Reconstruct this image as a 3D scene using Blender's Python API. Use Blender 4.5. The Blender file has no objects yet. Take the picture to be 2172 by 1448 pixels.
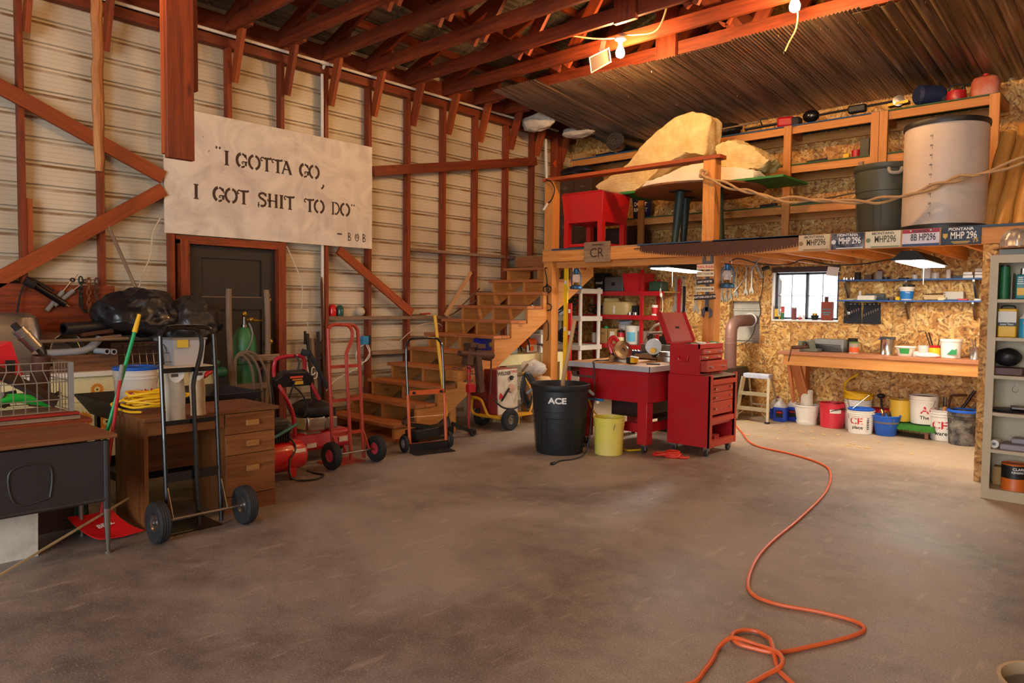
import bpy, bmesh, math, random
from mathutils import Vector, Matrix, noise as mnoise
sc = bpy.context.scene
COL = sc.collection
rnd = random.Random(7)
PI = math.pi

# ------------------------------------------------------------------ camera
cam = bpy.data.objects.new('camera', bpy.data.cameras.new('camera'))
COL.objects.link(cam)
_y, _p, _r = math.radians(42.4479), math.radians(-2.851), math.radians(0.6369)
_f = Vector((-math.sin(_y)*math.cos(_p), math.cos(_y)*math.cos(_p), math.sin(_p)))
_x = Vector((math.cos(_y), math.sin(_y), 0)); _u = _x.cross(_f)
_x2 = math.cos(_r)*_x + math.sin(_r)*_u; _u2 = -math.sin(_r)*_x + math.cos(_r)*_u
_m = Matrix((_x2, _u2, -_f)).transposed().to_4x4(); _m.translation = (7.45, 0, 1.45)
cam.matrix_world = _m
cam.data.sensor_width = 36; cam.data.lens = 1550.9/2172*36
cam.data.clip_start = 0.05; cam.data.clip_end = 200
sc.camera = cam

# ------------------------------------------------------------------ view, world and daylight
sc.view_settings.view_transform = 'Standard'; sc.view_settings.look = 'None'
sc.view_settings.gamma = 1; sc.view_settings.use_curve_mapping = False
sc.view_settings.exposure = 0.0
w = bpy.data.worlds.new('sky'); sc.world = w; w.use_nodes = True
bg = w.node_tree.nodes['Background']
bg.inputs[0].default_value = (0.86, 0.93, 1.0, 1); bg.inputs[1].default_value = 4.5

def area(name, loc, size, power, col, aim):
    l = bpy.data.lights.new(name, 'AREA'); l.shape = 'RECTANGLE'; l.size, l.size_y = size
    l.energy = power; l.color = col
    o = bpy.data.objects.new(name, l); COL.objects.link(o); o.location = loc
    o.rotation_euler = (Vector(aim)-Vector(loc)).to_track_quat('-Z', 'Y').to_euler()
    return o
def point(name, loc, power, col, r=.04):
    l = bpy.data.lights.new(name, 'POINT'); l.energy = power; l.color = col; l.shadow_soft_size = r
    o = bpy.data.objects.new(name, l); COL.objects.link(o); o.location = loc
    return o
WARM = (1.0, 0.53, 0.20)
# area light added in the unseen front door opening, as cool daylight fill
area('door_daylight_fill', (7.0, -4.98, 1.85), (4.7, 3.6), 330, (0.84, 0.92, 1.0), (6.2, 4.5, 0.9))
# extra warm point lights added outside the frame, with no bulbs built
for lx, ly, lp in ((3.2, 1.2, 74), (7.6, 2.2, 70), (7.9, 5.4, 40)):
    point('extra_warm_light', (lx, ly, 3.95), lp, WARM)

# ------------------------------------------------------------------ mesh builder
def V(*a): return Vector(a[0] if len(a) == 1 else a)
def frame(d, up=(0, 0, 1)):
    d = V(d).normalized(); u = V(up)
    if abs(d.dot(u)) > .999: u = V(0, 1, 0)
    s = d.cross(u).normalized(); return d, s, s.cross(d)
def spl(pts, k=6, closed=False):
    P = [V(p) for p in pts]; n = len(P); out = []
    for i in range(n if closed else n-1):
        g = lambda j: P[j % n] if closed else P[max(0, min(n-1, j))]
        a, b, c, d = g(i-1), g(i), g(i+1), g(i+2)
        for t in range(k):
            t /= k
            out.append(.5*((2*b)+(c-a)*t+(2*a-5*b+4*c-d)*t*t+(3*b-a-3*c+d)*t**3))
    if not closed: out.append(P[-1])
    return out
_txt = {}
def text_mesh(s, bold=0.0):
    k = (s, bold)
    if k not in _txt:
        cu = bpy.data.curves.new('t', 'FONT'); cu.body = s; cu.size = 1; cu.align_x = 'CENTER'; cu.align_y = 'CENTER'
        cu.resolution_u = 3; cu.offset = bold
        o = bpy.data.objects.new('t', cu); COL.objects.link(o)
        dg = bpy.context.evaluated_depsgraph_get(); dg.update()
        me = bpy.data.meshes.new_from_object(o.evaluated_get(dg))
        _txt[k] = ([v.co.copy() for v in me.vertices], [tuple(p.vertices) for p in me.polygons])
        bpy.data.objects.remove(o); bpy.data.meshes.remove(me); bpy.data.curves.remove(cu)
    return _txt[k]
class MB:
    def __init__(s): s.v = []; s.f = []; s.uv = []; s.mi = []; s.m = 0; s.T = None
    def mat(s, i): s.m = i; return s
    def tf(s, M): s.T = M; return s
    def add(s, vs, fs, uvs=None):
        b = len(s.v)
        s.v += [s.T @ V(p) if s.T else V(p) for p in vs]
        for i, f in enumerate(fs):
            s.f.append([b+j for j in f]); s.mi.append(s.m)
            s.uv.append(uvs[i] if uvs else [(vs[j][0]+vs[j][2]*.3, vs[j][1]+vs[j][2]) for j in f])
        return s
    def obox(s, c, ax, ay, az):                       # half vectors
        c = V(c); A = [V(ax), V(ay), V(az)]
        vs = [c+A[0]*i+A[1]*j+A[2]*k for i in (-1, 1) for j in (-1, 1) for k in (-1, 1)]
        fs = [(0, 1, 3, 2), (4, 6, 7, 5), (0, 4, 5, 1), (2, 3, 7, 6), (0, 2, 6, 4), (1, 5, 7, 3)]
        L = [a.length*2 for a in A]; lng = L.index(max(L)); o1, o2 = [i for i in range(3) if i != lng]
        r1, r2 = rnd.random()*50, rnd.random()*50; uvs = []
        cs = [(i, j, k) for i in (0, 1) for j in (0, 1) for k in (0, 1)]
        for q, f in enumerate(fs):
            na = q//2; u = []
            for j in f:
                co = [cs[j][t]*L[t] for t in range(3)]
                if na == lng: u.append((r1+co[o1]*.2, r2+co[o2]))
                else:
                    o = o2 if na == o1 else o1
                    u.append((r1+co[lng], r2+co[o]+q*.37))
            uvs.append(u)
        return s.add(vs, fs, uvs)
    def box(s, x0, x1, y0, y1, z0, z1):
        return s.obox(((x0+x1)/2, (y0+y1)/2, (z0+z1)/2), ((x1-x0)/2, 0, 0), (0, (y1-y0)/2, 0), (0, 0, (z1-z0)/2))
    def bx(s, c, d, rz=0):
        ca, sa = math.cos(rz), math.sin(rz)
        return s.obox(c, (d[0]/2*ca, d[0]/2*sa, 0), (-d[1]/2*sa, d[1]/2*ca, 0), (0, 0, d[2]/2))
    def bar(s, p, q, w, h, up=(0, 0, 1)):
        p, q = V(p), V(q); d, a, b = frame(q-p, up)
        return s.obox((p+q)/2, (q-p)/2, a*w/2, b*h/2)
    def rings(s, R, closed=False, cap0=True, cap1=True, loop=True):
        n = len(R[0]); vs = [p for r in R for p in r]; fs = []; uvs = []
        m = len(R); o = rnd.random()*20
        acc = [0]
        for i in range(1, m+1): acc.append(acc[-1]+(V(R[i % m][0])-V(R[i-1][0])).length)
        for i in range(m if closed else m-1):
            for j in range(n if loop else n-1):
                i2 = (i+1) % m; j2 = (j+1) % n
                fs.append((i*n+j, i*n+j2, i2*n+j2, i2*n+j))
                uvs.append([(o+acc[i], j/n), (o+acc[i], (j+1)/n), (o+acc[i+1], (j+1)/n), (o+acc[i+1], j/n)])
        if loop and not closed:
            if cap0: fs.append(tuple(range(n))[::-1]); uvs.append([(o, 0)]*n)
            if cap1: fs.append(tuple((m-1)*n+j for j in range(n))); uvs.append([(o, 0)]*n)
        return s.add(vs, fs, uvs)
    def tube(s, pts, r, n=8, closed=False, rs=None, sx=1.0):
        P = [V(p) for p in pts]; m = len(P); R = []; nrm = None
        for i in range(m):
            a = P[i-1] if (i > 0 or closed) else P[i]; b = P[(i+1) % m] if (i < m-1 or closed) else P[i]
            d = (b-a).normalized()
            if nrm is None: _, nrm, _ = frame(d)
            nrm = (nrm-d*nrm.dot(d))
            nrm = nrm.normalized() if nrm.length > 1e-6 else frame(d)[1]
            bn = d.cross(nrm); rr = rs[i] if rs else r
            R.append([P[i]+(nrm*math.cos(2*PI*k/n)*sx+bn*math.sin(2*PI*k/n))*rr for k in range(n)])
        return s.rings(R, closed)
    def cyl(s, p, q, r, r2=None, n=16): return s.tube([p, q], r, n, rs=[r, r if r2 is None else r2])
    def lathe(s, prof, n=24, o=(0, 0, 0), ax=(0, 0, 1), sy=1.0, cap0=True, cap1=True):
        d, a, b = frame(ax, (0, 1, 0) if abs(ax[2]) > .5 else (0, 0, 1)); o = V(o)
        R = [[o+d*z+(a*math.cos(2*PI*k/n)+b*math.sin(2*PI*k/n)*sy)*max(r, 1e-4) for k in range(n)] for r, z in prof]
        return s.rings(R, cap0=cap0, cap1=cap1)
    def ball(s, c, r, n=16, m=8):
        r = (r, r, r) if not hasattr(r, '__len__') else r; c = V(c)
        R = [[c+V(r[0]*math.sin(PI*i/m)*math.cos(2*PI*k/n), r[1]*math.sin(PI*i/m)*math.sin(2*PI*k/n), -r[2]*math.cos(PI*i/m)) for k in range(n)] for i in range(m+1)]
        R[0] = [p+V(1e-5*math.cos(k), 1e-5*math.sin(k), 0) for k, p in enumerate(R[0])]
        return s.rings(R)
    def prism(s, poly, o, u, v, depth):
        o, u, v = V(o), V(u), V(v); w_ = u.cross(v).normalized()*depth; n = len(poly)
        vs = [o+u*a+v*b for a, b in poly]+[o+u*a+v*b+w_ for a, b in poly]
        r = rnd.random()*30
        fs = [tuple(range(n))[::-1], tuple(range(n, 2*n))]
        uvs = [[(r+poly[i][0], poly[i][1]) for i in range(n)][::-1], [(r+a, b) for a, b in poly]]
        for i in range(n):
            j = (i+1) % n; fs.append((i, j, n+j, n+i)); uvs.append([(r, 0), (r+.1, 0), (r+.1, .03), (r, .03)])
        return s.add(vs, fs, uvs)
    def grid(s, nu, nv, fn, th=None, up=None):
        vs = [V(fn(i/nu, j/nv)) for i in range(nu+1) for j in range(nv+1)]
        q = lambda i, j: i*(nv+1)+j
        fs = [(q(i, j), q(i+1, j), q(i+1, j+1), q(i, j+1)) for i in range(nu) for j in range(nv)]
        if th is None: return s.add(vs, fs)
        N = len(vs); t = V(th); vs2 = vs+[p+t for p in vs]
        fs2 = [f[::-1] for f in fs]+[tuple(N+k for k in f) for f in fs]
        bd = [q(i, 0) for i in range(nu)]+[q(nu, j) for j in range(nv)]+[q(i, nv) for i in range(nu, 0, -1)]+[q(0, j) for j in range(nv, 0, -1)]
        for i in range(len(bd)):
            a, b = bd[i], bd[(i+1) % len(bd)]; fs2.append((a, b, N+b, N+a))
        return s.add(vs2, fs2)
    def text(s, t, size, o, u, v, sx=1.0, bold=0.0, lift=.0008):
        vs, fs = text_mesh(t, bold); o, u, v = V(o), V(u).normalized(), V(v).normalized(); n = u.cross(v)
        return s.add([o+u*p.x*size*sx+v*p.y*size+n*lift for p in vs], fs)
    def bent_text(s, t, size, c, r, ang, z, sx=1.0, bold=0.0, lift=.001, slope=0.0):   # lettering wrapped round an upright drum
        vs, fs = text_mesh(t, bold); c = V(c); out = []
        for p in vs:
            rr = r+lift+slope*(p.y*size); a = ang+p.x*size*sx/r
            out.append(c+V(rr*math.cos(a), rr*math.sin(a), z+p.y*size))
        return s.add(out, fs)
def link(name, mb, mats, parent=None, loc=(0, 0, 0), rz=0, smooth=35, bev=0, world=True):
    me = bpy.data.meshes.new(name); off = V(0, 0, 0)
    if parent is not None and world:
        M = parent.matrix_basis.inverted(); p = parent.parent
        if p is not None: M = M @ p.matrix_basis.inverted()
        vs = [M @ v for v in mb.v]
    elif parent is None and world: vs = [v-V(loc) for v in mb.v]
    else: vs = mb.v
    me.from_pydata([tuple(v) for v in vs], [], mb.f)
    mats = mats if isinstance(mats, (list, tuple)) else [mats]
    for m in mats: me.materials.append(m)
    ul = me.uv_layers.new(name='UVMap'); k = 0; data = []
    for i, f in enumerate(mb.f):
        for q in mb.uv[i]: data += [q[0], q[1]]
    ul.data.foreach_set('uv', data)
    me.polygons.foreach_set('material_index', mb.mi)
    me.validate(); me.update()
    if smooth:
        me.polygons.foreach_set('use_smooth', [True]*len(me.polygons)); me.set_sharp_from_angle(angle=math.radians(smooth))
    o = bpy.data.objects.new(name, me); COL.objects.link(o)
    if parent is not None: o.parent = parent
    else: o.location = loc; o.rotation_euler.z = rz
    if bev:
        b = o.modifiers.new('edges', 'BEVEL'); b.width = bev; b.segments = 2; b.limit_method = 'ANGLE'; b.angle_limit = math.radians(50)
    return o
def tag(o, label, cat, group=None):
    o['label'] = label; o['category'] = cat
    if group: o['group'] = group
    return o
def thing(name, label, cat, loc=(0, 0, 0), rz=0, group=None):
    o = bpy.data.objects.new(name, None); COL.objects.link(o); o.empty_display_size = .05
    o.location = loc; o.rotation_euler.z = rz
    o.matrix_basis = Matrix.Translation(V(loc)) @ Matrix.Rotation(rz, 4, 'Z')
    return tag(o, label, cat, group)
def single(name, label, cat, mb, mats, loc=(0, 0, 0), group=None, **k):
    return tag(link(name, mb, mats, None, loc, **k), label, cat, group)
def struct(name, mb, mats, **k):
    o = link(name, mb, mats, **k); o['kind'] = 'structure'; return o
def dup(root, loc, rz=0, label=None, group=None):
    r = root.copy(); COL.objects.link(r); r.location = loc; r.rotation_euler = (0, 0, rz)
    if label: r['label'] = label
    if group: r['group'] = group
    for ch in list(root.children):
        c = ch.copy(); COL.objects.link(c); c.parent = r
        for g in list(ch.children):
            d = g.copy(); COL.objects.link(d); d.parent = c
    return r
def RZ(a, o=(0, 0, 0)): return Matrix.Translation(V(o)) @ Matrix.Rotation(a, 4, 'Z')

# ------------------------------------------------------------------ materials
def nt(name):
    m = bpy.data.materials.new(name); m.use_nodes = True; t = m.node_tree
    return m, t, t.nodes['Principled BSDF']
class N:
    def __init__(s, t): s.t = t
    def __call__(s, typ, **k):
        n = s.t.nodes.new('ShaderNode'+typ)
        for a, v in k.items():
            if a.startswith('i_'):
                key = a[2:]; key = int(key) if key.isdigit() else key.replace('_', ' ')
                if isinstance(v, bpy.types.NodeSocket): s.t.links.new(v, n.inputs[key])
                else: n.inputs[key].default_value = v
            else: setattr(n, a, v)
        return n
    def mix(s, f, a, b, mode='MIX'):
        n = s.t.nodes.new('ShaderNodeMix'); n.data_type = 'RGBA'; n.blend_type = mode
        for k, v in ((0, f), (6, a), (7, b)):
            if isinstance(v, bpy.types.NodeSocket): s.t.links.new(v, n.inputs[k])
            else: n.inputs[k].default_value = v if k == 0 else (*v[:3], 1)
        return n.outputs[2]
    def ramp(s, f, stops):
        n = s.t.nodes.new('ShaderNodeValToRGB'); s.t.links.new(f, n.inputs[0]); e = n.color_ramp.elements
        for i, (p, c) in enumerate(stops):
            el = e[i] if i < 2 else e.new(p)
            el.position = p; el.color = (*c, 1) if hasattr(c, '__len__') else (c, c, c, 1)
        return n.outputs[0]
    def math(s, op, a, b=0.0, c=0.0):
        n = s.t.nodes.new('ShaderNodeMath'); n.operation = op
        for i, v in enumerate((a, b, c)):
            if isinstance(v, bpy.types.NodeSocket): s.t.links.new(v, n.inputs[i])
            else: n.inputs[i].default_value = v
        return n.outputs[0]
def hexc(h):
    h = h.lstrip('#'); c = [int(h[i:i+2], 16)/255 for i in (0, 2, 4)]
    return tuple(x/12.92 if x <= .04045 else ((x+.055)/1.055)**2.4 for x in c)
_mc = {}
def paint(col, rough=.5, metal=0.0, dirt=.25, name=None, scale=6, coat=0.0, dirtcol=None, bump=0.0, spec=.5):
    k = (col, rough, metal, dirt, scale, coat, bump)
    if k in _mc: return _mc[k]
    m, t, b = nt(name or 'paint_'+col.strip('#')); n = N(t); c = hexc(col)
    tc = n('TexCoord'); no = n('TexNoise', i_Vector=tc.outputs['Object'], i_Scale=scale, i_Detail=7.0, i_Roughness=.65)
    no2 = n('TexNoise', i_Vector=tc.outputs['Object'], i_Scale=scale*7, i_Detail=4.0, i_Roughness=.6)
    f = n.math('MULTIPLY', n.ramp(no.outputs[0], [(.42, 0), (.72, 1)]), dirt)
    d = dirtcol or tuple(x*.45+.02 for x in c)
    c1 = n.mix(f, c, d)
    c2 = n.mix(n.math('MULTIPLY', n.ramp(no2.outputs[0], [(.60, 0), (.72, 1)]), dirt*.6), c1, tuple(min(1, x*.9+.09) for x in c))
    t.links.new(c2, b.inputs['Base Color'])
    r = n.math('ADD', n.math('MULTIPLY', no.outputs[0], .25), rough-.12); t.links.new(r, b.inputs['Roughness'])
    b.inputs['Metallic'].default_value = metal; b.inputs['Coat Weight'].default_value = coat
    b.inputs['Specular IOR Level'].default_value = spec
    if bump:
        bp = n('Bump', i_Strength=bump, i_Distance=.01, i_Height=no2.outputs[0]); t.links.new(bp.outputs[0], b.inputs['Normal'])
    _mc[k] = m; return m
def wood(a, b_, rough=.6, name='wood', grain=26, knots=True, dirt=.0, bump=.15):
    m, t, b = nt(name); n = N(t); ca, cb = hexc(a), hexc(b_)
    uv = n('UVMap'); mp = n('Mapping', i_Vector=uv.outputs[0], i_Scale=(1.6, grain, 1))
    no = n('TexNoise', i_Vector=mp.outputs[0], i_Scale=1.0, i_Detail=6.0, i_Roughness=.6, i_Distortion=.6)
    mp2 = n('Mapping', i_Vector=uv.outputs[0], i_Scale=(.35, .12, 1)); no2 = n('TexNoise', i_Vector=mp2.outputs[0], i_Scale=1.0, i_Detail=1.0)
    mp4 = n('Mapping', i_Vector=uv.outputs[0], i_Scale=(6, 120, 1)); no4 = n('TexNoise', i_Vector=mp4.outputs[0], i_Scale=1.0, i_Detail=2.0)
    f = n.math('ADD', n.math('MULTIPLY', no.outputs[0], .75), n.math('MULTIPLY', no4.outputs[0], .25))
    c = n.mix(n.ramp(f, [(.36, 0), (.64, 1)]), ca, cb)
    c = n.mix(n.ramp(no2.outputs[0], [(.35, 0), (.65, .5)]), c, tuple(x*.72 for x in cb))
    if knots:
        mp3 = n('Mapping', i_Vector=uv.outputs[0], i_Scale=(2.2, 7, 1))
        vo = n('TexVoronoi', i_Vector=mp3.outputs[0], i_Scale=1.0)
        kf = n.ramp(vo.outputs[0], [(.05, 1), (.14, 0)]); c = n.mix(n.math('MULTIPLY', kf, .7), c, tuple(x*.28 for x in cb))
    if dirt:
        tc = n('TexCoord'); dn = n('TexNoise', i_Vector=tc.outputs['Object'], i_Scale=3.0, i_Detail=8.0, i_Roughness=.7)
        c = n.mix(n.math('MULTIPLY', n.ramp(dn.outputs[0], [(.45, 0), (.7, 1)]), dirt), c, (.03, .02, .015))
    t.links.new(c, b.inputs['Base Color']); b.inputs['Roughness'].default_value = rough
    bp = n('Bump', i_Strength=bump, i_Distance=.004, i_Height=f); t.links.new(bp.outputs[0], b.inputs['Normal'])
    return m
def emit(col, s, name='lamp_glow'):
    m, t, b = nt(name); b.inputs['Emission Color'].default_value = (*col, 1); b.inputs['Emission Strength'].default_value = s
    b.inputs['Base Color'].default_value = (*col, 1); return m
def osb_mat():
    m, t, b = nt('oriented_strand_board'); n = N(t); tc = n('TexCoord')
    sp = n('SeparateXYZ', i_Vector=tc.outputs['Object']); co = n('CombineXYZ', i_X=n.math('ADD', sp.outputs[0], sp.outputs[1]), i_Y=sp.outputs[2], i_Z=0.0)
    ds = n('TexNoise', i_Vector=co.outputs[0], i_Scale=9.0, i_Detail=3.0)
    wv = n('VectorMath', operation='MULTIPLY_ADD', i_0=ds.outputs[1], i_1=(.05, .05, 0), i_2=co.outputs[0])
    cols = []
    for i, s in enumerate((9.5, 15.0)):
        vo = n('TexVoronoi', i_Vector=wv.outputs[0], i_Scale=s, voronoi_dimensions='2D', i_Randomness=1.0)
        sc_ = n('SeparateColor', i_Color=vo.outputs['Color'])
        rot = n('VectorRotate', rotation_type='Z_AXIS', i_Vector=co.outputs[0], i_Angle=n.math('MULTIPLY', sc_.outputs[0], 6.28))
        mp = n('Mapping', i_Vector=rot.outputs[0], i_Scale=(5, 34, 1), i_Location=(i*3.3, 0, 0))
        ad = n('VectorMath', operation='MULTIPLY_ADD', i_0=vo.outputs['Color'], i_1=(40, 40, 40), i_2=mp.outputs[0])
        g = n('TexNoise', i_Vector=ad.outputs[0], i_Scale=1.0, i_Detail=3.0)
        base = n.ramp(sc_.outputs[1], [(0, hexc('#D89A48')), (.3, hexc('#E8B868')), (.6, hexc('#F2CC86')), (.85, hexc('#DCA654')), (1, hexc('#B87A36'))])
        cols.append(n.mix(n.ramp(g.outputs[0], [(.35, 0), (.62, 1)]), hexc('#A0662A'), base))
    sel = n('TexNoise', i_Vector=co.outputs[0], i_Scale=10.0, i_Detail=2.0)
    c = n.mix(n.ramp(sel.outputs[0], [(.47, 0), (.53, 1)]), cols[0], cols[1])
    dk = n('TexNoise', i_Vector=wv.outputs[0], i_Scale=24.0, i_Detail=2.0)
    c = n.mix(n.ramp(dk.outputs[0], [(.56, 0), (.68, .8)]), c, hexc('#54300F'))
    t.links.new(c, b.inputs['Base Color']); b.inputs['Roughness'].default_value = .65
    bp = n('Bump', i_Strength=.25, i_Distance=.004, i_Height=dk.outputs[0]); t.links.new(bp.outputs[0], b.inputs['Normal'])
    return m
def concrete_mat():
    m, t, b = nt('worn_concrete'); n = N(t); tc = n('TexCoord'); o = tc.outputs['Object']
    a = n('TexNoise', i_Vector=o, i_Scale=.55, i_Detail=8.0, i_Roughness=.62, i_Distortion=.4)
    f = n('TexNoise', i_Vector=o, i_Scale=5.0, i_Detail=8.0, i_Roughness=.7)
    g = n('TexNoise', i_Vector=o, i_Scale=120.0, i_Detail=3.0, i_Roughness=.7)
    c = n.mix(n.ramp(a.outputs[0], [(.42, 0), (.58, 1)]), hexc('#685C58'), hexc('#988C86'))
    c = n.mix(n.ramp(f.outputs[0], [(.4, 0), (.7, .55)]), c, hexc('#A39488'))
    st = n('TexNoise', i_Vector=o, i_Scale=1.3, i_Detail=9.0, i_Roughness=.65, i_Distortion=.5)
    c = n.mix(n.ramp(st.outputs[0], [(.54, 0), (.72, .5)]), c, hexc('#5A504C'))
    sep = n('SeparateXYZ', i_Vector=o)
    # sawdust lying towards the far bench
    dm = n.math('MULTIPLY', n.ramp(n.math('DIVIDE', sep.outputs[1], 10.0), [(.55, 0), (.85, 1)]), n.ramp(a.outputs[0], [(.3, .35), (.6, 1)]))
    c = n.mix(n.math('MULTIPLY', dm, .55), c, hexc('#C7A678'))
    # earth swept against the left wall
    em = n.math('ADD', n.math('MULTIPLY', sep.outputs[0], -.55), n.math('MULTIPLY', f.outputs[0], .8))
    em = n.ramp(n.math('ADD', em, n.math('MULTIPLY', sep.outputs[1], -.12)), [(-.0, 0), (.01, 0)])
    mp = n('Mapping', i_Vector=o, i_Scale=(1, .25, 1), i_Rotation=(0, 0, .9)); wv = n('TexNoise', i_Vector=mp.outputs[0], i_Scale=14.0, i_Detail=3.0)
    c = n.mix(n.ramp(wv.outputs[0], [(.62, 0), (.7, .25)]), c, hexc('#C8B8A4'))
    c = n.mix(n.ramp(g.outputs[0], [(.30, .6), (.46, 0)]), c, hexc('#3A332E'))
    c = n.mix(n.ramp(g.outputs[0], [(.57, 0), (.68, .6)]), c, hexc('#D0C4B8'))
    vo = n('TexVoronoi', i_Vector=n('VectorMath', operation='MULTIPLY_ADD', i_0=f.outputs[1], i_1=(.25, .25, 0), i_2=o).outputs[0], i_Scale=.33, feature='DISTANCE_TO_EDGE')
    c = n.mix(n.ramp(vo.outputs[0], [(.0006, .22), (.0015, 0)]), c, hexc('#4A423C'))
    t.links.new(c, b.inputs['Base Color'])
    t.links.new(n.ramp(a.outputs[0], [(.3, .38), (.7, .7)]), b.inputs['Roughness'])
    bp = n('Bump', i_Strength=.25, i_Distance=.004, i_Height=f.outputs[0]); t.links.new(bp.outputs[0], b.inputs['Normal'])
    return m
def siding_mat():
    m, t, b = nt('painted_steel_siding'); n = N(t); tc = n('TexCoord'); o = tc.outputs['Object']
    sep = n('SeparateXYZ', i_Vector=o); z = sep.outputs[2]
    no = n('TexNoise', i_Vector=o, i_Scale=1.2, i_Detail=6.0); fine = n('TexNoise', i_Vector=o, i_Scale=11.0, i_Detail=6.0, i_Roughness=.7)
    c = n.mix(n.ramp(no.outputs[0], [(.35, 0), (.65, 1)]), hexc('#D8CBB2'), hexc('#BEB096'))
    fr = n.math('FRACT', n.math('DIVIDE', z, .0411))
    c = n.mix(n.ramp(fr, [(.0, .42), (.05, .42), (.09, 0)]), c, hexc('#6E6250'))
    rz_ = n.math('FRACT', n.math('DIVIDE', z, .2055))
    band = n.ramp(rz_, [(.70, 0), (.76, 1), (.84, 1), (.88, 0)])
    mp = n('Mapping', i_Vector=o, i_Scale=(1, 2.2, 9)); sn = n('TexNoise', i_Vector=mp.outputs[0], i_Scale=1.0, i_Detail=6.0, i_Roughness=.7)
    c = n.mix(n.math('MULTIPLY', band, n.ramp(sn.outputs[0], [(.4, .3), (.6, 1.0)])), c, hexc('#7A5630'))
    c = n.mix(n.ramp(fine.outputs[0], [(.66, 0), (.76, .5)]), c, hexc('#6B5236'))
    t.links.new(c, b.inputs['Base Color']); b.inputs['Roughness'].default_value = .45; b.inputs['Metallic'].default_value = .0
    return m
def rusty_sheet(name, base, rust, amount, metal=.75, rough=.42, stretch=(9, .7, 9)):
    m, t, b = nt(name); n = N(t); tc = n('TexCoord'); o = tc.outputs['Object']
    mp = n('Mapping', i_Vector=o, i_Scale=stretch); a = n('TexNoise', i_Vector=mp.outputs[0], i_Scale=1.0, i_Detail=6.0, i_Roughness=.65)
    q = n('TexNoise', i_Vector=o, i_Scale=.9, i_Detail=4.0)
    f = n.math('MULTIPLY', n.ramp(a.outputs[0], [(.42, 0), (.66, 1)]), n.ramp(q.outputs[0], [(.35, .25), (.6, 1)]))
    c = n.mix(n.math('MULTIPLY', f, amount), hexc(base), hexc(rust))
    pv = n('TexNoise', i_Vector=mp.outputs[0], i_Scale=.6, i_Detail=3.0)
    c = n.mix(n.ramp(pv.outputs[0], [(.60, 0), (.70, .5)]), c, hexc('#B9AEA4'))
    mq = n('Mapping', i_Vector=o, i_Scale=(stretch[0]*4.5, stretch[1]*.4, stretch[2])); sk = n('TexNoise', i_Vector=mq.outputs[0], i_Scale=1.0, i_Detail=3.0, i_Roughness=.6)  # soot and bare metal streaks, painting in the light and dark of the ridges
    c = n.mix(n.ramp(sk.outputs[0], [(.38, .75), (.50, 0)]), c, tuple(x*.25 for x in hexc(base)))
    c = n.mix(n.ramp(sk.outputs[0], [(.56, 0), (.68, .55)]), c, hexc('#C4B09A'))
    t.links.new(c, b.inputs['Base Color']); t.links.new(n.math('SUBTRACT', metal, n.math('MULTIPLY', f, metal*.7)), b.inputs['Metallic'])
    t.links.new(n.math('ADD', rough, n.math('MULTIPLY', f, .3)), b.inputs['Roughness'])
    return m
def glass(name='clear_glass', col=(1, 1, 1), rough=.05, alpha=.25):
    m, t, b = nt(name); n = N(t)
    tr = n('BsdfTransparent'); tr.inputs[0].default_value = (*col, 1)
    b.inputs['Base Color'].default_value = (*col, 1); b.inputs['Roughness'].default_value = rough
    mx = n('MixShader', i_0=alpha); t.links.new(tr.outputs[0], mx.inputs[1]); t.links.new(b.outputs[0], mx.inputs[2])
    t.links.new(mx.outputs[0], t.nodes['Material Output'].inputs[0]); return m
def grass_mat():
    return paint('#3E8A2A', .9, dirt=.6, scale=40, bump=1.0, name='artificial_turf')
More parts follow.
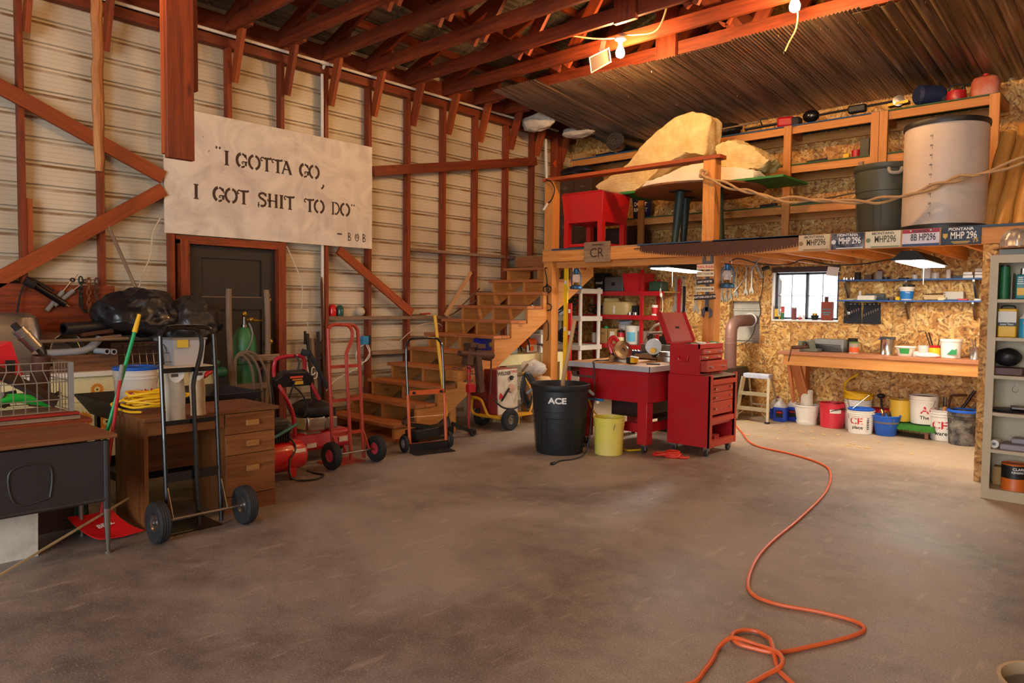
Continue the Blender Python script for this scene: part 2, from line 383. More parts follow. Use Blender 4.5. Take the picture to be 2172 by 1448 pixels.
M = dict(
    osb=osb_mat(), concrete=concrete_mat(), siding=siding_mat(),
    red_wood=wood('#A8481C', '#6A280E', .6, 'old_red_fir', dirt=.3),
    red_wood2=wood('#BC5A24', '#8A3A12', .6, 'brace_fir', dirt=.15),
    fir=wood('#E2A056', '#C47C36', .6, 'new_fir'),
    fir2=wood('#D0844C', '#AC6232', .65, 'tread_fir', dirt=.12),
    bench=wood('#C08058', '#A66238', .55, 'bench_top_wood', dirt=.1),
    desk=wood('#9A6032', '#6E3E1A', .5, 'walnut_laminate', grain=18, knots=False),
    desk_top=wood('#8E5A34', '#744220', .6, 'dusty_desk_top', grain=16, knots=False, dirt=.15),
    log=wood('#D8A050', '#A86A24', .45, 'peeled_log', grain=6),
    grey_wood=wood('#A88C70', '#745C46', .75, 'weathered_wood', dirt=.3),
    dark_wood=wood('#4A2A1C', '#2E1810', .55, 'dark_stained_wood'),
    roof=rusty_sheet('roof_steel', '#8E8878', '#5E4E34', .5, .35, .5),
    sheet=rusty_sheet('corrugated_steel', '#A29282', '#94582A', .9, .75, .34),
    sheet2=rusty_sheet('ribbed_steel', '#86745C', '#7E5628', .6, .75, .34),
    black=paint('#17171A', .45, name='black_paint'), black_matte=paint('#1E1D1D', .75, dirt=.4, name='black_rubber'),
    black_gloss=paint('#0C0C0E', .25, dirt=.15, coat=.5, name='black_gloss'),
    red=paint('#B8141E', .38, dirt=.35, coat=.2, name='red_enamel'), red2=paint('#A3271C', .5, dirt=.5, name='worn_red_enamel'),
    steel=paint('#A8A29A', .35, 1.0, dirt=.5, name='bare_steel'), chrome=paint('#D0CCC6', .22, 1.0, dirt=.25, name='bright_steel'),
    rust=paint('#5E3A28', .7, .4, dirt=.7, scale=12, name='rusted_iron', bump=.3),
    iron=paint('#2E2A28', .6, .5, dirt=.5, name='dark_iron'),
    white=paint('#E6DFD2', .5, dirt=.15, name='off_white'), cream=paint('#E8DDA8', .5, dirt=.3, name='cream_paint'),
    yellow=paint('#E8B414', .45, dirt=.2, name='yellow'), blue=paint('#1E5FC8', .4, dirt=.15, name='blue_plastic'),
    orange=paint('#D8541C', .45, dirt=.3, name='orange'), green=paint('#1E8A4A', .45, dirt=.2, name='green'),
    cork=paint('#B08850', .8, dirt=.3, name='cardboard'), grey=paint('#8A8680', .6, dirt=.3, name='grey'),
    glass=glass(), plastic=glass('clear_plastic', (.95, .93, .9), .25, .45),
    print_black=paint('#1A1614', .7, dirt=0.0, name='black_print'), print_white=paint('#EEEAE2', .6, dirt=0.0, name='white_print'),
    print_red=paint('#C4161E', .6, dirt=0.0, name='red_print'), brass=paint('#B08A3A', .35, .9, dirt=.4, name='brass'),
)
def pm(h, r=.5, metal=0.0, **k): return paint(h, r, metal, **k)

# ================================================================== the room
FL = MB().box(-.3, 11, -6, 9.9, -.15, 0)
struct('floor', FL, M['concrete'])
def siding(mb, y0, y1, z0, z1, x=0.0, d=-.03, fn=None):
    k = int(z0/.2055); pts = []
    while k*.2055 < z1:
        b = k*.2055
        for f, dx in ((0, 0), (.84, 0), (.87, d), (.97, d), (1, 0)):
            z = b+f*.2055
            if z0 <= z <= z1: pts.append((x+dx, z))
        k += 1
    n = int((y1-y0)/1.2)+1
    mb.grid(len(pts)-1, n, lambda u, v: (pts[round(u*(len(pts)-1))][0], y0+(y1-y0)*v, pts[round(u*(len(pts)-1))][1]))
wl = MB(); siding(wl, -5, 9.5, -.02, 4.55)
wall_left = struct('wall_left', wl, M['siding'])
STUDS = [-1.2, -.6, 0, .6, 1.2, 1.80, 2.42, 3.05, 3.65, 4.25, 4.81, 5.42, 6.03, 6.64, 7.24, 7.87, 8.45, 9.05]
for y in STUDS:
    z0 = 2.1 if y in (3.65,) else 0
    link('stud', MB().box(.012, .11, y, y+.042, z0, 4.06), M['red_wood'], wall_left)
link('top_plate', MB().box(.012, .112, -5, 9.5, 4.06, 4.15), M['red_wood'], wall_left)
link('rim_board', MB().box(.01, .06, -5, 9.5, 4.19, 4.40), M['red_wood'], wall_left)
def wbar(name, a, b, w_, mat='red_wood2', x=.13, t=.04):
    link(name, MB().bar((x, a[0], a[1]), (x, b[0], b[1]), t, w_), M[mat], wall_left)
wbar('brace', (1.0, 3.50), (2.98, 2.645), .125)
wbar('brace', (1.45, 1.50), (2.98, 2.53), .125)
wbar('brace', (5.47, 3.055), (8.50, 3.63), .12, 'red_wood')
wbar('brace', (4.97, 2.075), (6.08, 1.335), .10)
for y0, y1, z in ((4.855, 6.72, 1.275), (6.07, 7.85, 2.15), (7.91, 9.05, 2.15), (5.46, 6.03, .84), (3.1, 4.3, 2.085)):
    link('blocking', MB().box(.0, .12, y0, y1, z-.02, z+.02), M['grey_wood' if z != 2.085 else 'red_wood'], wall_left)
link('sister_board', MB().box(.03, .10, 1.845, 1.89, 1.75, 2.32), M['red_wood2'], wall_left)
link('plank_panel', MB().box(.112, .15, .2, 2.52, 1.14, 1.585), M['red_wood'], wall_left)
link('post', MB().box(.012, .16, 8.98, 9.12, 0, 4.06), M['red_wood'], wall_left)

# back wall of strand board with the window and the stove opening
wb = MB()
xs = [-.1, 2.83, 3.27, 3.45, 4.28, 11]; zs = [0, .97, 1.30, 1.54, 1.92, 6.3]
def hole(x, z): return (2.83 < x < 3.27 and .97 < z < 1.54) or (3.45 < x < 4.28 and 1.30 < z < 1.92)
for i in range(5):
    for j in range(5):
        if not hole((xs[i]+xs[i+1])/2, (zs[j]+zs[j+1])/2): wb.box(xs[i], xs[i+1], 9.5, 9.62, zs[j], zs[j+1])
wall_back = struct('wall_back', wb, M['osb'], smooth=0)
ws = MB().tf(Matrix(((0, -1, 0, 0), (1, 0, 0, 0), (0, 0, 1, 0), (0, 0, 0, 1)))); siding(ws, -3.5, -2.6, .6, 1.9, x=9.64)
link('siding_patch', ws, paint('#C9C2B2', .5, dirt=.5), wall_back)
sp = MB()
for x, z, s in ((3.36, 1.18, .055), (3.36, .76, .05), (5.05, 1.12, .055), (5.05, .99, .05), (5.72, 1.12, .05), (2.1, 3.35, .05), (4.55, 3.35, .05), (4.5, 2.5, .05)):
    for k, tx in enumerate(('24/16', 'APA', '7/16', 'SIZED')):
        sp.text(tx, s, (x, 9.498, z-k*.062), (1, 0, 0), (0, 0, 1))
    sp.bx((x, 9.4985, z+.05), (.16, .001, .004))
link('grade_stamp', sp, pm('#5A3E22', .8, dirt=0), wall_back, smooth=0)
seam = MB()
for x in (1.25, 2.47, 3.69, 4.91, 6.13): seam.box(x-.002, x+.002, 9.4985, 9.5, 0, 1.28 if 3.4 < x < 4.3 else 4.2)
link('panel_seam', seam, pm('#6E5638', .8, dirt=0), wall_back, smooth=0)

# window
wf = MB()
fr_ = paint('#4A4B50', .45, .4, dirt=.3)
for x0, x1, z0, z1 in ((3.46, 4.275, 1.885, 1.915), (3.46, 4.275, 1.305, 1.33), (3.46, 3.49, 1.305, 1.915), (4.245, 4.275, 1.305, 1.915), (3.85, 3.885, 1.305, 1.915)):
    wf.box(x0, x1, 9.55, 9.59, z0, z1)
for x in (3.665, 4.06): wf.box(x-.004, x+.004, 9.565, 9.575, 1.32, 1.9)
wf.box(3.49, 4.25, 9.565, 9.575, 1.608, 1.616)
window_1 = struct('window_1', wf, fr_)
link('pane', MB().box(3.48, 4.26, 9.567, 9.573, 1.32, 1.9), glass('window_glass', (1, 1, 1), .05, .12), window_1)
link('sill', MB().box(3.44, 4.29, 9.47, 9.56, 1.28, 1.302), M['white'], window_1)
link('head_trim', MB().box(3.43, 4.29, 9.475, 9.53, 1.915, 1.985), M['dark_wood'], window_1)
link('side_trim', MB().box(3.435, 3.455, 9.48, 9.56, 1.30, 1.915), M['white'], window_1)

# walls out of sight: right, and the front wall round the open vehicle door
struct('wall_right', MB().box(10.6, 10.7, -5, 9.62, 0, 4.5), M['siding'])
wfr = MB()
for x0, x1, z0, z1 in ((-.1, 4.6, 0, 4.5), (9.4, 10.7, 0, 4.5), (4.6, 9.4, 3.7, 4.5), (-.1, 10.7, 4.5, 6.3)): wfr.box(x0, x1, -5.1, -5, z0, z1)
struct('wall_front', wfr, M['siding'])

# door in the left wall
dm = paint('#2C2624', .55, dirt=.35, name='black_door_paint')
dd = MB()
dd.box(.03, .055, 3.225, 4.185, 0, 2.02)
for y0, y1, z0, z1 in ((3.225, 3.37, 0, 2.02), (4.03, 4.185, 0, 2.02), (3.37, 4.03, 1.90, 2.02), (3.37, 4.03, 1.37, 1.50), (3.37, 4.03, 0, .24)):
    dd.box(.054, .075, y0, y1, z0, z1)
door_1 = struct('door_1', dd, dm)
link('door_knob', MB().lathe([(.012, 0), (.012, .03), (.028, .04), (.03, .06), (.015, .07)], 14, (.075, 4.10, 1.02), (1, 0, 0)), M['brass'], door_1)
link('door_ledge', MB().box(.05, .082, 3.37, 4.03, 1.495, 1.507), M['grey_wood'], door_1)
lt = MB(); lt.bar((.09, 3.98, .86), (.09, 4.16, .72), .012, .03); lt.bar((.1, 3.98, .72), (.1, 4.16, .84), .012, .03)
link('latch', lt, M['rust'], door_1)
cp = MB()
for y0, z0, s in ((4.11, 1.52, .03), (4.09, 1.36, .022), (4.13, 1.48, .018)):
    cp.prism([(s*math.cos(a*.7)*(.6+.4*math.sin(a*3)), 1.6*s*math.sin(a*.7)*(.7+.3*math.cos(a*5))) for a in range(9)], (.0755, y0, z0), (0, 1, 0), (0, 0, 1), .0008)
link('bare_wood_patch', cp, M['fir'], door_1)
fr = MB()
fr.box(.02, .15, 3.13, 3.22, 0, 2.06); fr.box(.02, .15, 4.19, 4.28, 0, 2.06); fr.box(.02, .14, 3.13, 4.28, 2.025, 2.065)
o = struct('trim_1', fr, M['red_wood'])

# ------------------------------------------------------------------ roof, trusses, corrugated ceiling
rf = MB(); SL = .34
def roofz(x): return 4.42+SL*x if x < 5.2 else 4.42+SL*(10.4-x)
prof = []; y = -5.0
while y < 9.6: prof += [(y, 0), (y+.25, 0), (y+.265, .025), (y+.29, .025)]; y += .305
rf.grid(len(prof)-1, 2, lambda u, v: ((-.2, 5.2, 10.6)[round(v*2)], prof[round(u*(len(prof)-1))][0], roofz((-.2, 5.2, 10.6)[round(v*2)])+.05+prof[round(u*(len(prof)-1))][1]))
ceiling = struct('ceiling', rf, M['roof'])
for x in (.5, 1.15, 1.8, 2.45, 3.1, 3.75, 4.4, 5.05, 5.9, 6.8, 7.7, 8.6, 9.5):
    z = roofz(x)
    link('purlin', MB().box(x-.02, x+.02, -5, 9.5, z-.045, z+.045), M['red_wood'], ceiling)
for k, y in enumerate(STUDS):
    tr = bpy.data.objects.new('truss', None); COL.objects.link(tr); tr.parent = ceiling; tr.location = (0, y, 4.22)
    tr.matrix_basis = Matrix.Translation(V(0, y, 4.22))
    y1 = y+.042
    link('bottom_chord', MB().box(.05, 10.4, y, y1, 4.22, 4.36), M['red_wood'], tr)
    tc = MB()
    tc.bar((.0, y+.02, roofz(0)-.10), (5.2, y+.02, roofz(5.2)-.10), .042, .12); tc.bar((10.4, y+.02, roofz(0)-.10), (5.2, y+.02, roofz(5.2)-.10), .042, .12)
    link('top_chord', tc, M['red_wood'], tr)
    j = ((k*37) % 11)/11
    for xa, xb in ((.42, .42), (1.9+j*.2, 1.15), (1.95+j*.2, 2.9), (4.0+j*.15, 3.1), (4.05, 5.2), (6.4-j*.2, 5.25), (6.5, 7.4), (8.6, 7.6)):
        link('web', MB().bar((xa, y+.062, 4.21), (xb, y+.062, roofz(xb)-.06), .042, .14, up=(0, 1, 0) if False else (1, 0, 0)), M['red_wood'], tr)
    g = MB(); g.bar((.11, y+.065, 3.72), (.30, y+.065, 4.26), .042, .11, up=(1, 0, 0))
    link('knee_brace', g, M['red_wood2' if k % 3 else 'red_wood'], tr)
    if k % 2 == 0:
        link('scab_board', MB().box(2.9+j, 3.15+j, y-.045, y, 4.18, 4.75), M['red_wood'], tr)
def cz(y): return 4.19-.10*(y-7.1)
def sheet(x0, x1, y0, y1, pitch, amp, mat, dz=0.0, box=False):
    mb = MB()
    if not box:
        n = int((x1-x0)/pitch*4); g = lambda u: amp*math.cos(2*PI*u*n/4)
        mb.grid(n, 8, lambda u, v: (x0+(x1-x0)*u, y0+(y1-y0)*v, cz(y0+(y1-y0)*v)+dz+g(u)), th=(0, 0, .0015))
    else:
        xs_ = []; x = x0
        xs_.append((x0, 0)); x = x0+.16
        while x < x1-.02:
            xs_ += [(x, 0), (x+.022, amp), (x+.055, amp), (x+.077, 0)]; x += .125
        xs_.append((x1, 0)); m = len(xs_)-1
        mb.grid(m, 8, lambda u, v: (xs_[round(u*m)][0], y0+(y1-y0)*v, cz(y0+(y1-y0)*v)+dz+xs_[round(u*m)][1]), th=(0, 0, .0015))
    return link('corrugated_sheet', mb, M[mat], ceiling, smooth=60)
sheet(.82, 1.55, 6.82, 9.48, .036, .0095, 'sheet', -.03)
for i, (a, b) in enumerate(((1.5, 2.75), (2.7, 3.95), (3.9, 5.18))): sheet(a, b, 7.12+.03*(i % 2), 9.48, .036, .0095, 'sheet', -.008*(i % 2))
for i, (a, b) in enumerate(((5.1, 5.85), (5.8, 6.55), (6.5, 7.25), (7.2, 8.0))): sheet(a, b, 7.15+.02*i, 9.48, .1, .035, 'sheet2', -.03-.01*(i % 2), True)
nl = MB()
rr = random.Random(3)
for k in range(60):
    x, y = rr.uniform(1.2, 7), rr.uniform(7.2, 9.4); z = cz(y)-.02
    nl.cyl((x, y, z), (x+rr.uniform(-.004, .004), y+rr.uniform(-.004, .004), z-.02), .0022, n=5)
o = link('nail_tip', nl, M['steel'], ceiling); o['kind'] = 'stuff'

# ------------------------------------------------------------------ loft
loft = thing('loft', 'open wooden loft on square posts above the workbench area', 'loft', (1.31, 7.28, 0))
def post(x0, x1, y0, z0, z1, d=.14): link('post', MB().box(x0, x1, y0, y0+d, z0, z1), M['fir'], loft, bev=.003)
post(1.325, 1.465, 7.29, 0, 2.01); post(1.325, 1.465, 7.29, 2.17, 3.04)
post(3.585, 3.725, 7.30, 0, 2.01); post(3.56, 3.70, 7.29, 2.17, 3.04)
link('beam', MB().box(1.31, 8.0, 7.28, 7.36, 2.01, 2.15), M['fir'], loft, bev=.003)
link('beam_end', MB().box(.15, 1.31, 8.03, 8.07, 2.01, 2.15), M['fir2'], loft)
for k in range(17):
    x = 1.62+.4*k
    if x < 7.9: link('joist', MB().box(x, x+.042, 7.36, 9.49, 2.005, 2.148), M['fir'], loft)
for x in (.3, .7, 1.1): link('joist', MB().box(x, x+.042, 8.07, 9.49, 2.005, 2.148), M['fir'], loft)
dk = MB().box(1.31, 8.0, 7.28, 9.49, 2.15, 2.168); dk.box(.15, 1.31, 8.05, 9.49, 2.15, 2.168)
link('deck', dk, paint('#B08A5A', .7, dirt=.4), loft)
for x0, x1 in ((1.47, 2.0), (2.75, 3.56), (3.70, 4.75), (6.0, 8.0)):
    link('deck_edge', MB().box(x0, x1, 7.272, 7.30, 2.151, 2.172), paint('#2E4A66', .6, dirt=.5), loft)
link('rail', MB().box(1.29, 3.76, 7.28, 7.43, 3.04, 3.082), M['red_wood2'], loft, bev=.003)
link('header_strip', MB().box(1.47, 3.55, 7.37, 7.41, 1.93, 2.005), M['fir'], loft)
# partition at the right end of the workbench
pt = MB().box(6.2, 6.215, 7.215, 9.5, 0, 2.0); pt.box(6.295, 6.31, 7.215, 9.5, 0, 2.0); pt.box(6.2, 6.31, 7.2, 7.215, 0, 2.0)
struct('wall_partition', pt, M['osb'], smooth=0)

# ------------------------------------------------------------------ stairs
st = thing('staircase', 'open wooden staircase climbing along the white metal wall to the loft', 'stairs', (.8, 6.4, 0))
NT = 12; RUN = .30; RISE = .18; Y0 = 4.77
for i in range(1, NT):
    y = Y0+RUN*(i-1); z = RISE*i
    t = MB().box(.15, 1.42, y, y+.138, z-.038, z); t.box(.15, 1.42, y+.143, y+.285, z-.038, z)
    link('tread', t, M['fir2'], st, bev=.004)
link('top_riser', MB().box(.5, 1.31, 8.02, 8.06, 1.985, 2.15), M['fir2'], st)
for sx in (.2, .78, 1.36):
    P = [(Y0+.03, 0)]
    for i in range(1, NT):
        P += [(Y0+.03+RUN*(i-1), RISE*i-.038), (Y0+.03+RUN*i, RISE*i-.038)]
    P += [(Y0+.03+RUN*(NT-1), RISE*NT-.05), (Y0+RUN*(NT-1)+.2, RISE*NT-.05), (Y0+RUN*(NT-1)+.2, RISE*NT-.30), (Y0+.42, 0)]
    link('stringer', MB().prism(P, (sx, 0, 0), (0, 1, 0), (0, 0, 1), .042), M['fir'], st)
link('support_post', MB().box(1.30, 1.39, 5.60, 5.69, 0, .40), M['fir'], st)
link('base_board', MB().box(.15, 1.45, 4.78, 5.2, .0, .03), M['fir2'], st)
link('cleat', MB().box(1.40, 1.60, 5.52, 5.70, .60, .72), M['fir'], st, bev=.003)
link('ledger', MB().box(1.02, 1.33, 7.36, 7.40, 1.13, 1.29), M['fir2'], st)

# ------------------------------------------------------------------ loft shelving
ls = thing('loft_shelving', 'long wooden shelving built against the strand board wall up in the loft', 'shelving', (3.8, 9.2, 2.168))
yf = 8.93
for x0, x1 in ((1.68, 1.77), (3.76, 3.85), (4.76, 4.845), (4.85, 4.935), (5.90, 5.99)):
    link('post', MB().box(x0, x1, yf, yf+.04, 2.168, 3.67 if x0 > 1.7 else 2.95), M['fir'], ls)
for z, a, b in ((3.665, .45, 5.99), (3.19, 3.6, 5.99), (2.70, 1.3, 5.99)):
    f = MB().box(a, b, yf+.04, yf+.08, z-.09, z-.0); link('front_rail', f, M['fir'], ls)
    link('back_rail', MB().box(a, b, 9.45, 9.49, z-.12, z-.02), M['fir'], ls)
    nsp = max(2, int((b-a)/1.1))
    for i in range(nsp+1): link('cross_piece', MB().box(a+(b-a-.04)*i/nsp, a+.04+(b-a-.04)*i/nsp, yf+.08, 9.45, z-.09, z-.002), M['fir2'], ls)
    for i in range(nsp):
        xa, xb = a+(b-a)*i/nsp, a+(b-a)*(i+1)/nsp
        link('shelf_board', MB().box(xa, xb-.002, yf+.02, 9.48, z, z+.014), paint('#2E5A2A', .7, dirt=.5) if (i % 3 == 1 or z < 3.5) else paint('#24507E', .7, dirt=.5), ls)

# ------------------------------------------------------------------ lamps
def bulb(x, y, lab):
    t = thing('light_bulb', lab, 'light bulb', (x, y, 4.22), 0, 'bare bulbs under the trusses')
    link('socket', MB().lathe([(.055, 0), (.058, -.02), (.03, -.03), (.022, -.06)], 20, (0, 0, 0)), M['white'], t, world=False)
    link('glass_envelope', MB().lathe([(.014, -.058), (.018, -.08), (.04, -.125), (.047, -.155), (.04, -.185), (.02, -.20), (.002, -.204)], 20), emit((1.0, .55, .21), 1050, 'bulb_glow'), t, world=False)
    return t
bulb(3.05, 6.42, 'glowing bare bulb nearer the left wall, hanging beside a metal box')
bulb(4.86, 6.42, 'glowing bare bulb at the top edge of the picture')
def shoplight(x, y, rz, lab):
    t = thing('shop_light', lab, 'shop light', (x, y, 1.9), rz, 'fluorescent lights under the loft')
    h = MB().prism([(-.15, 0), (-.06, .085), (.06, .085), (.15, 0)], (0, -.61, 0), (1, 0, 0), (0, 0, 1), -1.22)
    link('hood', h, M['black_matte'], t, world=False)
    link('diffuser', MB().box(-.11, .11, -.59, .59, -.012, -.001), emit((1, .93, .78), 60, 'tube_glow'), t, world=False)
    for qy in (.5, -.5): link('hanger_chain', MB().tube([(0, qy, .05), (0, qy, .105)], .003, 5), M['steel'], t, world=False)
    link('pull_cord', MB().tube([(.1, -.45, 0), (.1, -.45, -.22)], .003, 5), M['white'], t, world=False)
shoplight(2.9, 8.0, .12, 'lit fluorescent shop light left of the post with wrenches, over the red tool table')
shoplight(5.55, 8.0, .06, 'lit fluorescent shop light above the blue shelves by the right partition')

# ================================================================== shared builders
def wheel(parent, c, ax, R, w_, hubmat, hr=.5, n=28, tyre=None, grooves=True):
    ax = V(ax).normalized(); p = [(hr*R, -w_*.32), (R*.78, -w_*.5), (R*.93, -w_*.46), (R*.985, -w_*.34)]
    if grooves:
        for g in (-.2, 0, .2): p += [(R, w_*(g-.07)), (R*.975, w_*(g-.02)), (R*.975, w_*(g+.02)), (R, w_*(g+.07))]
    p += [(R*.985, w_*.34), (R*.93, w_*.46), (R*.78, w_*.5), (hr*R, w_*.32)]
    t = link('tyre', MB().lathe(p, n, c, ax, cap0=False, cap1=False), tyre or M['black_matte'], parent, smooth=40)
    h = MB().lathe([(.001, -w_*.30), (hr*R*.3, -w_*.42), (hr*R*.34, -w_*.25), (hr*R*.85, -w_*.2), (hr*R*.9, -w_*.36), (hr*R*1.01, -w_*.33), (hr*R*1.01, w_*.33), (hr*R*.9, w_*.36), (hr*R*.85, w_*.2), (hr*R*.34, w_*.25), (hr*R*.3, w_*.42), (.001, w_*.3)], n, c, ax)
    h.cyl(V(c)-ax*w_*.5, V(c)+ax*w_*.5, hr*R*.16, n=10)
    link('hub', h, hubmat, t)
    return t
def pot(rb, rt, h, rim=.006, th=.004, ribs=()):
    p = [(.001, 0), (rb-.004, 0), (rb, .004)]
    R = lambda z: rb+(rt-rb)*z/h
    for z in sorted(ribs): p += [(R(z-.004), z-.004), (R(z)+rim, z-.003), (R(z)+rim, z+.003), (R(z+.004), z+.004)]
    p += [(R(h-.012), h-.012), (rt+rim, h-.010), (rt+rim, h), (rt-th, h), (rb-th, .008), (.001, .008)]
    return p
def bail(r, h, ang, drop=.9, a=.003):
    P = [(r*math.cos(t), 0, h-r*drop*math.sin(t)) for t in [PI*i/14 for i in range(15)]]
    c, s_ = math.cos(ang), math.sin(ang); o = r*.06
    return MB().tube([(x*c-(o+.02*math.sin(PI*i/14))*s_, x*s_+(o+.02*math.sin(PI*i/14))*c, z) for i, (x, y, z) in enumerate(P)], a, 6)
def bucket(label, x, y, z, rb, rt, h, mat, ribs=True, cat='bucket', handle=None, up=False, name='bucket', group=None, fill=None):
    t = thing(name, label, cat, (x, y, z), 0, group)
    link('body', MB().lathe(pot(rb, rt, h, ribs=(h*.80, h*.88) if ribs else ()), 32), mat, t, world=False)
    if handle is not None: link('handle', bail(rt+.008, h*.86, handle, -1.0 if up else .9), M['steel'], t, world=False)
    if fill: link('contents', MB().lathe([(.001, h*fill), (rt*.93, h*fill), (rt*.93, h*fill-.02), (.001, h*fill-.02)], 24), pm('#6A6258', .8, dirt=.6), t, world=False)
    return t
CAMXY = (7.45, 0)
def facing(x, y): return math.atan2(CAMXY[1]-y, CAMXY[0]-x)       # heading from a thing towards the middle of the floor
def ace(t, x, y, rb, rt, h, a, size=.12, sub=True, mat=None, zf=.55, word='CE', wd='ware'):
    sl = (rt-rb)/h; mb = MB(); r = rb+(rt-rb)*zf
    mb.bent_text(word, size, (0, 0, 0), r, a, h*zf, 1.15, .02, slope=sl)
    link('lettering', mb, mat or M['print_red'], t, world=False)
    if sub:
        m2 = MB(); m2.bent_text(wd, size*.5, (0, 0, 0), rb+(rt-rb)*(zf-.26), a+.12, h*(zf-.26), 1.1, .02, slope=sl)
        link('lettering', m2, M['print_black'], t, world=False)
def can(name, label, x, y, z, r, h, mats, group=None, cat='can', bands=(), lid=None, n=20):
    t = thing(name, label, cat, (x, y, z), 0, group)
    link('body', MB().lathe([(.001, 0), (r, 0), (r, h*.02), (r*.985, h*.03), (r*.985, h*.96), (r, h*.97), (r, h), (r*.93, h), (r*.93, h*.97), (.001, h*.97)], n), mats, t, world=False)
    for z0, z1, m in bands: link('label_band', MB().lathe([(r*.99, h*z0), (r*.995, h*z0), (r*.995, h*z1), (r*.99, h*z1)], n, cap0=False, cap1=False), m, t, world=False)
    if lid: link('lid', MB().lathe([(.001, h), (r*lid[0], h), (r*lid[0], h*lid[1]), (.001, h*lid[1])], n), lid[2], t, world=False)
    return t
def carton(name, label, x, y, z, d, mat, rz=0, cat='box', group=None, bev=.003, lidgap=True):
    t = thing(name, label, cat, (x, y, z), rz, group)
    link('body', MB().bx((0, 0, d[2]/2), d), mat, t, world=False, bev=bev)
    return t

# ================================================================== left wall: board sign, pipes, hung things
sg = thing('painted_sign', 'large whitewashed board with stencilled quotation over the black door', 'sign', (.12, 4.22, 2.115))
sb = MB().box(.113, .128, 2.99, 5.455, 2.115, 3.34)
def wash():
    m, t, b = nt('whitewash'); n = N(t); tc = n('TexCoord')
    a = n('TexNoise', i_Vector=tc.outputs['Object'], i_Scale=2.2, i_Detail=8.0, i_Roughness=.6, i_Distortion=1.6)
    mp = n('Mapping', i_Vector=tc.outputs['Object'], i_Scale=(1, 9, 2)); s2 = n('TexNoise', i_Vector=mp.outputs[0], i_Scale=1.0, i_Detail=5.0)
    c = n.mix(n.ramp(a.outputs[0], [(.38, 0), (.62, 1)]), hexc('#ECE2D2'), hexc('#D2C6BA'))
    c = n.mix(n.ramp(s2.outputs[0], [(.5, 0), (.7, .5)]), c, hexc('#EAE2D6'))
    sp_ = n('TexNoise', i_Vector=tc.outputs['Object'], i_Scale=16.0, i_Detail=2.0)
    c = n.mix(n.ramp(sp_.outputs[0], [(.75, 0), (.79, .8)]), c, hexc('#4A3A30'))
    t.links.new(c, b.inputs['Base Color']); b.inputs['Roughness'].default_value = .7; return m
link('board', sb, wash(), sg)
LET = {
 'I': [([(0, .05), (0, .95)], .17), ([(-.17, .03), (.17, .03)], .06), ([(-.17, .97), (.17, .97)], .06)],
 'G': [([(.34*math.cos(a), .5+.46*math.sin(a)) for a in [.55+.12*i for i in range(9)]], .12), ([(.36*math.cos(a), .5+.46*math.sin(a)) for a in [1.75+.16*i for i in range(17)]], .17), ([(.34*math.cos(a), .5+.46*math.sin(a)) for a in [4.6+.13*i for i in range(7)]], .11), ([(.05, .42), (.42, .42)], .07), ([(.3, .4), (.3, .15)], .13), ([(.05, .42), (0, .33), (.07, .27), (.13, .33)], .06), ([(.28, .95), (.36, .62)], .07)],
 'O': [([(.40*math.cos(a), .5+.47*math.sin(a)) for a in [-1.35+.16*i for i in range(18)]], .15), ([(.40*math.cos(a), .5+.47*math.sin(a)) for a in [1.75+.16*i for i in range(18)]], .15)],
 'T': [([(.06, .86), (.06, .05)], .16), ([(-.1, .03), (.22, .03)], .06), ([(-.14, .9), (.12, .93), (.3, .92), (.44, 1.0)], .12), ([(-.14, .9), (-.3, .97), (-.42, .86), (-.38, .72), (-.27, .74)], .09)],
 'A': [([(-.05, .93), (-.34, .05)], .09), ([(-.02, .95), (.33, .05)], .17), ([(-.24, .36), (.12, .36)], .06), ([(-.44, .03), (-.22, .03)], .05), ([(.2, .03), (.46, .03)], .05), ([(-.22, .97), (.06, .97)], .05), ([(-.1, .3), (-.1, .44)], .06)],
 'S': [([(.26, .8), (.16, .94), (0, .97), (-.2, .9), (-.26, .75), (-.16, .62), (.02, .53), (.2, .42), (.26, .26), (.18, .1), (0, .03), (-.14, .06)], .14), ([(-.3, .3), (-.3, -.08)], .07), ([(.3, .98), (.28, .72)], .06), ([(-.38, .1), (-.2, .1)], .06)],
 'H': [([(-.27, .05), (-.27, .95)], .16), ([(.25, .05), (.25, .95)], .16), ([(-.3, .46), (-.02, .5), (.22, .46)], .07), ([(-.4, .03), (-.14, .03)], .05), ([(.12, .03), (.38, .03)], .05), ([(-.4, .97), (-.14, .97)], .05), ([(.12, .97), (.38, .97)], .05), ([(-.42, .4), (-.42, .6)], .06)],
 'D': [([(-.24, .05), (-.24, .95)], .12), ([(-.38, .97), (-.05, .97)], .05), ([(-.38, .03), (-.14, .03)], .05), ([(-.05, .95), (.14, .9), (.28, .72), (.32, .5), (.28, .28), (.12, .1), (-.02, .06), (-.06, .14)], .11)],
 'B': [([(-.2, 0), (-.2, 1)], .10), ([(-.2, .98), (.12, .82), (.05, .6), (-.18, .5)], .10), ([(-.18, .5), (.2, .36), (.14, .1), (-.2, .02)], .10)],
 '@': [([(.26*math.cos(a), .5+.45*math.sin(a)) for a in [1.9+.2*i for i in range(30)]], .09), ([(.12, .75), (-.05, .78), (-.1, .5), (.05, .35), (.15, .55), (.02, .62)], .08)],
 ',': [([(.06, .16), (.08, .05), (.0, -.1), (-.12, -.18)], .12)], '-': [([(-.3, .5), (.3, .5)], .13)],
 '"': [([(-.14, .96), (-.1, .88), (-.15, .8)], .1), ([(.1, .96), (.14, .88), (.09, .8)], .1)],
}
lt = MB()
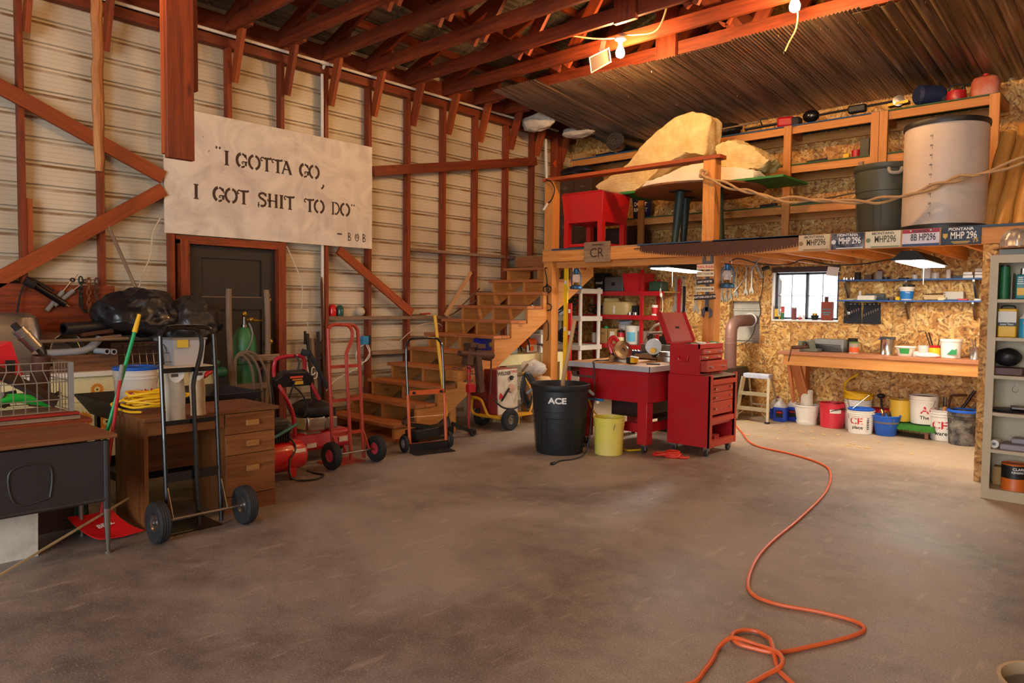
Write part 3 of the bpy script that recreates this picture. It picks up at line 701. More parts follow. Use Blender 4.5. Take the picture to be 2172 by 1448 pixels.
def letter(ch, y, z, h, wf=1.0):
    for P, wd in LET[ch]:
        P = [V(.1285, y+px*h*wf, z+pz*h) for px, pz in P]; L, R = [], []
        for i, p in enumerate(P):
            d = (P[min(i+1, len(P)-1)]-P[max(i-1, 0)]).normalized(); nn = V(0, -d.z, d.y)*wd*h*.62
            L.append(p+nn); R.append(p-nn)
        b = [(l, r) for l, r in zip(L, R)]
        lt.add([q for e in b for q in e], [(2*i, 2*i+1, 2*i+3, 2*i+2) for i in range(len(b)-1)])
H1 = .148
for ch, y in zip('"IGOTTAGO', (3.53, 3.62, 3.785, 3.925, 4.06, 4.19, 4.305, 4.525, 4.65)): letter(ch, y, 2.855 if ch != '"' else 2.89, H1)
letter(',', 4.76, 2.78, H1)
for ch, y in zip('IGOTSHITTODO', (3.30, 3.535, 3.665, 3.795, 4.015, 4.14, 4.24, 4.335, 4.585, 4.715, 4.935, 5.065)): letter(ch, y, 2.475, H1)
letter('"', 5.175, 2.495, H1*.9)
letter('-', 4.99, 2.205, .11)
for ch, y in zip('B@B', (5.13, 5.235, 5.34)): letter(ch, y, 2.19, .095)
link('lettering', lt, pm('#4A382E', .8, dirt=0), sg, smooth=0)

single('water_pipe', 'white plastic pipe running along the top of the left wall', 'pipe', MB().tube([(.145, -4, 4.172), (.145, 9.0, 4.172)], .016, 10).cyl((.145, 4.74, 4.172), (.145, 4.83, 4.172), .023), M['white'], (.145, 4, 4.172))
t = thing('drop_pipe', 'white plastic pipe dropping down the left wall behind the sign', 'pipe', (.085, 4.785, 0))
link('upper_pipe', MB().tube([(.135, 4.785, 4.16), (.085, 4.785, 4.10), (.085, 4.785, 1.02)], .018, 10), M['white'], t)
vb = MB().cyl((.085, 4.785, .86), (.085, 4.785, 1.02), .02); vb.bar((.07, 4.785, .93), (.16, 4.80, .95), .014, .006)
link('brass_valve', vb, M['brass'], t)
link('lower_pipe', MB().tube([(.085, 4.785, .0), (.085, 4.785, .86)], .012, 8), M['rust'], t)
single('signal_globe', 'domed red glass globe standing on the wall blocking', 'glass globe', MB().lathe([(.001, 0), (.045, 0), (.047, .01), (.047, .09), (.04, .118), (.025, .135), (.001, .142)], 24, (0.060, 4.935, 1.303)[:2]+(1.297,)), glass('red_globe', (.7, .02, .02), .1, .95), (0.060, 4.935, 1.303)[:2]+(1.297,))
single('signal_globe', 'domed dark green glass globe beside the red one on the blocking', 'glass globe', MB().lathe([(.001, 0), (.042, 0), (.044, .01), (.044, .085), (.037, .11), (.022, .126), (.001, .132)], 24, (.06, 5.04, 1.297)), glass('green_globe', (.03, .10, .08), .1, .95), (.06, 5.04, 1.297))
single('dried_gourd', 'pale round gourd on the wall blocking right of the globes', 'gourd', MB().lathe([(.001, -.0), (.03, .003), (.055, .03), (.062, .055), (.05, .09), (.02, .11), (.001, .112)], 20, (.06, 5.33, 1.297)), paint('#CDBBA0', .7, dirt=.4), (.06, 5.33, 1.297))
t = thing('junction_box', 'small blue electrical box hung on a stud above the red hand truck', 'electrical box', (.13, 5.33, .96))
link('box', MB().box(.112, .165, 5.30, 5.385, .955, 1.055), pm('#2A8AC0', .5), t, bev=.003)
link('terminal_block', MB().box(.112, .17, 5.388, 5.415, .95, 1.06), M['black'], t)
link('cable', MB().tube(spl([(.14, 5.38, .955), (.15, 5.41, .86), (.14, 5.33, .74), (.14, 5.2, .66), (.12, 4.95, .55), (.12, 4.80, .42)], 6), .006, 6), M['white'], t)
link('cable', MB().tube(spl([(.14, 5.34, .955), (.14, 5.24, .9), (.14, 5.22, .78), (.14, 5.33, .74), (.15, 5.41, .82), (.14, 5.36, .95)], 6), .006, 6), M['white'], t)
single('hanging_string', 'pale twisted cord hanging down the wall right of the door frame', 'cord', MB().tube(spl([(.13, 4.30, 2.07), (.12, 4.42, 1.85), (.12, 4.50, 1.62), (.12, 4.49, 1.35), (.13, 4.53, 1.33), (.12, 4.58, 1.15), (.12, 4.63, 1.0), (.12, 4.66, .80), (.12, 4.67, .6)], 6), .006, 6), pm('#D8CDB8', .8), (.12, 4.5, .6))
single('hanging_string', 'pale loose cord hanging left of the door below the sign', 'cord', MB().tube(spl([(.12, 2.95, 2.25), (.12, 2.88, 2.1), (.12, 2.86, 1.9), (.13, 2.80, 1.75), (.12, 2.70, 1.45)], 6), .007, 6), pm('#CFC2A8', .8), (.12, 2.86, 1.4))
single('electric_cable', 'thin tan cable strung along the wall behind the yellow pole', 'cable', MB().tube(spl([(.125, 5.62, .98), (.125, 5.8, .93), (.125, 6.0, 1.05), (.125, 6.03, 1.07), (.125, 6.25, 1.18), (.125, 6.5, 1.2), (.125, 6.62, 1.16)], 6), .006, 6), pm('#C9B79A', .8), (.12, 6, .9))
single('iron_stake', 'long rusty iron stake leaning on the stud beside the white pipe', 'stake', MB().tube([(.21, 4.74, .0), (.128, 4.745, 1.66), (.126, 4.745, 1.75)], .016, 8, rs=[.018, .016, .004]), M['rust'], (.2, 4.74, 0))
for i, (ya, yb, zt, m_, lab) in enumerate(((4.55, 4.54, 1.10, 'iron', 'dark iron bar with forked top leaning left of the white pipe'), (4.61, 4.60, 1.05, 'grey_wood', 'weathered wooden stake leaning among the iron bars by the door'), (4.66, 4.57, .98, 'rust', 'rusty flat bar leaning among the stakes by the door'), (4.69, 4.66, 1.12, 'iron', 'dark iron post leaning closest to the white pipe'))):
    b = MB().bar((.33, yb-.02*i, 0), (.135, ya, zt), .035, .022)
    if i == 0: b.bar((.14, ya-.03, zt-.12), (.14, ya-.03, zt+.03), .02, .02)
    single('leaning_bar', lab, 'bar', b, M[m_], (.3, yb, 0))
t = single('rope_coil', 'small loop of white rope tied round the leaning bars', 'rope', MB().tube(spl([(.22, 4.50, .73), (.24, 4.52, .62), (.24, 4.60, .60), (.22, 4.62, .69), (.24, 4.55, .72), (.25, 4.54, .64), (.22, 4.60, .66)], 6), .007, 6), M['white'], (.2, 4.55, .6))
b = MB().bar((.17, 6.63, 1.30), (.13, 7.14, 1.9), .05, .022, up=(1, 0, 0))
single('wooden_lath', 'thin pale slat with red printed label leaning behind the stairs', 'slat', b, pm('#C89A6A', .6), (.17, 6.63, 1.3))
for k, (a, b_, lab) in enumerate((((.2, 6.68, 1.30), (.2, 7.45, 1.62), 'grey metal rod leaning low against the wall behind the stairs'), ((.2, 6.75, 1.32), (.2, 7.25, 1.68), 'grey metal rod crossing the slat behind the stairs'))):
    single('metal_rod', lab, 'rod', MB().bar(a, b_, .02, .012), M['steel'], a)
t = thing('grass_shears', 'flat rusty tool with red handle lying on the wall blocking', 'tool', (.07, 6.3, 1.297))
link('blade', MB().bar((.07, 6.14, 1.305), (.07, 6.36, 1.31), .04, .012), M['rust'], t); link('grip', MB().bar((.07, 6.28, 1.318), (.07, 6.44, 1.325), .03, .022), M['red2'], t)
# grease gun, tie rods and chains on the plank
gg = thing('grease_gun', 'black grease gun hung slantwise on the plank by the left wall', 'grease gun', (.19, 2.0, 1.4))
link('barrel', MB().tube([(.19, 1.85, 1.585), (.19, 2.10, 1.41)], .030, 14), M['black_gloss'], gg)
link('head', MB().tube([(.19, 1.80, 1.615), (.19, 1.87, 1.575)], .04, 12), M['iron'], gg)
link('lever', MB().bar((.21, 1.84, 1.63), (.21, 2.01, 1.53), .02, .02), M['black_gloss'], gg)
link('hose', MB().tube(spl([(.19, 1.81, 1.60), (.19, 1.77, 1.52), (.20, 1.74, 1.38), (.22, 1.73, 1.26)], 6), .008, 6), M['black_matte'], gg)
link('plunger_rod', MB().tube([(.19, 2.10, 1.41), (.19, 2.13, 1.39)], .008, 6), M['steel'], gg)
for k, (a, b_, c_) in enumerate((((.175, 1.96, 1.355), (.16, 2.17, 1.63), 'upper grey shock absorber hung slantwise on the plank'), ((.175, 2.02, 1.40), (.16, 2.27, 1.62), 'lower grey shock absorber hung slantwise on the plank'))):
    t = thing('shock_absorber', c_, 'shock absorber', a)
    a, b_ = V(a), V(b_); d = b_-a
    link('tube', MB().tube([a, a+d*.62], .02, 10), M['grey'], t); link('rod', MB().tube([a+d*.62, b_+d*.2], .006, 6), M['steel'], t)
    link('eye', MB().lathe([(.012, -.012), (.02, -.012), (.02, .012), (.012, .012)], 10, b_, (1, 0, 0), cap0=False, cap1=False), M['iron'], t)
def chain(x, y, z0, z1, mat, lab, hook=True):
    t = thing('log_chain', lab, 'chain', (x, y, z1), 0, None); k = 0; z = z0
    while z > z1+.08:
        c = V(x, y, z-.03); P = [(.0, .016*math.cos(a), .034*math.sin(a)) for a in [2*PI*i/10 for i in range(10)]]
        if k % 2: P = [(p[1], 0, p[2]) for p in P]
        link('chain_link', MB().tube([c+V(p) for p in P], .0065, 6, closed=True), mat, t); z -= .05; k += 1
    if hook:
        link('hook', MB().tube(spl([(x, y, z+.01), (x, y+.004, z-.06), (x, y+.03, z-.11), (x, y+.06, z-.09), (x, y+.055, z-.05)], 5), .011, 7), mat, t)
        link('binder', MB().bx((x, y, z-.02), (.03, .028, .09)), mat, t)
chain(.175, 2.23, 1.66, 1.38, M['iron'], 'grey log chain with binder, left of the three on the plank')
chain(.175, 2.295, 1.65, 1.34, paint('#8A4E22', .7, .4, dirt=.5), 'orange rusted chain, middle of the three on the plank')
chain(.175, 2.36, 1.65, 1.36, M['rust'], 'brown chain with long hook, right of the three on the plank')
single('iron_pipe', 'thin rusty pipe leaning on the wall behind the black bag', 'pipe', MB().tube([(.3, 2.72, 1.40), (.13, 2.47, 2.16)], .016, 8), M['grey_wood'], (.3, 2.72, 1.4))
# hanging timbers near the photographer
t = thing('hanging_timber', 'thick red doubled timber hanging down in front of the sign', 'timber', (2.96, 1.92, 2.30))
link('plank', MB().box(2.955, 3.0, 1.839, 2.0, 2.30, 4.5), M['red_wood'], t, bev=.003); link('plank', MB().box(2.90, 2.953, 1.842, 2.0, 2.33, 4.5), M['red_wood2'], t, bev=.003)
link('spacer_board', MB().box(2.85, 2.90, 1.92, 2.07, 2.75, 4.5), M['red_wood'], t)
P = []
rr = random.Random(9)
for i in range(26):
    z = 2.36+i*.088; P.append((1.75+.006*rr.uniform(-1, 1), 1.88+.006*rr.uniform(-1, 1), z))
single('rotten_pole', 'thin peeling pole with crumbled lower end hanging left of the doubled timber', 'pole', MB().tube(P, .036, 10, rs=[.026, .034]+[.037+.003*rr.uniform(-1, 1) for _ in range(24)]), wood('#D29A5C', '#8A4A24', .8, 'peeling_pole', grain=5, dirt=.2, bump=.6), (1.75, 1.88, 2.36))

# ================================================================== left corner: dark desk, brown desk, hand truck
dd = thing('school_desk', 'dark metal fronted desk with dusty wooden top and tapered legs', 'desk', (2.7, 1.0, 0))
link('desktop', MB().box(2.42, 2.985, .15, 1.545, .668, .69), M['desk_top'], dd, bev=.004)
fm = MB().box(2.935, 2.955, .2, 1.50, .31, .655); fm.tube([(2.948, .2, .315), (2.948, 1.5, .315)], .013, 8)
dkm = paint('#2B2523', .5, dirt=.3, name='dark_desk_metal')
link('modesty_panel', fm, dkm, dd)
em = MB(); P = [(1.05, .37), (1.02, .53), (1.10, .575), (1.20, .555), (1.22, .50), (1.21, .40), (1.19, .375)]
em.tube(spl([(2.957, y, z) for y, z in P], 5, True), .006, 6, closed=True)
link('embossed_ring', em, dkm, dd)
sh = MB().box(2.45, 2.93, .25, 1.47, .48, .5); link('book_shelf', sh, dkm, dd)
for x, y in ((2.945, 1.495), (2.5, 1.495), (2.945, .25), (2.5, .25)):
    g = MB().mat(1).tube([(x, y, .655), (x, y, .26)], .019, 10); g.mat(0).tube([(x, y, .26), (x, y+.004, .012)], .018, 10, rs=[.019, .010])
    g.lathe([(.001, 0), (.018, 0), (.018, .012), (.001, .014)], 10, (x, y+.004, 0))
    link('leg', g, [M['steel'], dkm], dd)
bd = thing('wooden_desk', 'brown veneer desk with three drawers behind the black hand truck', 'desk', (2.4, 2.25, 0))
link('desktop', MB().box(2.18, 2.71, 1.79, 2.72, .69, .715), M['desk_top'], bd, bev=.004)
link('side_panel', MB().box(2.2, 2.69, 1.80, 1.825, 0, .69), M['desk'], bd)
link('apron', MB().box(2.665, 2.69, 1.825, 2.32, .60, .69), M['desk'], bd)
link('back_panel', MB().box(2.25, 2.27, 1.825, 2.32, .28, .69), M['desk'], bd)
link('pedestal', MB().box(2.2, 2.672, 2.32, 2.70, .0, .69), M['desk'], bd)
for z0, z1 in ((.545, .685), (.40, .54), (.115, .395)):
    d = link('drawer', MB().box(2.672, 2.69, 2.33, 2.695, z0, z1), M['desk'], bd, bev=.002)
    zc = z1-.07 if z1-z0 < .2 else z1-.10
    link('pull', MB().box(2.69, 2.712, 2.475, 2.565, zc-.02, zc+.02), wood('#B88448', '#8E5C2C', .5, 'pull_wood', knots=False), d, bev=.003)
link('plinth', MB().box(2.672, 2.688, 2.32, 2.70, 0, .11), M['desk'], bd)
bt = thing('black_hand_truck', 'black two wheeled hand truck in front of the brown desk', 'hand truck', (2.82, 2.03, 0))
X = lambda z: 2.90-.07*z
def tubeyz(P, r, k=5, x=X): return MB().tube(spl([(x(z), y, z) for y, z in P], k), r, 10)
bk = M['black_gloss']
link('outer_frame', tubeyz([(1.855, .03), (1.855, .6), (1.855, 1.18), (1.865, 1.25), (1.90, 1.285), (2.0, 1.29), (2.14, 1.285), (2.185, 1.25), (2.195, 1.18), (2.195, .6), (2.195, .03)], .014), bk, bt)
link('inner_handle', tubeyz([(1.90, 1.285), (1.99, 1.285), (2.07, 1.27), (2.10, 1.20), (2.085, 1.10), (2.04, .95), (2.035, .85), (2.035, .5), (2.035, .04)], .014, x=lambda z: X(z)+.03), bk, bt)
for z in (1.02, .695, .36): link('cross_bar', MB().bar((X(z)+.005, 1.86, z), (X(z)+.005, 2.19, z), .008, .03 if z != .36 else .06), bk, bt)
link('toe_plate', MB().box(2.62, 2.90, 1.85, 2.20, .0, .008), bk, bt)
link('axle', MB().tube([(2.97, 1.79, .125), (2.97, 2.30, .125)], .009, 8), M['steel'], bt)
for y in (1.855, 2.195): link('axle_bracket', MB().bar((2.89, y, .30), (2.97, y, .125), .006, .03), M['steel'], bt)
for y in (1.79, 2.30): wheel(bt, (2.97, y-.02 if y < 2 else y+.02, .125), (0, 1, 0), .125, .075, M['steel'], .46)
pb = pm('#B8AC98', .75, dirt=.5)
for i, (y0, y1, z0, lab) in enumerate(((1.895, 2.02, .69, 'left grey paper sack strapped to the black hand truck'), (2.05, 2.15, .72, 'right tan paper sack strapped to the black hand truck'))):
    t = thing('paper_sack', lab, 'paper sack', (2.80, (y0+y1)/2, z0))
    s_ = MB().grid(10, 4, lambda u, v: (2.80+.02*math.sin(v*PI)+.006*math.sin(u*9+v*3)-.03*u, y0+(y1-y0)*(v*.96+.02*math.sin(u*3)), z0+(1.02-z0)*u), th=(-.012, 0, 0))
    link('sleeve', s_, pb if i == 0 else pm('#B79C78', .75, dirt=.4), t)
    f = MB().prism([(0, 0), (y1-y0, 0), (y1-y0-.02, -.06), (y1-y0-.05, -.085), (.05, -.085), (.02, -.06)], (2.798, y0, 1.025), (0, 1, 0), (0, 0, 1), .004)
    link('folded_flap', f, M['white'], t)
    g = MB()
    for k in range(9): g.box(2.8025, 2.8035, y0+.03+k*.005, y0+.03+k*.005+.003, .975, .995)
    link('bar_code', g, M['print_black'], t)
# broom and dust pan poles
br = thing('push_broom', 'green handled broom with yellow grip leaning by the brown desk', 'broom', (2.35, 1.55, 0))
gA, gB = V(2.35, 1.58, .17), V(2.30, 1.93, 1.36)
link('pole', MB().tube([gA, gA+(gB-gA)*.9], .012, 10), pm('#12A05A', .35), br); link('grip', MB().tube([gA+(gB-gA)*.9, gB], .016, 10, rs=[.017, .012]), M['yellow'], br)
link('bristle_block', MB().prism([(-.13, 0), (.13, 0), (.10, .13), (-.06, .16)], (2.36, 1.56, .01), (.75, -.2, 0), (.05, .05, 1), .06), pm('#174E30', .9, dirt=.3, bump=.8), br)
dp = thing('dust_pan', 'red upright dust pan with long red handle beside the broom', 'dust pan', (2.55, 1.62, 0))
link('handle', MB().tube([(2.52, 1.60, .1), (2.36, 1.78, .93)], .011, 10), M['red'], dp); link('grip', MB().tube([(2.36, 1.78, .93), (2.345, 1.80, 1.03)], .0135, 10), M['grey'], dp)
pn = MB().grid(8, 6, lambda u, v: (2.48+.26*u, 1.55+.25*(v-.5)+.1*u, .012+.10*(1-u)**2+.02*abs(v-.5)), th=(0, 0, .006))
link('pan', pn, pm('#D2141A', .4, dirt=.1), dp)
pt_ = MB().text('BELL', .055, (2.60, 1.60, .068), (-.2, 1, .1), (-1, -.2, .33), .9, .03); link('lettering', pt_, M['print_white'], dp)
single('white_plank', 'dirty white board standing on the floor under the dark desk', 'board', MB().obox((2.72, 1.0, .15), (.012, .006, 0), (0, .20, 0), (.01, 0, .15)), paint('#CFC6B6', .7, dirt=.6, scale=9), (2.72, 1.0, 0))
single('wood_strip', 'thin pale strip of wood leaning low under the dark desk', 'strip', MB().bar((2.98, .95, .012), (2.42, 1.80, .16), .008, .012), pm('#C8B48C', .7), (2.9, 1, 0))
single('wood_block', 'dark square wooden prop standing under the desk edge', 'wood block', MB().box(2.20, 2.28, 1.44, 1.52, 0, .52), M['dark_wood'], (2.24, 1.48, 0))

# cream cabinets with white counter
cb = thing('base_cabinet', 'cream painted cabinet with sunflower decals and white counter along the left wall', 'cabinet', (.5, 2.3, 0))
link('carcass', MB().box(.16, .84, .9, 3.12, .05, .825), M['cream'], cb)
link('countertop', MB().box(.16, .88, .88, 3.13, .825, .865), M['white'], cb, bev=.004)
for y0, y1 in ((.92, 1.64), (1.66, 2.38), (2.40, 3.10)):
    link('drawer_front', MB().box(.84, .855, y0, y1, .62, .815), M['cream'], cb, bev=.002); link('cabinet_door', MB().box(.84, .855, y0, y1, .08, .605), M['cream'], cb, bev=.002)
def flower(y, z, r):
    m = MB().mat(0)
    for k in range(16):
        a = 2*PI*k/16; c, s_ = math.cos(a), math.sin(a)
        m.prism([(.35*r*c-.12*r*s_, .35*r*s_+.12*r*c), (.8*r*c-.14*r*s_, .8*r*s_+.14*r*c), (r*c, r*s_), (.8*r*c+.14*r*s_, .8*r*s_-.14*r*c), (.35*r*c+.12*r*s_, .35*r*s_-.12*r*c)], (.8552, y, z), (0, 1, 0), (0, 0, 1), .0006)
    m.mat(1).prism([(.45*r*math.cos(t*.5), .45*r*math.sin(t*.5)) for t in range(12)], (.8555, y, z), (0, 1, 0), (0, 0, 1), .0008)
    m.mat(2).prism([(.14*r*math.cos(t*.5), .14*r*math.sin(t*.5)) for t in range(12)], (.8562, y, z), (0, 1, 0), (0, 0, 1), .0008)
    link('flower_decal', m, [pm('#E08A1C', .6, dirt=.1), pm('#E8C878', .6, dirt=.1), M['print_black']], cb)
flower(2.13, .715, .055); flower(2.02, .47, .075); flower(2.20, .44, .075); flower(2.62, .45, .07)
# black tool tray cart
tc_ = thing('utility_cart', 'low black plastic utility cart with deep tray in front of the cream cabinet', 'cart', (1.85, 2.3, 0))
def tray(mb, x0, x1, y0, y1, z0, z1, f=.05, t=.012):
    o = [(x0, y0), (x1, y0), (x1, y1), (x0, y1)]; i_ = [(x0+f, y0+f), (x1-f, y0+f), (x1-f, y1-f), (x0+f, y1-f)]
    R = [[V(x, y, z0) for x, y in i_], [V(x, y, z1) for x, y in o], [V(x+(t if x == x0 else -t), y+(t if y == y0 else -t), z1) for x, y in o], [V(x, y, z0+t) for x, y in i_]]
    return mb.rings(R)
tm = paint('#232326', .6, dirt=.35, name='black_tray')
link('tray', tray(MB(), 1.35, 2.12, 1.80, 2.92, .60, .75, .09), tm, tc_, bev=.004); link('lower_shelf', tray(MB(), 1.42, 2.08, 1.85, 2.9, .18, .26, .03), tm, tc_)
for x, y in ((1.5, 1.92), (2.0, 1.92), (1.5, 2.85), (2.0, 2.85)): link('leg', MB().box(x-.03, x+.03, y-.012, y+.012, .05, .68), tm, tc_); wheel(tc_, (x, y, .03), (1, 0, 0), .03, .02, M['grey'], .4, 14, grooves=False)
b = bucket('white bucket with red lettering and blue rimmed lid in the black cart', 1.70, 2.12, .613, .130, .150, .33, M['white'], handle=.9)
link('lid', MB().lathe([(.10, .332), (.150, .330), (.156, .325), (.158, .345), (.150, .352), (.128, .352), (.12, .338), (.10, .338)], 32, cap0=False, cap1=False), M['blue'], b, world=False)
ace(b, 0, 0, .130, .150, .33, facing(1.7, 2.12)+.25, .13, False, zf=.42)
t = thing('wet_floor_cone', 'small yellow funnel leaning in front of the white bucket', 'funnel', (1.93, 2.06, .62))
link('cone', MB().lathe([(.062, .0), (.062, .05), (.055, .06), (.012, .17), (.008, .19)], 20, (1.93, 2.06, .614)), M['yellow'], t)
P = []
rr = random.Random(12)
for k in range(9):
    cx, cy, R1, R2, z, th = 2.42+rr.uniform(-.03, .03), 1.98+rr.uniform(-.05, .05), .12+rr.uniform(-.03, .02), .18+rr.uniform(-.05, .03), .735+k*.012, rr.uniform(0, PI)
    for i in range(10):
        a = 2*PI*i/10+k*.4; P.append((cx+R1*math.cos(a), cy+R2*math.sin(a), z+.012*i/10+.02*abs(math.sin(a*1.5+k))))
P += [(2.28, 1.90, .80), (2.2, 1.78, .76), (2.40, 1.80, .73), (2.5, 1.86, .73)]
single('extension_cord', 'yellow extension cord heaped on the brown desk', 'cord', MB().tube(spl(P, 4), .008, 7), pm('#EDB81A', .4, dirt=.1), (2.42, 1.98, .72))
t = thing('caulking_gun', 'dark blue caulking tube lying across the black cart', 'caulking gun', (1.95, 2.30, .82))
link('tube', MB().tube([(2.0, 2.20, .775), (1.86, 2.46, .74)], .025, 12), pm('#23284E', .5), t); link('rod', MB().tube([(2.06, 2.07, .79), (2.0, 2.20, .775)], .006, 6), M['steel'], t)
t = thing('spray_wand', 'black hose with red grip lying in the black cart right end', 'wand', (1.7, 2.88, .8))
link('grip', MB().tube([(1.78, 2.60, .86), (1.74, 2.70, .91)], .02, 10), M['red'], t); link('cap', MB().tube([(1.74, 2.70, .91), (1.735, 2.715, .918)], .02, 10), M['grey'], t); link('body', MB().tube([(1.82, 2.5, .72), (1.78, 2.60, .86)], .012, 8), M['black'], t)
# things on the counter
ov = paint('#A8A4A0', .3, .9, dirt=.5, name='galvanised'); t = thing('wash_tub', 'big galvanised wash tub upside down on the counter at the far left', 'wash tub', (.55, 1.45, .866))
R = []
for k, (z, f) in enumerate(((.866, 1.0), (.885, 1.02), (1.2, .93), (1.31, .88), (1.345, .78), (1.35, .01))):
    R.append([V(.55+(abs(math.cos(a))**.4)*math.copysign(1, math.cos(a))*.30*f, 1.35+(abs(math.sin(a))**.4)*math.copysign(1, math.sin(a))*.46*f, z) for a in [2*PI*i/40 for i in range(40)]])
link('shell', MB().rings(R, cap0=False), ov, t); link('rolled_rim', MB().tube(R[1], .012, 8, closed=True), ov, t)
single('duct_ring', 'short round sheet metal duct standing behind the wash tub', 'duct', MB().lathe([(.14, 0), (.15, 0), (.15, .22), (.14, .22)], 30, (.36, 1.93, 1.03), (.75, .25, 0), cap0=False, cap1=False).box(.3, .42, 1.9, 2.0, .866, .885), ov, (.36, 1.93, .866))
single('black_pipe', 'thick black plastic pipe lying on the junk left of the black bags', 'pipe', MB().lathe([(.035, 0), (.052, 0), (.052, .55), (.035, .55)], 20, (.62, 1.96, 1.21), (-.35, 1, .05), cap0=False, cap1=False), M['black'], (.62, 2.2, 1.15))
single('wood_crate_board', 'brown scorched board standing on the counter edge', 'board', MB().box(.76, .785, 1.70, 2.32, .866, 1.0), M['dark_wood'] if False else wood('#8A5A34', '#4A2816', .7, 'scorched_board', dirt=.5), (.77, 2.0, .866))
for i, (y, z) in enumerate(((2.22, 1.005), (2.275, 1.0))):
    single('plastic_pipe', ('left' if i == 0 else 'right')+' end of the two grey plastic pipes over the scorched board', 'pipe', MB().lathe([(.017, -.4), (.024, -.4), (.024, .0), (.017, .0)], 16, (.83, y, z+.02), (1, .12, .02), cap0=False, cap1=False), pm('#A8ACB4', .5), (.8, y, z))
single('elbow_pipe', 'bent grey plastic conduit lying over the pipe ends', 'pipe', MB().tube(spl([(.72, 1.80, 1.02), (.70, 1.95, 1.02), (.66, 2.1, 1.03), (.60, 2.2, 1.08), (.55, 2.25, 1.12)], 5), .032, 12), pm('#9AA0AA', .5), (.7, 2, 1.0))
single('pale_plate', 'pale oval plastic dish lying on the counter junk', 'dish', MB().lathe([(.001, 0), (.12, 0), (.16, .03), (.155, .035), (.115, .008), (.001, .008)], 28, (.45, 1.98, 1.0), (.3, 0, 1), 1.2), pm('#B8BCC2', .5), (.45, 1.98, 1.0))
t = thing('handle_rod', 'long tool handle of pale wood lying across the counter junk', 'handle', (.7, 2.0, 1.12)); link('shaft', MB().tube([(.82, 1.62, 1.12), (.62, 2.46, 1.12)], .014, 8), M['grey_wood'], t)
for i, (a, b_, lab) in enumerate((((.6, 2.10, 1.16), (.55, 2.36, 1.19), 'rusty bracket lying under the black pipe'), ((.62, 2.24, 1.125), (.55, 2.42, 1.14), 'short pale offcut under the black bags'), ((.5, 2.2, .88), (.45, 2.12, 1.12), 'narrow brass strip hanging by the chains'))):
    single('offcut', lab, 'offcut', MB().bar(a, b_, .035, .03), M[('rust', 'grey_wood', 'brass')[i]], a)
# wire basket of junk heaped left of the bags
t = thing('wire_rack', 'bent wire rack leaning on the counter below the black bags', 'wire rack', (.62, 2.6, .87))
for k in range(7): link('wire', MB().tube(spl([(.68, 2.42+.06*k, .872), (.62, 2.43+.06*k, 1.0), (.5, 2.45+.06*k, 1.06)], 3), .004, 5), M['steel'], t)
for z, x in ((.9, .672), (.98, .632), (1.05, .52)): link('wire', MB().tube([(x, 2.38, z), (x, 2.85, z)], .004, 5), M['steel'], t)
oc = thing('oxygen_cart', 'weathered wooden cylinder cart leaning before the black door', 'cart', (.6, 3.57, 0))
for y, k in ((3.37, 1), (3.76, -1)): link('pole', MB().tube(spl([(.70, y+.02*k, .0), (.69, y+.03*k, .4), (.68, y, .9), (.67, y-.008*k, 1.3), (.66, y, 1.575)], 4), .028, 8), M['grey_wood'], oc)
for z, y0, y1 in ((.90, 3.47, 3.87), (.62, 3.40, 3.74), (.35, 3.40, 3.74)): link('cross_bar', MB().bar((.70, y0, z), (.70, y1, z), .03, .06), M['grey_wood'], oc)
link('foot_board', MB().box(.42, .70, 3.38, 3.76, .04, .07), M['grey_wood'], oc); link('wire_tie', MB().tube([(.70, 3.36, .84), (.72, 3.77, .845)], .004, 5), M['iron'], oc)
ox = thing('oxygen_cylinder', 'green gas cylinder with brass regulator standing in the wooden cart', 'gas cylinder', (.54, 3.585, .07)); og = paint('#2E7A4A', .45, dirt=.4, name='cylinder_green', dirtcol=(.30, .16, .08), scale=5)
link('cylinder', MB().lathe([(.001, .072), (.11, .072), (.118, .09), (.118, 1.02), (.108, 1.10), (.08, 1.16), (.045, 1.195), (.035, 1.20), (.001, 1.2)], 32, (.54, 3.585, 0)), og, ox)
link('valve', MB().lathe([(.03, 1.2), (.03, 1.225), (.016, 1.23), (.016, 1.31), (.001, 1.315)], 16, (.54, 3.585, 0)), M['steel'], ox); link('hand_wheel', MB().ball((.55, 3.585, 1.33), (.02, .028, .032), 12, 6), M['brass'], ox)
rg = MB().tube([(.56, 3.60, 1.27), (.60, 3.70, 1.265)], .016, 10); rg.ball((.58, 3.64, 1.275), (.028, .028, .028), 12, 8); rg.tube([(.60, 3.70, 1.265), (.61, 3.75, 1.265)], .010, 8); link('regulator', rg, M['brass'], ox)
link('gas_hose', MB().tube(spl([(.57, 3.62, 1.24), (.64, 3.62, 1.14), (.67, 3.57, 1.02), (.68, 3.50, .93), (.70, 3.46, .90)], 6), .008, 7), M['grey'], ox)
hb = pm('#7A6654', .6, dirt=.4)
for k in range(3): single('welding_hose', ('left', 'middle', 'right')[k]+' loop of the brown hose hung over the wooden cart', 'hose', MB().tube(spl([(.75, 3.38+.005*k, .70-.05*k), (.75, 3.39, .90+.01*k), (.76, 3.46+.05*k, .93+.012*k), (.78, 3.54+.07*k, .78), (.79, 3.55+.09*k, .45), (.80, 3.56+.09*k, .06+.0*k)], 6), .013, 8), hb, (.76, 3.5, 0))
single('cut_torch', 'green and red torch bottle hung left of the cart', 'torch', MB().ball((.90, 3.17, .80), (.05, .06, .05), 14, 8).tube([(.90, 3.15, .88), (.88, 3.10, .92)], .02, 8), pm('#1E5A3A', .5), (.9, 3.17, .75))
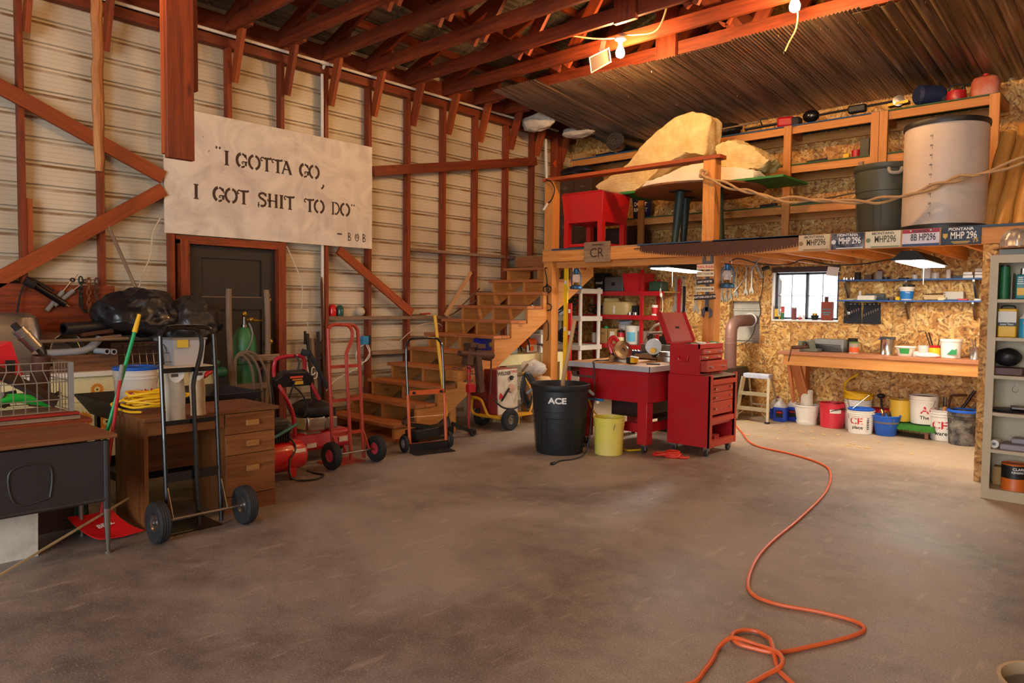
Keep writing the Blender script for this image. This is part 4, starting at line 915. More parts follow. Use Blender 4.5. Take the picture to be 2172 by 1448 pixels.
t = thing('scrap_box', 'dark wooden box of scrap behind the wire rack on the counter', 'box', (.42, 2.6, .866)); link('body', MB().box(.25, .5, 2.36, 2.9, .866, 1.08), M['dark_wood'], t)
t = thing('storage_box', 'clear plastic storage box with yellow clasp on the counter end', 'storage box', (.5, 3.0, .866))
link('body', tray(MB(), .3, .74, 2.80, 3.10, .866, 1.10, .02, .004), glass('cloudy_plastic', (.8, .8, .82), .35, .6), t); link('clasp', MB().box(.745, .757, 2.83, 2.93, 1.03, 1.10), pm('#E8C848', .5), t); link('lid', MB().box(.29, .75, 2.79, 3.11, 1.10, 1.118), M['grey'], t)
def crumple(c, r, seed, n=30, m=16, amp=.16, flat=.0):
    q = random.Random(seed); ph = [(round(q.uniform(1, 5)), q.uniform(1, 5), q.uniform(0, 6), q.uniform(.3, 1)) for _ in range(9)]
    mb = MB(); R = []; n, m = n*2, m*2
    for i in range(m+1):
        t_ = PI*i/m; ring = []
        for k in range(n):
            a = 2*PI*k/n; d = sum(w_*math.sin(f*a+g*t_+p) for f, g, p, w_ in ph)/5
            x, y, z = math.sin(t_)*math.cos(a), math.sin(t_)*math.sin(a), -math.cos(t_)
            p = V(x*1.2+seed, y*1.2, z*1.2); wr_ = 1-2*abs(mnoise.noise(p)); w2_ = 1-2*abs(mnoise.noise(p*2.3+V(5, 2, 1)))
            e = 1+amp*(.5*d+.55*wr_+.35*w2_-.35)
            if z < 0: z *= (1-flat)
            ring.append(V(c[0]+r[0]*e*x, c[1]+r[1]*e*y, c[2]+r[2]*e*z))
        R.append(ring)
    return mb.rings(R)
bagm = paint('#17171B', .38, dirt=.3, coat=.25, name='black_vinyl', bump=.5, scale=3)
single('vinyl_bag', 'large crumpled black vinyl bag on the counter left of the door', 'bag', crumple((.42, 2.62, 1.30), (.27, .34, .25), 4, 44, 24, .26, .35), bagm, (.42, 2.62, 1.19), smooth=80)
single('vinyl_bag', 'smaller slumped grey black bag hanging over the counter end by the door', 'bag', crumple((.42, 3.10, 1.24), (.25, .28, .24), 11, 44, 24, .26, .1), paint('#2E2A28', .45, dirt=.4, coat=.2, bump=.4, scale=3), (.42, 3.08, 1.14), smooth=80)
# wire crate on stacked boards, far left
t = thing('board_stack', 'stack of old red painted boards on dark crate at left edge', 'boards', (2.0, 1.2, 0))
link('crate', MB().box(1.66, 2.30, .4, 1.60, 0, .60), M['dark_wood'], t)
for i in range(5): link('board', MB().box(1.68+.02*i, 2.34-.03*(i % 3), .5, 1.62-.03*((i*2) % 3), .60+.025*i, .622+.025*i), [M['red_wood'], M['grey_wood'], M['red_wood2']][i % 3], t)
link('red_slat', MB().box(2.22, 2.30, .5, 1.56, .727, .742), M['red2'], t)
wc = thing('wire_crate', 'square wire crate full of tools and parts at the left edge', 'crate', (2.1, 1.3, .745))
x0, x1, y0, y1, z0, z1 = 1.80, 2.28, 1.02, 1.52, .748, 1.06
sw = pm('#A89C8A', .5, metal=.6, dirt=.5)
for z in (z0+.004, z0+.08, z0+.19, z0+.265, z1): link('wire', MB().tube([(x0, y0, z), (x1, y0, z), (x1, y1, z), (x0, y1, z)], .004, 5, closed=True), sw, wc)
for k in range(1, 8):
    y = y0+(y1-y0)*k/8
    for x in (x0, x1): link('wire', MB().tube([(x, y, z0), (x, y, z0+.19), (x, y+(.03 if k < 4 else -.03), z0+.265), (x, y+(.03 if k < 4 else -.03), z1)], .003, 5), sw, wc)
    x = x0+(x1-x0)*k/8
    for yy in (y0, y1): link('wire', MB().tube([(x, yy, z0), (x, yy, z1)], .003, 5), sw, wc)
for x, y in ((x0, y0), (x1, y0), (x1, y1), (x0, y1)): link('corner_post', MB().box(x-.012, x+.012, y-.012, y+.012, z0, z1), M['grey'], wc)
single('leather_sheath', 'long dark leather sheath lying across the wire crate', 'sheath', MB().bar((2.12, 1.06, 1.08), (2.2, 1.46, .80), .09, .03, up=(.5, 0, 1)), pm('#3A2218', .6, dirt=.4), (2.15, 1.25, .8))
single('scrub_brush', 'bright green plastic handle lying in the wire crate', 'brush', MB().tube(spl([(2.22, 1.10, .82), (2.22, 1.2, .85), (2.2, 1.32, .83), (2.18, 1.42, .80)], 5), .03, 10, sx=.6), pm('#1BB53A', .4, dirt=.05), (2.2, 1.2, .78))
t = thing('red_case', 'red plastic charger case standing in the wire crate', 'case', (1.98, 1.24, .86))
link('body', MB().obox((1.98, 1.23, 1.06), (.06, .01, 0), (-.01, .055, .02), (0, -.03, .11)), pm('#D21E2C', .4, dirt=.1), t, bev=.008); link('socket', MB().obox((2.045, 1.25, 1.03), (.004, 0, 0), (0, .025, 0), (0, 0, .04)), M['black'], t)
t = thing('fuel_pump', 'grey cylindrical canister tilted over the wire crate', 'canister', (1.9, 1.36, .9))
a, b_ = V(1.9, 1.33, 1.26), V(1.9, 1.43, 1.13); d = b_-a
link('body', MB().tube([a, b_], .045, 16), ov, t); link('neck', MB().tube([a-d*.25, a], .022, 12), M['iron'], t); link('spout', MB().tube([b_, b_+d*.9], .012, 8), M['iron'], t); link('clamp', MB().tube([a+d*.3, a+d*.4], .049, 16), M['steel'], t)
t = thing('rusty_tube', 'fat rusty exhaust tube standing in the wire crate', 'exhaust tube', (1.95, 1.42, .76)); link('tube', MB().lathe([(.045, 0), (.055, 0), (.055, .33), (.045, .33)], 18, (1.95, 1.42, .76), (.1, .05, 1), cap0=False, cap1=False), M['rust'], t)
for i in range(10):
    rr = random.Random(40+i); a = V(rr.uniform(1.86, 2.2), rr.uniform(1.08, 1.46), .775+rr.uniform(0, .10)); d = V(rr.uniform(-.1, .1), rr.uniform(-.14, .14), rr.uniform(-.02, .1))
    single('scrap_part', 'dark oily scrap part jumbled in the wire crate', 'scrap part', MB().tube([a, a+d], .02, 8, rs=[rr.uniform(.012, .028), rr.uniform(.01, .02)]), M[('iron', 'rust', 'steel', 'grey_wood')[i % 4]], a, 'scrap in the wire crate')

# ================================================================== machines by the stairs
ac = thing('air_compressor', 'red pancake tank air compressor half behind the brown desk', 'air compressor', (2.02, 3.06, 0))
ar = paint('#C4181A', .28, dirt=.2, coat=.4, name='compressor_red')
link('tank', MB().lathe([(.001, -.30), (.07, -.29), (.115, -.255), (.13, -.20), (.13, .20), (.115, .255), (.07, .29), (.001, .30)], 28, (2.02, 3.05, .185), (0, 1, 0)), ar, ac)
for y in (2.86, 3.17):
    link('foot', MB().box(2.10, 2.14, y-.025, y+.025, .02, .10), ar, ac); link('rubber_pad', MB().cyl((2.12, y, 0), (2.12, y, .025), .022, n=12), M['black_matte'], ac)
link('motor_cover', MB().lathe([(.001, -.13), (.06, -.13), (.075, -.10), (.075, .08), (.05, .12), (.001, .12)], 20, (2.02, 3.08, .42), (0, 1, 0)), M['black'], ac)
pm_ = MB().box(1.96, 2.08, 3.02, 3.18, .31, .42)
for k in range(7): pm_.box(1.945, 2.095, 3.025+.022*k, 3.034+.022*k, .315, .40)
link('pump_head', pm_, M['iron'], ac)
link('shroud', MB().box(1.94, 2.1, 2.94, 3.16, .44, .50), pm('#3A332C', .6, dirt=.4), ac, bev=.015)
link('warning_label', MB().grid(3, 1, lambda u, v: (2.02+.1325*math.cos(.28+.22*v), 3.17+.14*u*.8, .185+.1325*math.sin(.28+.22*v)), th=(.001, 0, .001)), M['white'], ac)
tx = MB()
for k, ch in enumerate('CREAM'): tx.text(ch, .03, (2.151, 2.80+.045*k, .17), (0, 1, 0), (0, 0, 1), bold=.01)
link('lettering', tx, M['print_white'], ac)
link('power_cord', MB().tube(spl([(2.06, 3.17, .36), (2.13, 3.20, .26), (2.17, 3.12, .16), (2.22, 3.12, .03), (2.28, 3.28, .01), (2.2, 3.42, .01), (2.08, 3.40, .01), (2.03, 3.36, .03)], 6), .008, 7), M['black'], ac)
for k, (m_, o_, lab) in enumerate(((pm('#3E7C78', .5), 0, 'teal air hose draped over the red compressor'), (pm('#C8452A', .5), .03, 'orange red air hose looped over the compressor'))):
    P = []
    for i in range(3):
        d = .03*i+o_
        P += [(2.10+.02*i, 2.84+d, .10), (2.12, 2.84+d, .35), (2.05, 2.90+d, .54+.01*i), (1.96, 2.98+d*.8, .53), (1.9, 2.92+d, .35), (1.95, 2.85+d, .12)]
    if k == 0: P += [(2.14, 2.70, .28), (2.16, 3.0, .38), (2.13, 3.22, .46)]
    single('air_hose', lab, 'hose', MB().tube(spl(P, 5), .012, 8), m_, (2.05, 2.9, .1))

pw = thing('pressure_washer', 'red and black petrol pressure washer by the door frame', 'pressure washer', (1.55, 3.75, 0))
pr = paint('#B81830', .35, dirt=.3, coat=.2, name='washer_red')
link('handle', MB().tube(spl([(1.62, 3.50, .12), (1.62, 3.48, .45), (1.58, 3.40, .66), (1.50, 3.37, .78), (1.50, 3.37, .91), (1.50, 3.42, .955), (1.50, 3.62, .965), (1.50, 3.67, .92), (1.50, 3.68, .80), (1.54, 3.73, .68), (1.58, 3.78, .55)], 5), .018, 12), pr, pw)
link('control_panel', MB().prism([(-.17, -.03), (.17, -.03), (.19, .04), (.12, .10), (-.11, .10), (-.20, .04)], (1.56, 3.54, .72), (0, 1, 0), (.25, 0, 1), -.09), M['black'], pw, bev=.008)
lb = MB(); lb.mat(0).bx((1.575, 3.545, .785), (.004, .13, .028)); lb.mat(1).bx((1.573, 3.555, .755), (.004, .10, .014)); lb.mat(2).bx((1.57, 3.57, .725), (.004, .09, .03))
link('label', lb, [pm('#E8552C', .5), pm('#C8781E', .5), pm('#D8A82C', .5)], pw)
link('engine_cover', MB().lathe([(.19, 0), (.20, .03), (.185, .08), (.12, .12), (.10, .125), (.001, .13)], 26, (1.50, 3.74, .42)), M['black'], pw)
g = MB()
for k in range(18):
    a = 2*PI*k/18; g.bar((1.50+.04*math.cos(a), 3.74+.04*math.sin(a), .552), (1.50+.10*math.cos(a), 3.74+.10*math.sin(a), .548), .008, .004)
link('air_grille', g, M['iron'], pw)
link('engine_block', MB().bx((1.56, 3.70, .345), (.20, .20, .15)), M['chrome'], pw, bev=.025); link('cylinder_head', MB().bx((1.58, 3.86, .34), (.14, .14, .11)), M['steel'], pw, bev=.012)
link('muffler', MB().bx((1.44, 3.98, .38), (.14, .06, .15)), M['iron'], pw, bev=.01)
link('sump', MB().bx((1.55, 3.68, .25), (.16, .18, .06)), M['steel'], pw, bev=.015)
link('base_shroud', MB().prism([(-.18, 0), (.13, 0), (.17, -.14), (.15, -.16), (-.18, -.16)], (1.50, 3.50, .265), (1, 0, 0), (0, 0, 1), -.58), pr, pw, bev=.02)
link('badge', MB().bx((1.668, 3.64, .155), (.004, .10, .04)), M['white'], pw); link('badge', MB().bx((1.668, 3.98, .175), (.004, .09, .045)), M['white'], pw)
for y in (3.56, 4.0): link('skid', MB().tube(spl([(1.63, y, .14), (1.66, y, .05), (1.60, y, .014), (1.45, y, .014)], 4), .014, 8), pr, pw)
for y in (3.46, 4.11): wheel(pw, (1.36, y, .11), (0, 1, 0), .11, .05, M['grey'], .5, grooves=False)
wd = MB().tube([(1.55, 3.70, .98), (1.60, 3.86, .66)], .02, 10); wd.tube([(1.50, 3.64, 1.0), (1.55, 3.70, .98)], .03, 8)
link('spray_gun', wd, M['black_matte'], pw); link('lance', MB().tube([(1.60, 3.86, .66), (1.63, 3.92, .53)], .009, 8), M['chrome'], pw)
link('hose', MB().tube(spl([(1.52, 3.56, .98), (1.56, 3.58, .90), (1.57, 3.52, .72), (1.60, 3.44, .52), (1.64, 3.55, .42), (1.63, 3.62, .50), (1.58, 3.56, .66), (1.5, 3.36, .78), (1.56, 3.33, .55), (1.62, 3.36, .2)], 6), .008, 7), M['black'], pw)

rh = thing('red_hand_truck', 'red two wheeled hand truck standing before the lowest stairs', 'hand truck', (1.9, 3.87, 0))
rm = paint('#B23A26', .45, dirt=.35, name='truck_red')
X = lambda z: 1.95-.08*z
link('outer_frame', tubeyz([(3.68, .03), (3.685, .5), (3.69, 1.15), (3.70, 1.22), (3.745, 1.255), (3.84, 1.255), (3.96, 1.25), (4.0, 1.21), (4.01, 1.14), (4.01, .5), (4.01, .03)], .016, x=X), rm, rh)
link('inner_handle', tubeyz([(3.80, 1.255), (3.88, 1.25), (3.925, 1.20), (3.915, 1.11), (3.865, 1.02), (3.85, .94), (3.85, .5), (3.85, .04)], .016, x=lambda z: X(z)+.03), rm, rh)
for z in (.88, .58, .28): link('cross_bar', MB().bar((X(z), 3.69, z), (X(z), 4.01, z), .008, .03), rm, rh)
link('toe_plate', MB().box(1.70, 1.96, 3.67, 4.02, 0, .008), rm, rh)
link('axle', MB().tube([(2.03, 3.62, .12), (2.03, 4.08, .12)], .009, 8), M['steel'], rh)
for y in (3.68, 4.01): link('axle_bracket', MB().bar((1.94, y, .27), (2.03, y, .12), .006, .03), rm, rh)
for y in (3.61, 4.09): wheel(rh, (2.03, y, .12), (0, 1, 0), .12, .075, pm('#C8424A', .5, dirt=.3), .45)

oh = thing('orange_hand_truck', 'small orange folding hand truck leaning on the stair stringer', 'hand truck', (1.95, 4.75, 0))
dv = V(.25, .968, 0).normalized(); fw = V(.968, -.25, 0); oc = V(2.0, 4.75, 0)
def op(s_, z, f=0.0): p = oc+dv*s_+fw*(f-.10*z); return (p.x, p.y, z)
om = paint('#D8602A', .45, dirt=.35, name='truck_orange')
link('upper_handle', MB().tube(spl([op(-.20, .56), op(-.20, .98), op(-.17, 1.08), op(-.11, 1.11), op(.11, 1.11), op(.17, 1.08), op(.20, .98), op(.20, .56)], 5), .012, 10), M['black_gloss'], oh)
for s_ in (-.20, .20): link('lower_tube', MB().tube([op(s_, .06), op(s_, .56)], .016, 10), om, oh)
link('cross_plate', MB().bar(op(-.19, .58, .02), op(.19, .58, .02), .012, .045), om, oh)
for s_ in (-.15, .15): link('lock_knob', MB().cyl(op(s_, .58, .02), op(s_, .58, .045), .014, n=10), M['black'], oh)
link('lower_bar', MB().tube([op(-.19, .08), op(.19, .08)], .009, 8), om, oh); link('wire', MB().tube([op(-.19, .34), op(.19, .34)], .003, 5), M['steel'], oh)
link('toe_back', MB().bar(op(-.21, .05, .02), op(.21, .05, .02), .006, .08), M['black'], oh)
tp = MB(); a, b_ = V(op(-.21, .008, .02)), V(op(.21, .008, .02)); tp.obox((a+b_)/2+fw*.07, dv*.21, fw*.08, (0, 0, .004)); link('toe_plate', tp, M['iron'], oh)
for s_ in (-.245, .245): wheel(oh, op(s_, .085, -.03), dv, .085, .035, M['grey'], .5, grooves=False)

fj = thing('floor_jack', 'dark trolley jack with long yellow handle under the stairs', 'floor jack', (1.62, 5.2, 0))
link('handle', MB().tube([(1.68, 5.28, .23), (1.55, 5.22, 1.33)], .018, 10), pm('#EDB018', .45, dirt=.25), fj); link('socket', MB().tube([(1.71, 5.29, .14), (1.68, 5.28, .25)], .03, 10), M['iron'], fj)
link('frame', MB().bx((1.60, 5.12, .10), (.16, .62, .10), .15), M['iron'], fj, bev=.01); link('lift_arm', MB().bar((1.62, 5.1, .15), (1.56, 4.84, .20), .08, .04), M['iron'], fj)
link('saddle', MB().cyl((1.55, 4.84, .2), (1.55, 4.84, .23), .05), M['rust'], fj); link('rear_arm', MB().bar((1.66, 5.38, .16), (1.72, 5.62, .05), .03, .04), M['iron'], fj)
for x, y in ((1.50, 4.86), (1.64, 4.88), (1.58, 5.42), (1.74, 5.62)): wheel(fj, (x, y, .045), (1, 0, 0), .045, .035, M['iron'], .4, 16, grooves=False)

vz = thing('leg_vise', 'rusty red post vise bolted to the stair cleat', 'vise', (1.63, 5.66, 0))
link('leg', MB().tube([(1.63, 5.66, .0), (1.63, 5.66, .50)], .018, 10, rs=[.012, .022]), M['red2'], vz); link('screw_box', MB().bx((1.64, 5.68, .52), (.06, .10, .09)), M['red'], vz, bev=.004)
link('upright', MB().tube([(1.63, 5.66, .56), (1.63, 5.66, .82)], .022, 12), M['red'], vz)
for z in (.68, .75): link('clamp_bolt', MB().bx((1.655, 5.665, z), (.05, .075, .014)), M['chrome'], vz)
link('mount_plate', MB().bx((1.615, 5.66, .60), (.06, .10, .018)), M['steel'], vz)
jw = MB().bar((1.63, 5.63, .78), (1.63, 5.67, .98), .10, .09, up=(1, 0, 0)); jw.bx((1.63, 5.69, 1.0), (.13, .13, .05)); link('fixed_jaw', jw, M['rust'], vz, bev=.006)
jw = MB().bar((1.66, 5.82, .46), (1.65, 5.76, .95), .08, .06, up=(1, 0, 0)); jw.bx((1.65, 5.78, .985), (.12, .12, .05)); link('moving_jaw', jw, M['rust'], vz, bev=.006)
link('screw', MB().tube([(1.64, 5.50, .92), (1.64, 5.97, .87)], .03, 12, rs=[.03, .06]), M['rust'], vz); link('screw_ball', MB().ball((1.64, 6.0, .87), .045, 14, 8), M['rust'], vz)
link('tommy_bar', MB().tube([(1.66, 5.985, .90), (1.70, 5.93, .43)], .010, 8), M['rust'], vz)
single('wood_block', 'small wooden block under the vise leg', 'wood block', MB().box(1.60, 1.72, 5.68, 5.80, 0, .03), M['grey_wood'], (1.66, 5.74, 0))
for k, (x, y) in enumerate(((1.30, 5.72), (1.36, 5.76), (1.40, 5.70), (1.34, 5.80))): single('loose_bolt', 'bolt lying on the fourth stair tread by the vise', 'bolt', MB().cyl((x, y, .726), (x+.03, y+.02, .728), .008, n=8), M['steel'], (x, y, .72), 'bolts on the stair tread')

we = thing('welder', 'old red and cream arc welder on yellow wheeled trolley', 'welder', (1.45, 6.35, 0))
Tw = Matrix.Translation((1.62, 6.13, .17)) @ Matrix.Rotation(-.03, 4, 'Y')
link('cabinet', MB().tf(Tw).box(-.36, 0, 0, .36, 0, .53), paint('#8E2A20', .5, dirt=.6), we, bev=.006)
link('front_panel', MB().tf(Tw).box(0, .008, .01, .35, .0, .525), paint('#D8CDB8', .5, dirt=.55, dirtcol=(.25, .08, .04)), we)
m = MB().tf(Tw); m.text('WELDER', .058, (.009, .12, .475), (0, 1, 0), (0, 0, 1), 1.0, .025)
link('lettering', m, M['print_black'], we)
m = MB().tf(Tw).mat(0); m.text('TURBO', .04, (.009, .285, .49), (0, 1, 0), (0, 0, 1), 1.0, .02)
m.prism([(.07*math.cos(a), .07*math.sin(a)) for a in [2.2+.1*i for i in range(14)]]+[(0, 0)], (.009, .10, .20), (0, 1, 0), (0, 0, 1), .002)
link('red_marking', m, M['print_red'], we)
link('dial', MB().tf(Tw).lathe([(.001, 0), (.05, 0), (.05, .012), (.001, .014)], 20, (.008, .24, .30), (1, 0, 0)), paint('#C8A088', .5, dirt=.3), we)
m = MB().tf(Tw); m.bx((.02, .235, .42), (.025, .03, .05)); m.bx((.02, .235, .425), (.02, .07, .015)); link('switch', m, M['iron'], we)
m = MB().tf(Tw)
for k in range(14): m.box(-.16, -.145, -.003, .001, .10+.026*k, .115+.026*k)
link('vent_slots', m, M['black'], we)
link('crank', MB().tf(Tw).bar((.02, .06, .16), (.03, .18, .30), .02, .015), M['iron'], we)
yt = pm('#D89A1C', .45, dirt=.4)
link('trolley_rail', MB().tube(spl([(1.26, 6.08, .33), (1.28, 6.04, .36), (1.44, 6.04, .34), (1.50, 6.05, .24), (1.56, 6.06, .16), (1.72, 6.08, .15)], 5), .017, 8), yt, we); link('trolley_rail', MB().tube(spl([(1.26, 6.08, .33), (1.27, 6.06, .2), (1.36, 6.07, .15), (1.72, 6.08, .15)], 5), .017, 8), yt, we)
link('trolley_base', MB().box(1.26, 1.74, 6.10, 6.62, .14, .165), yt, we); link('tow_handle', MB().tube(spl([(1.70, 6.62, .16), (1.72, 6.66, .35), (1.66, 6.60, .55), (1.62, 6.56, .66)], 5), .015, 8), yt, we)
for x in (1.31, 1.76): wheel(we, (x, 6.20, .125), (1, 0, 0), .125, .07, M['steel'], .42, grooves=False)
link('caster', MB().bx((1.5, 6.6, .07), (.06, .05, .14)), yt, we)
P = []
for k in range(5): P += [(1.66, 6.56+.02*k, .64), (1.70, 6.66+.02*k, .42), (1.68, 6.60+.02*k, .22), (1.64, 6.52+.02*k, .40)]
link('cable_coil', MB().tube(spl(P, 5), .012, 7), M['black'], we)
link('lead', MB().tube(spl([(1.64, 6.05, .36), (1.72, 6.12, .27), (1.72, 6.32, .24), (1.70, 6.48, .30), (1.66, 6.5, .44)], 6), .011, 7), M['black'], we)
link('electrode_clamp', MB().bar((1.66, 6.52, .66), (1.66, 6.62, .74), .02, .02), M['steel'], we)
sk = paint('#C49A6C', .8, dirt=.25, name='kraft_paper')
t = thing('feed_sack', 'brown printed paper sack standing between welder and loft post', 'sack', (1.5, 6.95, 0))
link('sack', MB().rings([[V(1.5+math.copysign(abs(math.cos(a))**.6, math.cos(a))*.20*f, 6.98+math.copysign(abs(math.sin(a))**.6, math.sin(a))*.13*f, z) for a in [2*PI*i/24 for i in range(24)]] for z, f in ((.0, .9), (.06, 1.0), (.3, 1.03), (.5, .98), (.56, .8), (.57, .1))]), sk, t)
m = MB()
for k in range(8): m.box(1.60, 1.68-.01*(k % 3), 6.846, 6.848, .28-.025*k, .288-.025*k)
link('printing', m, M['print_black'], t)
single('plastic_bag', 'crumpled clear plastic bag on top of the feed sack', 'bag', crumple((1.48, 6.93, .66), (.17, .13, .11), 21, 30, 14, .2, .2), glass('bag_film', (.9, .87, .82), .3, .5), (1.48, 6.93, .57), smooth=80)
t = thing('cream_bench', 'cream painted low bench under the upper stairs', 'bench', (.95, 7.05, 0))
link('top', MB().box(.70, 1.24, 6.45, 7.86, .79, .82), M['cream'], t); link('apron', MB().box(1.20, 1.235, 6.45, 7.86, .69, .79), M['cream'], t)
for x, y in ((.74, 6.5), (1.2, 6.5), (.74, 7.8), (1.2, 7.8)): link('leg', MB().box(x-.03, x+.03, y-.03, y+.03, 0, .79), M['cream'], t)
t = thing('chainsaw', 'orange and white chainsaw on the cream bench behind the post', 'chainsaw', (1.1, 7.3, .82))
so = pm('#E8601A', .4, dirt=.1)
link('body', MB().bx((1.10, 7.27, .95), (.14, .20, .12)), so, t, bev=.03); link('side_cover', MB().bx((1.175, 7.25, .885), (.03, .20, .10)), pm('#D8D2C6', .5, dirt=.2), t, bev=.015)
link('starter_disc', MB().lathe([(.001, 0), (.035, 0), (.035, .012), (.001, .014)], 18, (1.19, 7.22, .885), (1, 0, 0)), so, t); link('front_handle', MB().tube(spl([(1.06, 7.18, .84), (1.04, 7.15, .98), (1.1, 7.15, 1.04), (1.18, 7.17, .98), (1.19, 7.18, .86)], 4), .011, 8), M['black'], t)
link('rear_handle', MB().tube(spl([(1.12, 7.36, .94), (1.16, 7.46, .93), (1.2, 7.55, .89), (1.22, 7.60, .88)], 4), .015, 8), M['black'], t); link('guide_bar', MB().bx((1.05, 7.02, .88), (.008, .24, .06)), M['steel'], t)
carton('tote', 'grey plastic tote left of the chainsaw', .98, 6.92, .82, (.28, .24, .13), pm('#9AA0A8', .5), bev=.02)
t = carton('white_carton', 'white carton with printed emblem behind the chainsaw', 1.05, 7.58, .82, (.20, .24, .24), M['white']); m = MB(); m.text('S', .07, (1.152, 7.56, .98), (0, 1, 0), (0, 0, 1)); link('printing', m, M['print_black'], t)
t = carton('battery_box', 'deep blue carton seen through the stairs above the vise', .92, 6.62, .82, (.22, .20, .22), pm('#1C2E9A', .5)); link('emblem', MB().lathe([(.02, 0), (.03, 0), (.03, .002), (.02, .002)], 16, (1.031, 6.62, .95), (1, 0, 0)), pm('#C8A83C', .5), t)
t = carton('shipping_carton', 'small brown carton with black smile mark on an upper stair', 1.02, 8.0, 1.98, (.24, .14, .12), M['cork']); link('smile_mark', MB().tube(spl([(.97, 7.929, 2.04), (1.01, 7.929, 2.025), (1.06, 7.929, 2.045)], 5), .005, 5), M['print_black'], t)
single('aluminium_bar', 'grey metal channel lying across an upper stair tread', 'bar', MB().box(.70, 1.36, 7.02, 7.05, 1.44, 1.455), M['steel'], (1, 7.03, 1.44))

# ================================================================== post tools, bin, red table, tool chest
def hook(P, lab, ring=False):
    t = thing('hay_hook', lab, 'hook', P[-1]); link('hook', MB().tube(spl(P, 5), .007, 7), M['iron'], t)
    if ring: a = V(P[0]); link('handle', MB().tube(spl([a+V(-.06, 0, -.02), a+V(-.05, 0, -.08), a+V(.05, 0, -.075), a+V(.06, 0, -.02), a+V(0, 0, .0)], 4, True), .008, 7, closed=True), M['iron'], t)
hook([(1.40, 7.275, 1.70), (1.39, 7.275, 1.80), (1.36, 7.27, 1.92), (1.40, 7.26, 1.93)], 'upper hay hook with ring handle on the loft post', True)
hook([(1.41, 7.275, 1.47), (1.40, 7.275, 1.62), (1.39, 7.27, 1.72), (1.43, 7.26, 1.70), (1.43, 7.262, 1.6)], 'middle hay hook with oval handle on the loft post', True)
hook([(1.40, 7.275, 1.0), (1.43, 7.27, 1.03), (1.43, 7.27, 1.2), (1.40, 7.265, 1.26)], 'lowest bent hook on the loft post')
t = thing('spirit_level', 'long yellow spirit level standing upright beside the left loft post', 'level', (1.57, 7.40, .0))
link('body', MB().bx((1.565, 7.46, 1.0), (.055, .025, 2.0)), pm('#EBC316', .4, dirt=.15), t)
for z in (.6, 1.15, 1.75): link('vial', MB().bx((1.565, 7.444, z), (.03, .006, .05)), M['white'], t)
t = thing('spirit_level', 'shorter red spirit level standing next to the yellow one', 'level', (1.63, 7.40, .0))
link('body', MB().bx((1.635, 7.46, .74), (.05, .025, 1.48)), M['red'], t)
for z in (.8, 1.1, 1.38): link('vial', MB().bx((1.635, 7.444, z), (.03, .006, .05)), M['white'], t)
gb = thing('garbage_can', 'large black plastic garbage can with white lettering before the red table', 'garbage can', (2.93, 5.66, 0))
gm = paint('#1C1F21', .5, dirt=.35, name='can_black', scale=10)
def brute(t, mat, loc):
    link('body', MB().lathe([(.001, 0), (.225, 0), (.232, .01), (.262, .42), (.268, .424), (.278, .62), (.288, .63), (.296, .655), (.296, .68), (.28, .685), (.272, .66), (.222, .02), (.001, .02)], 44), mat, t, world=False)
    for a in range(6): link('panel', MB().grid(6, 3, lambda u, v: ((.245+.024*v-.0)*math.cos(a*1.047+.12+.8*u), (.245+.024*v)*math.sin(a*1.047+.12+.8*u), .12+.26*v), th=(0, 0, .0)), mat, t, world=False) if False else None
    for a in range(6):
        P = [((.237+.031*z/.42+.0)*math.cos(a*1.047+b), (.237+.031*z/.42)*math.sin(a*1.047+b), z) for b, z in [(-.38+.76*i/8, .36) for i in range(9)]+[(.38, .05)]+[(.38-.76*i/8, .05) for i in range(9)]]
        link('molded_panel', MB().tube(P, .003, 5, closed=True), mat, t, world=False)
gr_a = facing(2.93, 5.66)
brute(gb, gm, 0)
for a in (gr_a+PI/2+.1, gr_a-PI/2-.1):
    link('grip', MB().tube(spl([(.28*math.cos(a-.2), .28*math.sin(a-.2), .62), (.325*math.cos(a-.15), .325*math.sin(a-.15), .58), (.325*math.cos(a+.15), .325*math.sin(a+.15), .58), (.28*math.cos(a+.2), .28*math.sin(a+.2), .62)], 4), .016, 8), M['grey'], gb, world=False)
m = MB(); m.bent_text('ACE', .078, (0, 0, 0), .2755, gr_a-.1, .535, 1.2, .04, slope=.05); link('lettering', m, M['print_white'], gb, world=False)
single('wooden_pole', 'pale wooden tool handle sticking out of the black garbage can', 'pole', MB().tube([(2.90, 5.70, .06), (2.93, 5.70, .70), (3.05, 5.72, 1.31)], .021, 10), wood('#D8B080', '#B88C5A', .55, 'handle_wood', knots=False, grain=14), (2.92, 5.7, .06))
b = bucket('yellow plastic bucket with dirty pale streak beside the garbage can', 3.34, 5.92, 0, .135, .152, .365, paint('#DDD052', .5, dirt=.5, dirtcol=(.72, .52, .30), scale=4), handle=2.6)
# red shop table
rt = thing('red_work_table', 'red steel work table with white edged wooden top beside the tool chest', 'work table', (3.15, 6.55, 0))
tr_ = paint('#B0101C', .4, dirt=.4, coat=.15, name='table_red', scale=5)
link('tabletop', MB().box(2.66, 3.68, 6.10, 7.2, .83, .865), wood('#C8996C', '#A4764A', .65, 'plywood_top', knots=False, dirt=.25), rt); link('edge_trim', MB().box(2.655, 3.69, 6.085, 6.10, .815, .868), paint('#B4B0B0', .5, dirt=.4), rt)
link('edge_trim', MB().box(3.68, 3.695, 6.085, 7.2, .815, .868), paint('#B4B0B0', .5, dirt=.4), rt)
link('skirt', MB().box(2.82, 3.62, 6.14, 6.155, .50, .825), tr_, rt); link('skirt', MB().box(3.62, 3.635, 6.14, 7.17, .50, .825), tr_, rt); link('skirt', MB().box(2.80, 2.815, 6.14, 7.17, .50, .825), tr_, rt)
